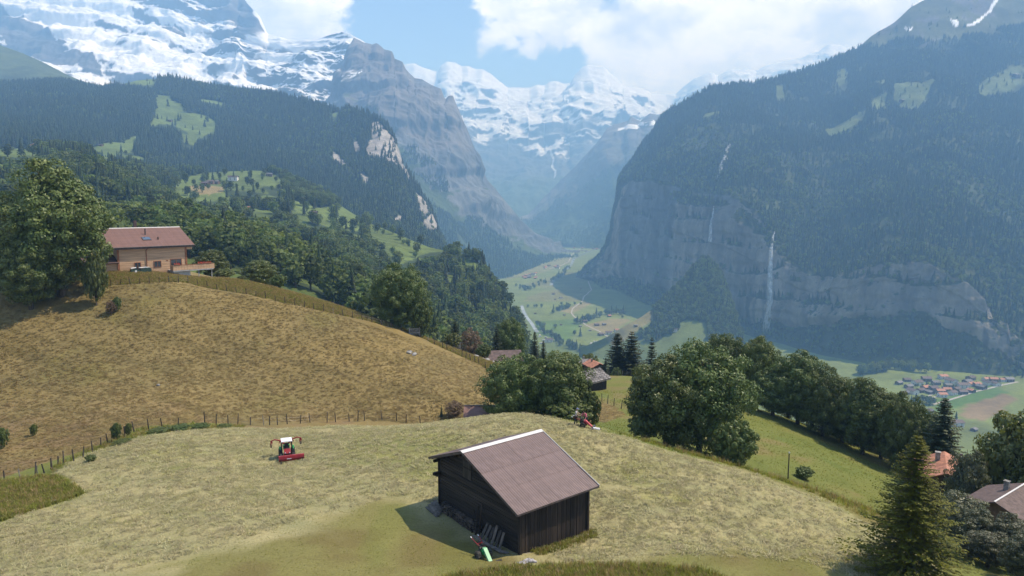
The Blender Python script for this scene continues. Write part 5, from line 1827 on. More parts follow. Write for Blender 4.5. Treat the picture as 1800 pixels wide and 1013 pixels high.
def build_tractor():
    p = hit_near(505, 806)
    r = empty('tractor', p, math.atan2(-0.93, 0.36))
    r.scale = (0.86, 0.86, 0.86)
    tag(r, 'small hillside tractor with white canopy and red hay tedder arms', 'tractor')
    for s in (-1, 1):
        wheel(r, (-0.75, s * 0.68, 0.5), 0.5, 0.42, M_RED)
        wheel(r, (0.75, s * 0.66, 0.42), 0.42, 0.36, M_RED)
        part('mudguard', MB().tube([(-1.25, s * 0.72, 0.75), (-1.0, s * 0.72, 1.05), (-0.6, s * 0.72, 1.12), (-0.3, s * 0.72, 0.95)], [0.05, 0.14, 0.14, 0.05], 6), M_GREEN, r)
    part('chassis', MB().box((0, 0, 0.55), (2.3, 0.6, 0.3)), M_BLACK, r)
    part('hood', MB().prism([(0.25, 0.7), (1.25, 0.7), (1.28, 1.0), (1.1, 1.16), (0.25, 1.22)], -0.36, 0.36), M_RED, r)
    part('grille', MB().box((1.29, 0, 0.86), (0.03, 0.5, 0.26)), M_BLACK, r)
    for s in (-1, 1):
        part('headlight', MB().tube([(1.26, s * 0.24, 1.06), (1.31, s * 0.24, 1.05)], 0.07, 10), M_CANOPY, r)
        for xx in (-0.95, 0.2):
            part('cab_post', MB().bar((xx, s * 0.56, 0.95), (xx + 0.06, s * 0.54, 2.04), 0.06), M_BLACK, r)
    mb = MB().box((-0.38, 0, 2.06), (1.4, 1.2, 0.05))
    mb.box((-0.38, 0, 2.10), (1.2, 1.0, 0.04))
    part('canopy', mb, M_CANOPY, r)
    mb = MB().box((-0.55, 0, 0.98), (0.5, 0.5, 0.12))
    mb.box((-0.8, 0, 1.28), (0.1, 0.46, 0.55), Matrix.Rotation(-0.15, 3, 'Y'))
    part('seat', mb, M_BLACK, r)
    part('steering_wheel', MB().tube([(0.05 + 0.17 * math.cos(a) * 0.5, 0.19 * math.sin(a), 1.38 + 0.17 * math.cos(a)) for a in np.linspace(0, 6.2832, 15)], 0.018, 6, False), M_BLACK, r)
    part('engine_cover', MB().box((-1.15, 0, 0.95), (0.4, 0.7, 0.5)), M_GREEN, r)
    # belt rake in front
    fr = part('front_rake', MB().prism([(1.62, 0.40), (1.95, 0.36), (2.02, 0.62), (1.95, 0.86), (1.72, 0.9), (1.62, 0.7)], -1.0, 1.75), M_RED, r)
    part('rake_rail', MB().bar((1.80, -1.02, 0.93), (1.80, 1.77, 0.93), 0.08), M_PINKRED, fr)
    part('rake_stripe', MB().box((2.025, 0.1, 0.62), (0.012, 0.5, 0.07)), M_CANOPY, fr)
    tn = MB()
    for i in range(26):
        yy = -0.95 + i * 0.104
        tn.bar((1.85, yy, 0.4), (1.95, yy, 0.08), 0.012)
    part('tine_row', tn, M_STEEL, fr)
    part('linkage', MB().bar((1.2, 0.0, 0.6), (1.7, 0, 0.62), 0.2, 0.18), M_BLACK, r)
    for s in (-1, 1):
        wheel(r, (2.18, 0.38 + s * 1.15, 0.19), 0.19, 0.13, M_CANOPY)
        part('wheel_fork', MB().bar((2.0, 0.38 + s * 1.15, 0.65), (2.16, 0.38 + s * 1.15, 0.2), 0.06), M_BLACK, r)
    # tedder folded up behind
    for s in (-1, 1):
        arm = part('tedder_arm', MB().tube([(-1.5, s * 0.1, 1.0), (-1.55, s * 0.55, 1.62), (-1.5, s * 1.25, 1.86), (-1.45, s * 1.72, 1.72)], [0.1, 0.09, 0.075, 0.06], 8), M_RED, r)
        for yy, zz in ((0.65, 1.62), (1.62, 1.6)):
            sp = MB()
            for k in range(6):
                a = k * math.pi / 3
                d = Vector((math.cos(a) * 0.42, math.sin(a) * 0.18, -0.16 + math.sin(a) * 0.12))
                sp.bar((-1.5, s * yy, zz), Vector((-1.5, s * yy, zz)) + d, 0.035)
                sp.bar(Vector((-1.5, s * yy, zz)) + d, Vector((-1.5, s * yy, zz)) + d + Vector((0, 0, -0.3)), 0.018)
            sp.tube([(-1.5, s * yy, zz + 0.08), (-1.5, s * yy, zz - 0.12)], 0.11, 8)
            part('tine_rotor', sp, M_RED, arm)
        wheel(r, (-1.55, s * 1.66, 1.12), 0.2, 0.12, M_CANOPY)
        part('wheel_strut', MB().bar((-1.5, s * 1.66, 1.6), (-1.55, s * 1.66, 1.15), 0.05), M_BLACK, r)
    part('hitch_frame', MB().bar((-1.2, 0, 0.7), (-1.55, 0, 1.15), 0.18), M_RED, r)
    return r


build_tractor()


def build_mower(p, heading, body, body2, handle, label, tyre=M_KNOB):
    r = empty('two_wheel_mower', p, heading)
    r.scale = (0.88, 0.88, 0.88)
    tag(r, label, 'mower')
    for s in (-1, 1):
        wheel(r, (0, s * 0.46, 0.29), 0.29, 0.30, M_STEEL, tyre_m=tyre, knobs=14)
    part('axle', MB().tube([(0, -0.4, 0.29), (0, 0.4, 0.29)], 0.06, 8), M_BLACK, r)
    mb = MB().box((-0.18, 0, 0.62), (0.5, 0.36, 0.34))
    mb.box((-0.28, 0.1, 0.84), (0.22, 0.2, 0.14))
    mb.tube([(-0.1, -0.2, 0.7), (-0.1, -0.3, 0.72)], 0.11, 10)
    part('engine', mb, M_BLACK, r)
    part('hood', MB().prism([(-0.05, 0.78), (0.25, 0.82), (1.02, 0.16), (0.92, 0.10), (0.2, 0.5)], -0.14, 0.14), body2, r)
    part('side_cover', MB().prism([(-0.05, 0.36), (0.30, 0.38), (0.34, 0.62), (-0.05, 0.72)], -0.22, 0.22), body, r)
    cb = MB().box((1.06, 0, 0.07), (0.13, 1.75, 0.05))
    cb.box((0.98, 0, 0.12), (0.2, 0.3, 0.1))
    bar = part('cutter_bar', cb, M_STEEL, r)
    t = MB()
    for i in range(23):
        t.bar((1.1, -0.84 + i * 0.0764, 0.06), (1.24, -0.84 + i * 0.0764, 0.05), 0.022)
    part('cutter_fingers', t, M_STEEL, bar)
    for s in (-1, 1):
        h = part('handlebar', MB().tube([(-0.25, s * 0.1, 0.72), (-0.55, s * 0.22, 0.86), (-1.05, s * 0.30, 1.04), (-1.22, s * 0.30, 1.08)], 0.03, 7), handle, r)
        part('grip', MB().tube([(-1.18, s * 0.30, 1.075), (-1.36, s * 0.30, 1.10)], 0.037, 7), M_CANOPY if handle is M_RED else M_BLACK, h)
    part('handle_bridge', MB().bar((-0.55, -0.22, 0.86), (-0.55, 0.22, 0.86), 0.04), handle, r)
    return r


pm = hit_near(850, 981)
build_mower(pm, math.atan2(-0.80, 0.52), M_GREEN, M_GREENL, M_RED, 'green two-wheel mower with red handlebars parked beside the barn shadow')
q = on_near(1026, 67.0)
build_mower(q, math.atan2(-0.35, 0.94), M_RED, M_PINKRED, M_RED, 'red two-wheel mower held by the two people on the knoll', M_RUBBER)
q = hit_near(925, 990)
sh = empty('crumpled_sheet', q, 0.4)
tag(sh, 'crumpled grey plastic sheet lying in the grass in front of the barn', 'sheet')
rs = np.random.default_rng(4)
u, vv = np.meshgrid(np.linspace(-0.55, 0.55, 16), np.linspace(-0.22, 0.22, 8))
zz = 0.09 + 0.09 * rs.random(u.shape) * np.cos(vv * 5) - 0.06 * (np.abs(u) > 0.4)
part('sheet_film', np_mesh('sheet_film', np.stack([u.ravel(), vv.ravel() + 0.08 * np.sin(u.ravel() * 5), zz.ravel()], -1), grid_faces(8, 16), [mat('grey_plastic', (0.38, 0.36, 0.37), 0.5, 0.5, 6.0)]), M_STEEL, sh)
part('sheet_roll', MB().tube([(0.1, -0.1, 0.12), (0.35, -0.16, 0.1), (0.6, -0.3, 0.06)], [0.09, 0.11, 0.07], 8), mat('grey_plastic', (0.38, 0.36, 0.37)), sh)


# ------------------------------------------------------------------ people
def skin_mesh(name, joints, edges, m, parent, sub=1, root=0):
    """a continuous limb surface grown round a skeleton: joints are (x,y,z,radius)"""
    me = bpy.data.meshes.new(name)
    me.from_pydata([j[:3] for j in joints], edges, [])
    o = mobj(name, me, parent)
    md = o.modifiers.new('skin', 'SKIN')
    md.use_smooth_shade = True
    sv = me.skin_vertices[0].data
    for i, j in enumerate(joints):
        sv[i].radius = (j[3], j[3] if len(j) < 5 else j[4])
        sv[i].use_root = (i == root)
    sd = o.modifiers.new('sub', 'SUBSURF')
    sd.levels = sd.render_levels = sub
    me.materials.append(m)
    return o


def person(p, rz, label, lean, top_m, head_m, hand, cap):
    """figure standing with arms reaching forward and down to handlebars; local x is forward"""
    r = empty('person', p, rz)
    tag(r, label, 'person')
    c, s = math.cos(lean), math.sin(lean)

    def tr(x, z, y=0.0):                # a torso point, bent forward about the hip
        dz = z - 0.92
        return (x * c + dz * s, y, 0.92 + dz * c - x * s)
    hip, waist, chest, neck = tr(0, 0.92), tr(0, 1.08), tr(0, 1.32), tr(0.0, 1.50)
    hd = tr(0.05, 1.60)
    hd2 = tr(0.06, 1.71)
    J = [(*hip, 0.13, 0.10), (*waist, 0.125, 0.10), (*chest, 0.16, 0.11), (*neck, 0.055, 0.055), (*hd, 0.075, 0.085), (*hd2, 0.07, 0.08)]
    E_ = [(0, 1), (1, 2), (2, 3), (3, 4), (4, 5)]
    legs, arms = [], []
    for sg, st_ in ((1, 0.10), (-1, -0.14)):
        b = len(J)
        J += [(hip[0], sg * 0.10, 0.86, 0.088), (st_ * 0.5 + 0.03, sg * 0.11, 0.48, 0.06), (st_, sg * 0.12, 0.10, 0.042), (st_ + 0.16, sg * 0.13, 0.04, 0.036)]
        E_ += [(0, b), (b, b + 1), (b + 1, b + 2), (b + 2, b + 3)]
        legs.append(b)
        sh_ = tr(0.0, 1.42, sg * 0.19)
        b = len(J)
        h = Vector((hand[0], sg * hand[1], hand[2]))
        el = Vector(sh_).lerp(h, 0.52) + Vector((-0.06, sg * 0.06, -0.06))
        J += [(*sh_, 0.06), (*el, 0.042), (*h, 0.032), (*(h + Vector((0.09, 0, -0.01))), 0.03)]
        E_ += [(2, b), (b, b + 1), (b + 1, b + 2), (b + 2, b + 3)]
        arms.append(b)
    body = skin_mesh('body', J, E_, M_SKIN, r)
    # fingers closed round the grip
    for sg in (1, -1):
        f = MB()
        for k in range(5):
            h0 = Vector((hand[0] + 0.07, sg * hand[1] + (k - 2) * 0.019, hand[2] + 0.015))
            f.tube([h0, h0 + Vector((0.045 - 0.004 * abs(k - 2), 0, -0.01)), h0 + Vector((0.05, 0, -0.045)), h0 + Vector((0.02, 0, -0.06))], [0.010, 0.009, 0.008, 0.006], 5)
        part('fingers', f, M_SKIN, body)
    fc = MB()
    up = Vector(tr(0, 1)).normalized()
    hc = Vector(hd).lerp(Vector(hd2), 0.5)
    ax = Vector((c, 0, -s))
    fc.tube([hc + ax * 0.07, hc + ax * 0.115], [0.022, 0.012], 6)
    for sg in (1, -1):
        fc.tube([hc + Vector((0, sg * 0.075, 0)), hc + Vector((0, sg * 0.1, 0))], [0.03, 0.02], 6)
    part('face_features', fc, M_SKIN, body)
    ey = MB()
    for sg in (1, -1):
        e0 = hc + ax * 0.078 + Vector((0, sg * 0.032, 0)) + Vector((s, 0, c)) * 0.02
        ey.tube([e0, e0 + ax * 0.012], [0.012, 0.008], 6)
    part('eyes', ey, M_HAIR, body)
    T = [(*hip, 0.155, 0.125), (*waist, 0.15, 0.125), (*chest, 0.185, 0.135), (*tr(0, 1.46), 0.085, 0.08)]
    TE = [(0, 1), (1, 2), (2, 3)]
    for b in arms:
        k = len(T)
        a, e = Vector(J[b][:3]), Vector(J[b + 1][:3])
        T += [(*a, 0.085), (*a.lerp(e, 0.75), 0.062)]
        TE += [(2, k), (k, k + 1)]
    skin_mesh('shirt', T, TE, top_m, r)
    T, TE = [(*hip, 0.15, 0.125)], []
    for b in legs:
        k = len(T)
        T += [(*J[b][:3], 0.115), (*J[b + 1][:3], 0.08), (*J[b + 2][:3], 0.062)]
        TE += [(0, k), (k, k + 1), (k + 1, k + 2)]
    skin_mesh('trousers', T, TE, M_TROUSER, r)
    for b in legs:
        a = Vector(J[b + 2][:3])
        part('shoe', MB().tube([a + Vector((-0.06, 0, -0.045)), a + Vector((0.06, 0, -0.05)), a + Vector((0.2, 0, -0.065))], [0.05, 0.055, 0.035], 8), M_BLACK, r)
    hr = bmesh.new()
    bmesh.ops.create_uvsphere(hr, u_segments=14, v_segments=8, radius=0.1)
    for v in list(hr.verts):
        if v.co.z < -0.02 and v.co.x > -0.02:
            hr.verts.remove(v)
    me = bpy.data.meshes.new('hair')
    hr.to_mesh(me)
    hr.free()
    me.materials.append(M_CAP if cap else M_HAIR)
    o = mobj('cap' if cap else 'hair', me, r, loc=hc + Vector((s, 0, c)) * 0.035 - ax * 0.01)
    o.rotation_euler = (0, lean * 0.8, 0)
    o.scale = (1.0, 0.95, 1.12)
    if cap:
        part('cap_brim', MB().box(hc + ax * 0.14 + Vector((s, 0, c)) * 0.06, (0.12, 0.15, 0.015), Matrix.Rotation(lean + 0.15, 3, 'Y')), M_CAP, o, loc=-o.location)
    return r


pa, pb = on_near(1012, 67.2), on_near(1030, 67.9)
person(pa, math.atan2(-0.25, 0.97), 'person in pale grey shirt and cap standing behind the red mower', 0.12, M_SHIRT, M_SKIN, (0.42, 0.26, 1.08), True)
person(pb, math.atan2(-0.75, -0.6), 'person in pink top bending over the red mower', 0.62, M_PINK, M_SKIN, (0.72, 0.18, 0.72), False)
for k, (px, dz) in enumerate(((1046, 0), (1051, 0))):
    b = on_near(px, 66.5)
    cn = empty('canister', b)
    tag(cn, ['white canister lying beside the red mower, the nearer to it', 'small white canister lying farther right of the red mower'][k], 'canister')
    part('canister_body', MB().tube([(-0.22, 0, 0.13), (-0.18, 0, 0.13), (0.14, 0, 0.13), (0.2, 0, 0.13)], [0.08, 0.14, 0.14, 0.05], 10), M_CLOTH_W, cn)
    part('canister_neck', MB().tube([(0.18, 0, 0.13), (0.28, 0, 0.13)], 0.045, 8), M_STEEL, cn)


# ------------------------------------------------------------------ houses
def gable_parts(L, D, Hw, pitch, ov, down=1.5, ovg=None):
    """wall and roof shapes of a gable house: ridge along x, walls L by D, centred, floor at z=0"""
    ovg = ov if ovg is None else ovg
    hr = Hw + D / 2 * pitch
    w = MB()
    w.v = [(-L / 2, -D / 2, -down), (-L / 2, D / 2, -down), (-L / 2, D / 2, Hw), (-L / 2, 0, hr), (-L / 2, -D / 2, Hw),
           (L / 2, -D / 2, -down), (L / 2, D / 2, -down), (L / 2, D / 2, Hw), (L / 2, 0, hr), (L / 2, -D / 2, Hw)]
    w.f = [(0, 1, 2, 3, 4), (9, 8, 7, 6, 5), (0, 4, 9, 5), (1, 6, 7, 2), (4, 3, 8, 9), (3, 2, 7, 8)]
    w.mi = [0] * 6
    r = MB()
    t = 0.22
    e = D / 2 + ov
    for s in (-1, 1):
        ze = Hw - ov * pitch
        V = []
        for xx in (-L / 2 - ovg, L / 2 + ovg):
            V += [(xx, s * 0.0, hr + 0.03), (xx, s * e, ze + 0.03), (xx, s * e, ze + t), (xx, 0.0, hr + t)]
        r.add(V, [(0, 1, 2, 3), (7, 6, 5, 4), (0, 4, 5, 1), (1, 5, 6, 2), (2, 6, 7, 3), (3, 7, 4, 0)])
    return w, r, hr


def window_mesh(w, h, name='window'):
    """frame with a glass pane set back, facing -y"""
    mb = MB()
    f = 0.09
    for x, z, sx, sz in ((0, h / 2 - f / 2, w, f), (0, -h / 2 + f / 2, w, f), (-w / 2 + f / 2, 0, f, h - 2 * f), (w / 2 - f / 2, 0, f, h - 2 * f), (0, 0, f * 0.7, h - 2 * f)):
        mb.box((x, 0, z), (sx, 0.10, sz))
    mb.m = 1
    mb.box((0, 0.03, 0), (w - 2 * f, 0.03, h - 2 * f))
    return mb


VARIANTS = []
for (L, D, Hw, pt, wall_m, roof_m) in ((13, 11, 5.2, 0.42, M_CHALET, M_BROWNROOF), (15, 12, 6.0, 0.40, M_WHITE, M_BROWNROOF), (11, 9, 4.6, 0.45, M_CHALET, M_ORANGE), (12, 10, 5.2, 0.42, M_WHITE, M_ORANGE),
                                       (12, 10, 5.0, 0.42, M_CHALET, M_GREYROOF), (8, 6, 3.0, 0.42, M_CHALET, M_GREYROOF), (7, 5.5, 2.6, 0.45, M_CHALET, M_BROWNROOF)):
    w, r, hr = gable_parts(L, D, Hw, pt, 1.0, 4.0)
    ch = MB().box((L * 0.18, D * 0.14, hr + 0.35), (0.8, 0.8, 1.7))
    ch.box((L * 0.18, D * 0.14, hr + 1.25), (1.0, 1.0, 0.12))
    wm = window_mesh(1.4, 1.5).mesh('window', M_WHITE if wall_m is M_CHALET else M_CHALET, M_GLASS)
    VARIANTS.append(dict(L=L, D=D, Hw=Hw, wall=w.mesh('wall', wall_m), roof=r.mesh('roof', roof_m), chimney=ch.mesh('chimney', M_STONE), window=wm))


def house(kind, p, rz, label, group=None, name='chalet', cat='house', sc=1.0, windows=True):
    v = VARIANTS[kind]
    r = empty(name, p, rz)
    r.scale = (sc, sc, sc)
    tag(r, label, cat, group)
    mobj('wall', v['wall'], r)
    rf = mobj('roof', v['roof'], r)
    if kind < 5:
        mobj('chimney', v['chimney'], rf)
    if windows:
        for fl in ((1.7, 4.0) if v['Hw'] > 4 else (1.6,)):
            for k in (-1, 1):
                mobj('window', v['window'], r, loc=(k * v['L'] * 0.24, -v['D'] / 2 - 0.03, fl))
        mobj('window', v['window'], r, loc=(-v['L'] / 2 - 0.03, 0, 1.9), rot=(0, 0, -math.pi / 2))
    return r


for m_ in MASS.values():
    m_['pp'] = project(m_['P'])


def surf(px, py, keys):
    """nearest terrain-mass point seen at px,py"""
    best = None
    for k in keys:
        a, b = MASS[k]['pp']
        d = np.abs(a - px) + np.abs(b - py)
        Y = MASS[k]['P'][..., 1]
        c = np.where(d < 7, Y + d * 30, 1e9)
        i = np.unravel_index(np.argmin(c), c.shape)
        if c[i] < 1e8 and (best is None or Y[i] < best[0]):
            best = (Y[i], Vector(MASS[k]['P'][i]))
    if best is None:
        k = keys[0]
        a, b = MASS[k]['pp']
        i = np.unravel_index(np.argmin(np.abs(a - px) + np.abs(b - py)), a.shape)
        return Vector(MASS[k]['P'][i])
    return best[1]


# village on the valley floor at the right
VILLAGE = [(1580, 676, 4), (1594, 671, 0), (1597, 683, 4), (1612, 677, 1), (1628, 670, 0), (1626, 685, 2), (1645, 676, 4), (1657, 666, 3), (1591, 694, 4), (1604, 692, 1), (1652, 691, 2), (1656, 698, 3),
           (1674, 694, 1), (1681, 687, 0), (1691, 682, 1), (1692, 693, 0), (1707, 690, 2), (1706, 668, 0), (1716, 680, 2), (1706, 679, 3), (1733, 670, 3), (1736, 677, 1), (1746, 670, 2), (1762, 671, 3),
           (1773, 671, 4), (1640, 686, 0), (1666, 681, 4), (1672, 675, 1), (1750, 678, 1), (1700, 675, 4), (1635, 693, 4), (1618, 690, 0), (1725, 684, 4), (1664, 689, 2)]
VC = ['dark brown chalet', 'white house with brown roof', 'small orange roofed chalet', 'white house with orange roof', 'grey roofed chalet']
rv = random.Random(3)
for k, (px, py, kd) in enumerate(VILLAGE):
    p = on_floor(px, py)
    house(kd, p, rv.choice((0.2, 0.35, 1.85, -0.1)) + rv.uniform(-0.15, 0.15), VC[kd] + ' in the village below the right hand cliff', VC[kd] + 's of the village below the cliff', sc=rv.uniform(1.0, 1.35))
house(0, on_floor(1632, 726), 0.4, 'dark brown house at the edge of the village behind the dark spruce')
house(1, on_floor(1680, 749), 0.1, 'long white house with brown roof at the foot of the lone valley spruce', sc=1.3)
house(4, on_floor(1712, 758), 0.6, 'small grey house by the hedge near the lone valley spruce', sc=0.8)
house(3, on_floor(1738, 782), 0.9, 'orange roofed white house at the right below the lone valley spruce', sc=0.9)
FARM = [(973, 518, 0, .9), (986, 525, 1, .8), (976, 527, 6, 1), (941, 552, 6, 1), (992, 555, 6, 1), (1071, 557, 2, 1.0), (1029, 567, 0, 1.0), (1049, 573, 0, 1.0), (1062, 572, 4, .9), (1020, 575, 5, 1), (1037, 582, 5, 1),
        (957, 570, 6, 1), (986, 572, 6, 1), (1070, 588, 1, 1.2), (1084, 583, 3, 1.1), (1056, 590, 0, 1.1), (1098, 580, 4, 1), (1021, 508, 5, 1), (1018, 482, 6, 1), (1187, 582, 1, 0.9), (1118, 573, 5, 0.9)]
for k, (px, py, kd, sc_) in enumerate(FARM):
    p = on_floor(px, py) if not (px > 1100) else surf(px, py, ['Q'])
    house(kd, p, rv.uniform(-0.4, 0.6), ['dark farmhouse', 'pale farmhouse', 'orange roofed farmhouse', 'white orange roofed farmhouse', 'grey roofed farmhouse', 'small grey hay barn', 'small brown hay barn'][kd] + ' among the valley fields',
          ['dark', 'pale', 'orange roofed', 'white orange roofed', 'grey roofed', 'small grey', 'small brown'][kd] + ' farm buildings among the valley fields', 'farm_building', 'farm building', sc_, windows=kd < 5)
for k in range(34):
    px, py = (rv.uniform(912, 950), rv.uniform(482, 492)) if k < 12 else (rv.uniform(958, 982), rv.uniform(462, 473)) if k < 19 else (rv.uniform(1005, 1052), rv.uniform(428, 446))
    kd = rv.choice((0, 1, 2, 4, 3))
    house(kd, on_floor(px, py), rv.uniform(-0.5, 0.8), 'tiny house of the hamlets far up the hazy valley', 'houses of the hamlets far up the valley', 'farm_house', 'house', rv.uniform(1.1, 1.5), windows=False)
# campsite
cv = MB().box((0, 0, 1.5), (6.2, 2.4, 2.2))
cv.box((0, 0, 2.68), (5.6, 2.1, 0.16))
cvm = cv.mesh('caravan_body', M_CLOTH_W)
cwm = MB().tube([(0, -1.25, 0.35), (0, 1.25, 0.35)], 0.35, 10).mesh('wheel', M_RUBBER)
cgm = MB().box((0, -1.215, 1.75), (3.6, 0.02, 0.7)).mesh('window', M_GLASS)
for k in range(46):
    px, py = (rv.uniform(1034, 1068), rv.uniform(598, 614)) if k < 30 else (rv.uniform(948, 974), rv.uniform(582, 606))
    c = empty('caravan', on_floor(px, py), rv.uniform(-0.6, 0.6) + (1.57 if rv.random() < 0.3 else 0))
    c.scale = (1.25, 1.25, 1.25)
    tag(c, 'white caravan on the camp site ' + ('behind the twin maples and the orange roof' if k < 30 else 'left of the river meadows'), 'caravan', 'caravans on the camp site ' + ('behind the orange roof' if k < 30 else 'left of the meadows'))
    mobj('caravan_body', cvm, c)
    mobj('wheel', cwm, c)
    mobj('window', cgm, c)
house(1, on_floor(965, 602), 0.1, 'long pale service building beside the left camp site', sc=1.3)
house(0, on_floor(1068, 609), 0.1, 'dark hall beside the camp site behind the orange roofed house', sc=1.2)


def ribbon(name, pts, width, m, label, lift=0.45, kind='structure', fz=True):
    P = [on_floor(a, b) for a, b in pts]
    q = []
    for i in range(len(P) - 1):
        n = max(2, int((P[i + 1] - P[i]).length / 12))
        q += [P[i].lerp(P[i + 1], t / n) for t in range(n)]
    q.append(P[-1])
    a = np.array([tuple(v) for v in q])
    for _ in range(3):
        a[1:-1] = (a[:-2] + 2 * a[1:-1] + a[2:]) / 4
    d = np.gradient(a[:, :2], axis=0)
    d /= np.linalg.norm(d, axis=1, keepdims=True) + 1e-9
    n_ = np.stack([-d[:, 1], d[:, 0]], 1)
    rows = []
    for s in (-1, 0, 1):
        b = a.copy()
        b[:, :2] += n_ * s * width / 2
        b[:, 2] = floor_z(b[:, 0], b[:, 1]) + lift
        rows.append(b)
    V = np.stack(rows, 0).reshape(-1, 3)
    return tag(mobj(name, np_mesh(name, V, grid_faces(3, len(a)), [m], smooth=True)), label, kind=kind)


M_RIVER = mat('river_water', (0.30, 0.33, 0.33), 0.25, 0.3, 0.05, spec=0.6)
ribbon('valley_road', [(1075, 596), (1052, 582), (1030, 572), (1010, 558), (1004, 551), (1007, 542), (1024, 530), (1026, 522), (1040, 510), (1034, 495)], 5.5, M_ROAD, 'pale gravel road winding up the valley floor')
ribbon('valley_road', [(965, 473), (985, 468), (1000, 460), (1005, 448), (1020, 438)], 7, M_ROAD, 'pale road leading to the far hamlets')
ribbon('river', [(945, 585), (932, 566), (924, 556), (919, 545), (917, 538)], 12, M_RIVER, 'pale mountain river beside the wooded spur', 0.6)
ribbon('river', [(968, 502), (974, 493), (990, 484), (995, 474), (1004, 466), (1009, 455), (1040, 441), (1056, 436), (1052, 428)], 16, M_RIVER, 'pale river glinting far up the valley', 0.6)
ribbon('village_road', [(1622, 704), (1660, 694), (1640, 690), (1632, 700)], 5, M_ROAD, 'pale road among the village houses')
ribbon('village_road', [(1640, 712), (1700, 694), (1760, 678), (1790, 672)], 6, M_ROAD, 'grey road along the green field below the village')

# trees of the valley floor
rv = random.Random(8)


def valley_tree(px, py, label, group, spr=False, sc=1.0, keys=None):
    p = on_floor(px, py) if keys is None else surf(px, py, keys)
    o = mobj('valley_spruce' if spr else 'valley_tree', (FAR_SPRUCE if spr else FAR_BROAD)[rv.randrange(4)], None, p, (0, 0, rv.uniform(0, 6)), sc * rv.uniform(0.75, 1.15))
    return tag(o, label, 'tree', group)


def tree_line(pts, n, spread, label, group, sc=1.0, spr=0.15, keys=None):
    if sc > 0.6:
        sc, n = sc * 1.25, int(n * 1.4)
    for k in range(n):
        t = rv.random() * (len(pts) - 1)
        i = int(t)
        f = t - i
        valley_tree(pts[i][0] * (1 - f) + pts[i + 1][0] * f + rv.uniform(-spread, spread), pts[i][1] * (1 - f) + pts[i + 1][1] * f + rv.uniform(-spread, spread) * 0.4, label, group, rv.random() < spr, sc, keys)


tree_line([(1010, 572), (1040, 562), (1075, 552), (1100, 552)], 26, 5, 'leafy tree in the belt below the shaded cliff foot', 'trees in the belt below the cliff foot')
tree_line([(970, 552), (985, 546), (1000, 542)], 12, 3, 'leafy tree of the small grove in the middle of the valley fields', 'trees of the small valley grove')
for px in (928, 939, 943, 952, 987, 996, 1010, 1021):
    valley_tree(px, 541 if px < 960 else 537, 'round tree in the spaced row across the valley fields', 'spaced row of valley trees', sc=0.9)
tree_line([(950, 575), (965, 592), (985, 605), (1010, 615), (1035, 622)], 34, 6, 'leafy tree along the near river bank', 'trees along the near river bank', 0.95)
tree_line([(905, 505), (930, 512), (950, 500), (975, 492), (990, 484), (1000, 470)], 40, 5, 'leafy tree along the far river bank', 'trees along the far river bank', 1.0)
tree_line([(1150, 582), (1175, 576), (1195, 578), (1160, 592), (1140, 600)], 26, 7, 'leafy tree on the slope at the foot of the wooded fan', 'trees at the foot of the wooded fan', 0.95, 0.1, ['Q'])
for px, py, nm in ((1094, 560, 'lone round tree at the corner of the pale valley field'), (976, 578, 'lone round tree on the green valley meadow'), (1010, 590, 'slim tree on the valley meadow beside the small barns'), (1020, 592, 'dark pointed tree on the valley meadow'), (1130, 600, 'tree beside the road below the fan')):
    valley_tree(px, py, nm, None, 'pointed' in nm)
o = valley_tree(1680, 746, 'lone dark blue spruce on the green valley field at the right', None, True, 1.25)
tree_line([(1510, 660), (1540, 655), (1580, 648), (1625, 655)], 30, 5, 'tall leafy tree of the belt above the village', 'trees of the belt above the village', 1.25, 0.05)
tree_line([(1640, 650), (1690, 650), (1720, 655)], 12, 5, 'dark tree at the cliff foot behind the village', 'trees at the cliff foot behind the village', 1.0)
tree_line([(1585, 685), (1620, 682), (1660, 680), (1700, 685), (1620, 700), (1600, 705)], 26, 9, 'small garden tree among the village houses', 'garden trees in the village', 0.5)
tree_line([(1600, 715), (1625, 708), (1640, 715)], 10, 5, 'dark tree at the near edge of the village', 'trees at the near edge of the village', 0.9)

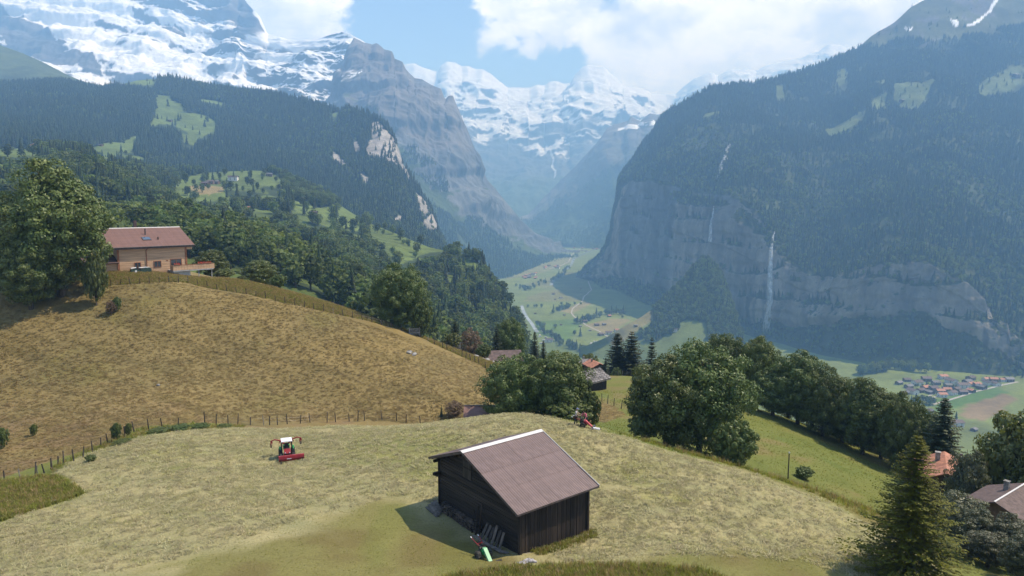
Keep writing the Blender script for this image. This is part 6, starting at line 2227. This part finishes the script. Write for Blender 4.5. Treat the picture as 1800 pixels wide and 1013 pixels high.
# chalets on the slopes
for px, py, kd, sc_, lb, keys in [
    (362, 325, 0, .9, 'leftmost dark chalet on the alpine meadow above the mown field', 'SF'), (371, 324, 0, .9, 'second dark chalet from the left on the alpine meadow', 'SF'), (380, 323, 4, .9, 'third chalet in the short row on the alpine meadow', 'SF'),
    (411, 318, 1, 1.1, 'large pale farmhouse at the forest edge of the alpine meadow', 'SF'), (474, 309, 4, .9, 'grey roofed hut at the upper edge of the alpine meadow', 'SF'), (508, 312, 5, 1.2, 'pale roofed hut near the forest right of the alpine meadow', 'SF'),
    (498, 336, 5, 1.3, 'white roofed hut among the trees below the alpine meadow', 'SF'), (420, 362, 2, .9, 'orange brown chalet in a clearing of the wooded slope', 'SF'), (438, 370, 3, .8, 'red roofed white chalet in a clearing of the wooded slope', 'SF'),
    (341, 379, 1, .7, 'small white house among the trees above the wooden house', 'SF'), (551, 376, 6, 1.2, 'small brown hay hut on the right hand hillside meadow', 'SF'), (702, 398, 4, 1.0, 'pale roofed chalet at the top of the spur meadow', 'SF'),
    (613, 346, 5, 1.2, 'white roofed hut among trees on the dark mountain', 'SF'), (68, 262, 3, 1.3, 'red roofed white house on the small meadow at the far left', 'SF'), (84, 262, 0, 1.2, 'dark chalet right of the red roofed house at the far left', 'SF'),
    (178, 257, 6, 1.2, 'small brown hut on the left hand mountain meadow', 'SF'), (299, 214, 6, 1.5, 'small brown hut high on the meadow strip', 'SF'), (212, 357, 2, .7, 'small house between conifers above the tall broad maple', 'SF'),
    (1585, 176, 5, 2.2, 'pale roofed alp hut high above the long cliff', 'K'), (1785, 137, 4, 2.2, 'long alp hut on the high meadow at the right edge', 'K')]:
    house(kd, surf(px, py, list(keys)), rv.uniform(-0.3, 0.5), lb, sc=sc_, windows=kd < 5)


# ------------------------------------------------------------------ waterfalls
def water_mat():
    m = bpy.data.materials.new('falling_water')
    m.use_nodes = True
    w = NT(m.node_tree)
    out = w.n('ShaderNodeOutputMaterial')
    b = w.n('ShaderNodeBsdfPrincipled')
    b.inputs['Base Color'].default_value = (0.8, 0.84, 0.88, 1)
    b.inputs['Roughness'].default_value = 0.9
    t = w.n('ShaderNodeBsdfTransparent')
    g = w.n('ShaderNodeNewGeometry')
    n = w.noise(w.mapping(g.outputs['Position'], (1, 1, 0.06)), 0.22, 5.0, 0.6)
    mx = w.n('ShaderNodeMixShader')
    w.l(w.ramp(n, 0.36, 0.68, 0.05, 0.52), mx.inputs[0])
    w.l(t.outputs[0], mx.inputs[1])
    w.l(b.outputs[0], mx.inputs[2])
    w.l(mx.outputs[0], out.inputs['Surface'])
    return m


M_FALL = water_mat()


def waterfall(pts, rads, label, off=16.0, key='K'):
    P = []
    for px, py in pts:
        q = surf(px, py, [key])
        P.append(q - q.normalized() * off)
    top = P[0]
    return tag(mobj('waterfall', MB().tube(P, rads, 10, False).mesh('waterfall', M_FALL, smooth=True)), label, 'waterfall')


waterfall([(1363, 404), (1359, 418), (1356, 440), (1354, 470), (1354, 500), (1352, 530), (1349, 555), (1347, 580)], [1.5, 3, 4.5, 6, 7.5, 8.5, 10, 12], 'tall thin waterfall dropping down the long cliff above the maples')
waterfall([(1256, 362), (1253, 378), (1250, 398), (1248, 425)], [1.5, 3.5, 4.5, 6], 'faint waterfall on the cliff left of the tall one')
waterfall([(1283, 255), (1279, 264), (1274, 280), (1268, 292), (1266, 303), (1260, 318)], [5, 9, 10, 9, 8, 6], 'white cascade tumbling through the forest above the cliff', 6.0)

# ------------------------------------------------------------------ wooden house on the pasture rim
def build_chalet():
    yaw, L, W, H = 0.783, 14.6, 7.587, 3.25
    r = empty('wooden_house', (-71.349, 128.0, -12.6), yaw)
    tag(r, 'new larch wood house with brown tiled roof and flowered balcony', 'house')
    x0e, xe = -3.2, 12.427                       # roof left and right ends; eave at y=0,z=4.4
    ZE = 4.39
    ZR = ZE + H
    wx0, wx1, wy0, wy1 = -1.2, 11.0, 0.75, 2 * W - 0.75
    k = H / W
    rng = random.Random(2)

    def top(y):
        return ZE - 0.22 + k * min(y, 2 * W - y)
    # body
    mb = MB()
    V = []
    for xx in (wx0, wx1):
        V += [(xx, wy0, -1.6), (xx, wy1, -3.0), (xx, wy1, top(wy1)), (xx, W, top(W)), (xx, wy0, top(wy0))]
    mb.add(V, [(0, 1, 2, 3, 4), (9, 8, 7, 6, 5), (0, 4, 9, 5), (1, 6, 7, 2), (4, 3, 8, 9), (3, 2, 7, 8)])
    wall = part('wall', mb, M_LARCH, r)
    nb = 17
    for i in range(nb):                           # squared timbers of the front
        z0 = -1.4 + i * (top(wy0) + 1.4) / nb
        part('timber', MB().box(((wx0 + wx1) / 2, wy0 - 0.03 - 0.012 * (i % 2), z0 + 0.16), (wx1 - wx0, 0.08, (top(wy0) + 1.4) / nb - 0.035)), M_LARCH, wall)
    # roof: tile courses on the slope facing the camera
    ang = math.atan2(H, W)
    sl = math.hypot(W, H)
    mb = MB()
    mb.box(((x0e + xe) / 2, W / 2, ZE + H / 2 - 0.08), (xe - x0e, sl, 0.14), Matrix.Rotation(ang, 3, 'X'))
    mb.box(((x0e + xe) / 2, W * 1.5, ZE + H / 2 - 0.08), (xe - x0e, sl, 0.14), Matrix.Rotation(-ang, 3, 'X'))
    roof = part('roof', mb, M_TILE_DK, r)
    n = 22
    for i in range(n):
        for j in range(6):
            w_ = (xe - x0e) / 6
            c = MB().box((0, 0, 0), (w_ - 0.012, sl / n + 0.04, 0.045), Matrix.Rotation(ang - 0.06, 3, 'X'))
            part('tile_course', c, M_TILE, roof, loc=(x0e + (j + 0.5) * w_, (i + 0.5) / n * W, ZE + (i + 0.5) / n * H + 0.045))
    part('ridge_tiles', MB().tube([(x0e, W, ZR + 0.03), (xe, W, ZR + 0.03)], 0.14, 8), M_RIDGE, roof)
    part('gutter', MB().tube([(x0e, -0.1, ZE - 0.02), (xe, -0.1, ZE - 0.02)], 0.11, 8), M_EDGE, roof)
    part('eave_board', MB().box(((x0e + xe) / 2, 0.0, ZE - 0.2), (xe - x0e, 0.06, 0.3)), M_EDGE, roof)
    part('soffit_board', MB().box(((x0e + xe) / 2, 0.42, ZE - 0.18), (xe - x0e - 0.1, 0.7, 0.06)), M_LARCH, roof)
    for xx in (x0e + 0.02, xe - 0.02):
        part('verge_board', MB().bar((xx, 0, ZE - 0.12), (xx, W, ZR - 0.12), 0.05, 0.26), M_EDGE, roof)
        part('verge_board', MB().bar((xx, 2 * W, ZE - 0.12), (xx, W, ZR - 0.12), 0.05, 0.26), M_EDGE, roof)
    part('flue_pipe', MB().tube([(5.0, 4.7, 6.2), (5.0, 4.7, 7.6), (5.0, 4.7, 7.62)], [0.13, 0.13, 0.18], 8), M_EDGE, roof)
    part('chimney', MB().box((4.4, W + 0.9, ZR + 0.6), (0.5, 0.5, 1.8)), M_TILE_DK, roof)
    sk = part('skylight', MB().box((4.6, 2.95, ZE + 2.95 * k + 0.12), (1.5, 1.35, 0.1), Matrix.Rotation(ang, 3, 'X')), M_EDGE, roof)
    part('skylight_pane', MB().box((4.6, 2.93, ZE + 2.95 * k + 0.18), (1.25, 1.1, 0.03), Matrix.Rotation(ang, 3, 'X')), M_SKYLIGHT, roof)
    part('vent_pipe', MB().tube([(6.6, 2.6, ZE + 2.6 * k), (6.6, 2.6, ZE + 2.6 * k + 0.55)], 0.14, 8), M_EDGE, roof)
    # openings
    for xx, zz, ww, hh in ((2.1, 0.75, 1.15, 1.5), (5.6, 0.95, 1.35, 1.25), (9.0, 1.0, 2.1, 1.6)):
        f = part('window', window_mesh(ww, hh), [M_LARCH_TRIM, M_GLASS], r, loc=(xx, wy0 - 0.10, zz))
    part('corner_trim', MB().box((wx0 + 0.08, wy0 - 0.09, 1.4), (0.32, 0.16, 5.6)), M_LARCH_TRIM, r)
    part('corner_trim', MB().box((wx1 - 0.08, wy0 - 0.09, 1.4), (0.32, 0.16, 5.6)), M_LARCH_TRIM, r)
    part('purlin_head', MB().box((wx1 + 0.5, wy0, top(wy0) - 0.5), (1.2, 0.3, 0.9)), M_LARCH, r)
    part('downpipe', MB().tube([(3.9, 0.0, ZE - 0.1), (3.7, wy0 - 0.2, ZE - 0.75), (3.7, wy0 - 0.2, -1.2)], 0.08, 8), M_LARCH_TRIM, r)
    part('wall_vent', MB().box((7.4, wy0 - 0.1, 1.55), (0.4, 0.05, 0.16)), M_LARCH_TRIM, r)
    # side shed with its own roof
    part('shed_wall', MB().box((-3.7, 3.2, 0.1), (4.9, 4.6, 3.2)), M_LARCH, r)
    mb = MB()
    for s in (-1, 1):
        mb.box((-3.9 + s * 0.0, 3.2 + s * 1.45, 2.2), (5.6, 3.2, 0.14), Matrix.Rotation(-s * 0.42, 3, 'X'))
    part('shed_roof', mb, M_TILE_DK, r)
    # terrace with balustrade and flowers
    dk = part('terrace', MB().box((11.2, -0.6, -0.35), (7.6, 3.4, 0.22)), M_CONC, r)
    part('terrace_base', MB().box((9.3, -0.1, -1.7), (3.2, 2.2, 2.6)), M_WHITE, r)
    for i in range(15):
        part('balustrade_board', MB().box((7.65 + i * 0.52, -2.26 - 0.015 * (i % 2), 0.22), (0.50, 0.05, 0.95)), M_LARCH, dk)
    for i in range(6):
        part('balustrade_board', MB().box((15.0, -2.0 + i * 0.52, 0.22), (0.05, 0.50, 0.95)), M_LARCH, dk)
    for i in range(3):
        part('balustrade_board', MB().box((7.4, -2.0 + i * 0.52, 0.22), (0.05, 0.50, 0.95)), M_LARCH, dk)
    part('handrail', MB().bar((7.35, -2.27, 0.75), (15.05, -2.27, 0.75), 0.09), M_LARCH_TRIM, dk)
    for xx in (14.7, 12.2):
        part('terrace_post', MB().bar((xx, -2.0, -0.4), (xx, -2.0, -3.6), 0.14), M_CONC, dk)
    # basement wall and paving at the downhill end
    part('paving_edge', MB().bar((4.0, 0.1, -0.95), (8.0, -0.3, -0.9), 0.5, 0.12), M_CONC, r)
    return r


CH = build_chalet()
CM = Matrix.Translation(CH.location) @ Matrix.Rotation(0.783, 4, 'Z')
rb = np.random.default_rng(12)
for k, (a, b, n) in enumerate(((12.0, 14.6, 120), (7.6, 8.6, 50))):
    c = np.stack([rb.uniform(a, b, n), rb.uniform(-2.4, -2.1, n), rb.uniform(0.78, 1.15, n)], 1)
    V, Fc = quads(c, rb.normal(size=(n, 3)), 0.17, rb)
    fb = empty('flower_box', CM @ Vector(((a + b) / 2, -2.25, 0.8)), 0.783)
    tag(fb, ['red geraniums on the far end of the balcony rail', 'red geraniums on the near corner of the balcony rail'][k], 'flowers')
    part('planter', MB().box((0, 0, 0.06), (b - a, 0.22, 0.2)), M_LARCH_TRIM, fb)
    V = V - np.array([(a + b) / 2, -2.25, 0.8])
    part('flowers', np_mesh('flowers', V, Fc, [M_FLOWER]), None, fb)
gs = empty('garden_store', CM @ Vector((2.2, -0.6, -0.9)), 0.783)
tag(gs, 'green tarpaulin over garden things against the wooden house wall', 'tarpaulin')
tp = MB().prism([(-1.9, 0), (-1.75, 1.25), (-0.9, 1.35), (-0.2, 1.0), (0.1, 1.3), (1.3, 1.5), (1.75, 1.2), (1.7, 0)], -0.5, 0.35)
part('tarp', tp, M_TARP, gs)
for xx in (-1.3, 0.1, 1.0):
    part('white_lid', MB().box((xx, -0.1, 1.5 if xx else 1.32), (0.9, 0.7, 0.12), Matrix.Rotation(0.1 * xx, 3, 'Y')), M_CLOTH_W, gs)
part('upright', MB().box((-1.0, -0.53, 0.55), (0.35, 0.05, 1.0)), M_CLOTH_W, gs)

ln = on_near(365, 140)
house(2, on_near(-2, 139), 0.783, 'orange brown house corner showing at the left edge behind the maple', sc=0.7)


# ------------------------------------------------------------------ smaller buildings beyond the knoll
def slab_hut():
    p = on_near(1036, 127)
    r = empty('stone_roofed_hut', p, 0.72)
    r.scale = (1.0, 1.0, 1.0)
    tag(r, 'weathered wooden hut with stone slab roof below the orange roofed house', 'hut')
    L, D, Hw, pt = 4.6, 4.4, 2.1, 0.52
    w, rf, hr = gable_parts(L, D, Hw, pt, 0.55, 1.5)
    part('wall', w, M_LOG_DARK, r)
    for i in range(12):
        part('plank', MB().box((L / 2 + 0.03, -D / 2 + (i + 0.5) * D / 12, 0.4), (0.05, D / 12 - 0.03, 3.4)), M_WOOD_GREY, r)
    ro = part('roof', rf, M_WOOD_GREY, r)
    rng = random.Random(4)
    for s in (-1, 1):
        for i in range(6):
            for j in range(8):
                y = s * (0.2 + i * 0.46)
                part('stone_slab', MB().box((0, 0, 0), (0.72, 0.62, 0.07), Matrix.Rotation(rng.uniform(-0.2, 0.2), 3, 'Z') @ Matrix.Rotation(-s * 0.42, 3, 'X')), M_SLATE, ro,
                     loc=(-L / 2 - 0.3 + j * 0.74 + rng.uniform(-0.1, 0.1), y, hr + 0.30 - abs(y) * pt + rng.uniform(0, 0.03)))
    return r


slab_hut()
h = house(2, Vector(P3(1046, 655, 172)), 1.9, 'orange tiled house between trees above the stone roofed hut', sc=0.43)
h = house(4, Vector(P3(1022, 652, 176)), 0.4, 'red brown roof behind the stone roofed hut', sc=0.42, windows=False)
for px, py, Y, kd, rz, sc_, lb in ((882, 646, 150, 6, 0.15, 0.95, 'low brown shed roof below the tall dark tree'), (1655, 873, 78, 2, 1.05, 0.62, 'orange red tiled house roof behind the sunlit spruce'),
                                 (1765, 934, 57, 0, 0.62, 0.46, 'brown sheet metal roof with a pale ridge at the lower right')):
    p = on_near(px, Y)
    p.z = float(P3(px, py, Y)[2])
    h = house(kd, p, rz, lb, sc=sc_, windows=kd < 5)
    v = VARIANTS[kd]
    if kd == 0:
        hr = v['Hw'] + v['D'] / 2 * 0.42 + 0.27
        part('ridge_cap', MB().bar((-v['L'] / 2 - 1.0, 0, hr), (v['L'] / 2 + 1.0, 0, hr), 0.3, 0.06), M_RIDGE, h)
    if kd == 2:
        part('flue_pipe', MB().tube([(2.0, -2.5, 5.2), (2.0, -2.5, 8.2)], 0.28, 8), M_EDGE, h)
# barn roof half hidden behind the knoll
hb = empty('hidden_barn', Vector(P3(860, 752, 86)), 0.02)
tag(hb, 'barn with pale pink brown roof half hidden behind the knoll', 'barn')
w, rf, hr = gable_parts(5.4, 5.2, 1.6, 0.42, 0.5, 2.0)
part('wall', w, M_WOOD_DARK, hb)
part('roof', rf, M_TILE, hb)
part('ridge_board', MB().bar((-3.2, 0, hr + 0.26), (3.2, 0, hr + 0.26), 0.25, 0.05), M_EDGE, hb)


# ------------------------------------------------------------------ fences, gates, pole, rocks
POST = MB().tube([(0, 0, -0.4), (0, 0, 0.7), (0, 0, 1.22)], [0.07, 0.062, 0.052], 7).mesh('post', M_POST)
POST_G = MB().tube([(0, 0, -0.4), (0, 0, 0.7), (0, 0, 1.1)], [0.05, 0.045, 0.04], 7).mesh('post', M_GREYPOST)


def fence(P, label, seed, hmin=0.8, hmax=1.15, wires=2, grey=0.12):
    rng = random.Random(seed)
    r = empty('pasture_fence', P[0])
    tag(r, label, 'fence')
    tops = []
    for p in P:
        h = rng.uniform(hmin, hmax)
        tl = (rng.gauss(0, 0.07), rng.gauss(0, 0.07), rng.uniform(0, 6))
        q = p - P[0]
        mobj('post', POST_G if rng.random() < grey else POST, r, q, tl, (1, 1, h))
        tops.append(q)
    for wz in [0.45, 0.85][:wires]:
        part('wire', MB().tube([t + Vector((0, 0, wz)) for t in tops], 0.006, 4, False), M_STEEL, r)
    return r


low = [(8, 845), (36, 843), (62, 836), (66, 838), (78, 832), (90, 826), (92, 828), (102, 819), (112, 816), (130, 811), (146, 804), (163, 795), (177, 786), (189, 780), (205, 775), (220, 768), (236, 760), (262, 757), (286, 755), (313, 754)]
fence([hit_near(a, b, 45, 110) for a, b in low], 'weathered post fence running along the ditch at the lower left', 1)
up = [(360, 84), (380, 84), (401, 84.5), (418, 85), (440, 85.5), (464, 86), (474, 86.5), (488, 87), (505, 88), (528, 89), (545, 90), (575, 90.5), (590, 91), (614, 91.5), (629, 91.5), (641, 91.5), (672, 91.5), (697, 91), (714, 90.5), (739, 90)]
fence([on_near(a, b) for a, b in up], 'post fence along the back edge of the mown hay meadow', 2, 0.85, 1.25)
crest = []
for px in range(195, 740, 17):
    py = float(np.interp(px, [q[0] for q in RIM], [q[1] for q in RIM]))
    crest.append(hit_near(px, py, 70, 135))
fence(crest, 'thin post fence along the upper rim of the brown pasture', 3, 0.8, 1.1)
fence([hit_near(px, float(np.interp(px, [q[0] for q in RIM], [q[1] for q in RIM])), 70, 135) for px in (752, 764, 778, 786, 812, 819, 827, 835, 842, 853, 862, 869)], 'post fence below the gate down to the twin maples', 4, 0.9, 1.3)
fence([on_near(px, Y) for px, Y in ((1040, 112), (1058, 109.5), (1068, 107.5), (1079, 105.5), (1092, 103), (1104, 101))], 'short post fence between brown stubble and the green pasture', 5, 0.9, 1.2)
fence([on_near(px, 141) for px in range(1062, 1112, 8)], 'low fence on the horizon of the green pasture beside the hut', 6, 0.8, 1.0)


def gate(px, py, label, w=2.6, n=5, tilt=0.0):
    r = empty('wooden_gate', hit_near(px, py, 70, 140), 0.3)
    tag(r, label, 'gate')
    for s in (-1, 1):
        part('gate_post', MB().box((s * w / 2, 0, 0.6), (0.16, 0.16, 1.9)), M_GREYPOST, r)
        part('gate_post', MB().box((s * w / 2, 0.9, 0.5), (0.14, 0.14, 1.6)), M_GREYPOST, r)
    for i in range(n):
        part('rail', MB().bar((-w / 2, -0.06, 0.25 + i * 0.26), (w / 2, -0.06, 0.32 + i * 0.25), 0.05, 0.14), M_GREYPOST, r)
    part('brace', MB().bar((-w / 2, -0.12, 0.2), (w / 2, -0.12, 1.35), 0.05, 0.12), M_GREYPOST, r)
    part('brace', MB().bar((-w / 2, 0.0, 0.8), (-w / 2, 0.9, 0.8), 0.06, 0.12), M_GREYPOST, r)
    return r


gate(729, 590, 'grey wooden gate frame at the upper corner of the brown pasture', 1.9)
gate(799, 614, 'low grey wooden feed rack on the rim of the brown pasture', 2.6, 4)


def rocks(px, Y, n, label, sp=0.9, size=0.5):
    r = empty('rock_heap', on_near(px, Y))
    tag(r, label, 'rocks')
    rng = random.Random(px)
    for i in range(n):
        bm = bmesh.new()
        bmesh.ops.create_icosphere(bm, subdivisions=1, radius=size * rng.uniform(0.5, 1.1))
        for v in bm.verts:
            v.co *= rng.uniform(0.7, 1.2)
            v.co.z *= 0.65
        me = bpy.data.meshes.new('rock')
        bm.to_mesh(me)
        bm.free()
        me.materials.append(M_STONE)
        x_, y_ = r.location.x + rng.uniform(-sp, sp), r.location.y + rng.uniform(-sp, sp) * 0.6
        mobj('rock', me, r, Vector((x_, y_, float(ground(x_, y_)) + 0.1)) - r.location)
    return r


rocks(727, 117.5, 6, 'heap of grey stones below the upper gate')
rocks(846, 134, 3, 'pale boulders on the pasture rim left of the brown shed roof', 1.2, 0.8)
rocks(861, 133, 3, 'pale boulders beside the brown shed roof', 0.8, 0.8)
rocks(92, 56, 8, 'small pale stones at the tip of the uncut grass at the left', 1.1, 0.13)
rocks(277, 95, 2, 'dark stone lying alone on the brown pasture', 0.3, 0.3)
pl = empty('marker_pole', on_near(1385, 74))
tag(pl, 'thin dark pole with a white cap standing on the green slope', 'pole')
part('pole_shaft', MB().tube([(0, 0, -0.4), (0, 0, 3.0)], [0.075, 0.06], 8), M_POST, pl)
part('pole_cap', MB().tube([(0, 0, 3.0), (0, 0, 3.1), (0, 0, 3.16)], [0.085, 0.09, 0.04], 8), M_CLOTH_W, pl)

# ------------------------------------------------------------------ cut hay and standing grass
def tuft_mesh(name, m, n, length, flat, seed, wd=0.022, spread=0.2):
    rng = np.random.default_rng(seed)
    V, Fc = [], []
    main = rng.uniform(0, 6.28)
    for i in range(n):
        a = main + rng.normal() * 0.7 if flat else rng.uniform(0, 6.28)
        l_ = length * rng.uniform(0.5, 1.2)
        b0 = np.array([rng.normal() * spread, rng.normal() * spread, rng.uniform(0.0, 0.05) if flat else -0.03])
        d = np.array([math.cos(a), math.sin(a), 0])
        up_ = np.array([0, 0, 1.0])
        s_ = np.array([-math.sin(a), math.cos(a), 0]) * wd * rng.uniform(0.7, 1.5)
        if flat:
            p1 = b0 + d * l_ * 0.5 + up_ * rng.uniform(0.02, 0.12)
            p2 = b0 + d * l_ + up_ * rng.uniform(0.0, 0.05)
        else:
            p1 = b0 + up_ * l_ * 0.6 + d * l_ * 0.12
            p2 = b0 + up_ * l_ * 0.95 + d * l_ * 0.42
        k = len(V)
        V += [b0 - s_, b0 + s_, p1 + s_ * 0.9, p1 - s_ * 0.9, p2 + s_ * 0.3, p2 - s_ * 0.3]
        Fc += [(k, k + 1, k + 2, k + 3), (k + 3, k + 2, k + 4, k + 5)]
    return np_mesh(name, np.array(V), np.array(Fc), [m])


M_HAY = leaf_mat('cut_hay', (0.26, 0.235, 0.12), (0.36, 0.325, 0.18), 0.8, 0.1, 0.28, 0.2, 2.0)
M_HAYG = leaf_mat('green_hay', (0.22, 0.215, 0.08), (0.31, 0.295, 0.125), 0.8, 0.15, 0.25, 0.2, 2.0)
M_STRAW = leaf_mat('stubble_straw', (0.185, 0.138, 0.054), (0.24, 0.18, 0.074), 0.85, 0.2, 0.3, 0.2, 2.0)
M_GRASS = leaf_mat('meadow_grass', (0.16, 0.185, 0.032), (0.29, 0.29, 0.062), 0.7, 0.42, 0.3, 0.3, 2.0)
M_SEED = leaf_mat('seed_heads', (0.27, 0.20, 0.09), (0.38, 0.285, 0.14), 0.8, 0.35, 0.3, 0.2, 2.0)
HAYT = [tuft_mesh('hay', M_HAY, 10, 0.36, True, 300 + i, 0.016) for i in range(4)] + [tuft_mesh('hay', M_HAYG, 10, 0.34, True, 310, 0.016)]
STRT = [tuft_mesh('straw', M_STRAW, 9, 0.4, True, 320 + i, 0.03) for i in range(3)]
GRST = [tuft_mesh('grass', M_GRASS, 16, 0.42, False, 330 + i, 0.018, 0.14) for i in range(2)] + [tuft_mesh('grass', M_SEED, 14, 0.55, False, 340, 0.012, 0.14)]
rg = np.random.default_rng(77)


def strew(name, protos, n, poly_fn, label, smin, smax, weights, xr=(-75, 75), yr=(30, 125)):
    """n tufts over the near meadow where poly_fn(x, y) is true"""
    a, b = rg.uniform(*xr, n), rg.uniform(*yr, n)
    z = ground(a, b)
    px, py = project(np.stack([a, b, z], -1))
    ok = poly_fn(a, b, px, py) & (px > -60) & (px < 1860) & (py < 1060)
    a, b, z = a[ok], b[ok], z[ok]
    m = len(a)
    ix = rg.choice(len(protos), m, p=np.array(weights) / sum(weights))
    return scatter(name, np.stack([a, b, z + 0.01], -1), rg.uniform(0, 6.28, m), rg.uniform(smin, smax, m), ix, protos, label)


def clump(a, b, s, seed):
    return fbm(np.stack([a, b, 0 * a], -1), s, 3, seed)


def on_barn(a, b):
    c_, s_ = math.cos(0.675), math.sin(0.675)
    u_, v_ = (a + 3.571) * c_ + (b - 47) * s_, -(a + 3.571) * s_ + (b - 47) * c_
    return (u_ > 0.6) & (u_ < 6.9) & (v_ > -5.8) & (v_ < 4.0)


STRIP = wpoly([(-200, 1000, 43), (-120, 935, 47), (0, 912, 50), (88, 886, 54), (148, 868, 57.5), (122, 852, 60), (100, 842, 62), (-10, 846, 63.5), (-250, 850, 64)])
BANK = wpoly([(90, 832, 63), (140, 806, 69), (250, 769, 74.5), (330, 761, 78), (430, 750, 81), (432, 744, 85), (340, 750, 83), (250, 755, 79), (150, 795, 72), (95, 824, 66)])
FRONT = wpoly([(830, 1000, 38.7), (900, 985, 40), (1000, 978, 40.7), (1120, 985, 40.4), (1230, 1000, 39.6), (1300, 1030, 37.6), (1300, 1150, 30), (760, 1150, 30), (760, 1020, 37.4)])
EDGE = wpoly([(1090, 762, 66.5), (1200, 795, 62.5), (1330, 829, 60), (1450, 876, 56), (1540, 922, 52), (1640, 990, 46), (1700, 985, 52), (1560, 905, 60), (1450, 862, 62), (1330, 815, 66), (1200, 780, 68)])
strew('cut_hay', HAYT, 150000, lambda a, b, px, py: inpoly(a, b, POLY_HAY) & ~on_barn(a, b) & (rg.random(len(a)) < 0.72 + 0.35 * clump(a * 0.42 + b * 0.91, (b * 0.42 - a * 0.91) * 0.15, 1.6, 91) + 0.35 * clump(a, b, 12, 92)) &
      (py < np.interp(px, [0, 300, 450, 560, 700, 830, 1000, 1150, 1400, 1600], [1040, 985, 940, 905, 870, 905, 990, 975, 985, 1040])), 'cut hay lying in loose swaths on the mown meadow', 0.6, 1.25, (4, 4, 4, 4, 6))
strew('stubble', STRT, 70000, lambda a, b, px, py: inpoly(a, b, POLY_BROWN) & (rg.random(len(a)) < 0.8 + 0.3 * clump(a, b, 9.0, 93)), 'dry straw and stubble on the brown pasture', 0.45, 0.85, (1, 1, 1), (-110, 25), (62, 126))
strew('tall_grass', GRST, 150000, lambda a, b, px, py: ((inpoly(a, b, STRIP) | inpoly(a, b, FRONT)) & ~on_barn(a, b)), 'uncut tall grass at the left edge and in front of the barn', 0.45, 0.95, (4, 4, 2), (-75, 30), (28, 68))
strew('bank_grass', GRST, 60000, lambda a, b, px, py: inpoly(a, b, BANK) | inpoly(a, b, EDGE), 'longer grass along the fence bank and the knoll edge', 0.5, 1.0, (3, 3, 3))
strew('slope_grass', GRST, 50000, lambda a, b, px, py: (~inpoly(a, b, POLY_HAY)) & (~inpoly(a, b, POLY_BROWN)) & (rg.random(len(a)) < 0.6 + 0.6 * clump(a, b, 3, 94)) & (px > 980), 'rough grass of the green slope', 0.12, 0.3, (4, 4, 0.7), (0, 75), (45, 125))
strew('rim_grass', GRST, 90000, lambda a, b, px, py: (~inpoly(a, b, POLY_BROWN)) & (b > 112) & (px < 890), 'standing dry grass along the rim of the brown pasture', 0.4, 0.8, (2, 2, 4), (-110, 5), (112, 136))
strew('barn_weeds', GRST, 9000, lambda a, b, px, py: (np.abs((a + 3.571) * -math.sin(0.675) + (b - 47) * math.cos(0.675) + 6.2) < 0.55) & ((a + 3.571) * math.cos(0.675) + (b - 47) * math.sin(0.675) > 1.5) & (a < 6.0), 'bright weeds at the foot of the barn wall', 0.2, 0.7, (4, 4, 1), (-6, 8), (40, 50))
strew('mown_grass', GRST[:2], 40000, lambda a, b, px, py: inpoly(a, b, POLY_HAY) & ~on_barn(a, b) & (rg.random(len(a)) < 0.5 + 0.6 * clump(a, b, 1.5, 95)) &
      (py > np.interp(px, [0, 300, 450, 560, 700, 830, 1000, 1150, 1400, 1600], [1040, 985, 940, 905, 870, 905, 990, 975, 985, 1040])), 'short green grass where the hay has been cleared near the barn', 0.06, 0.14, (1, 1), (-35, 35), (28, 60))
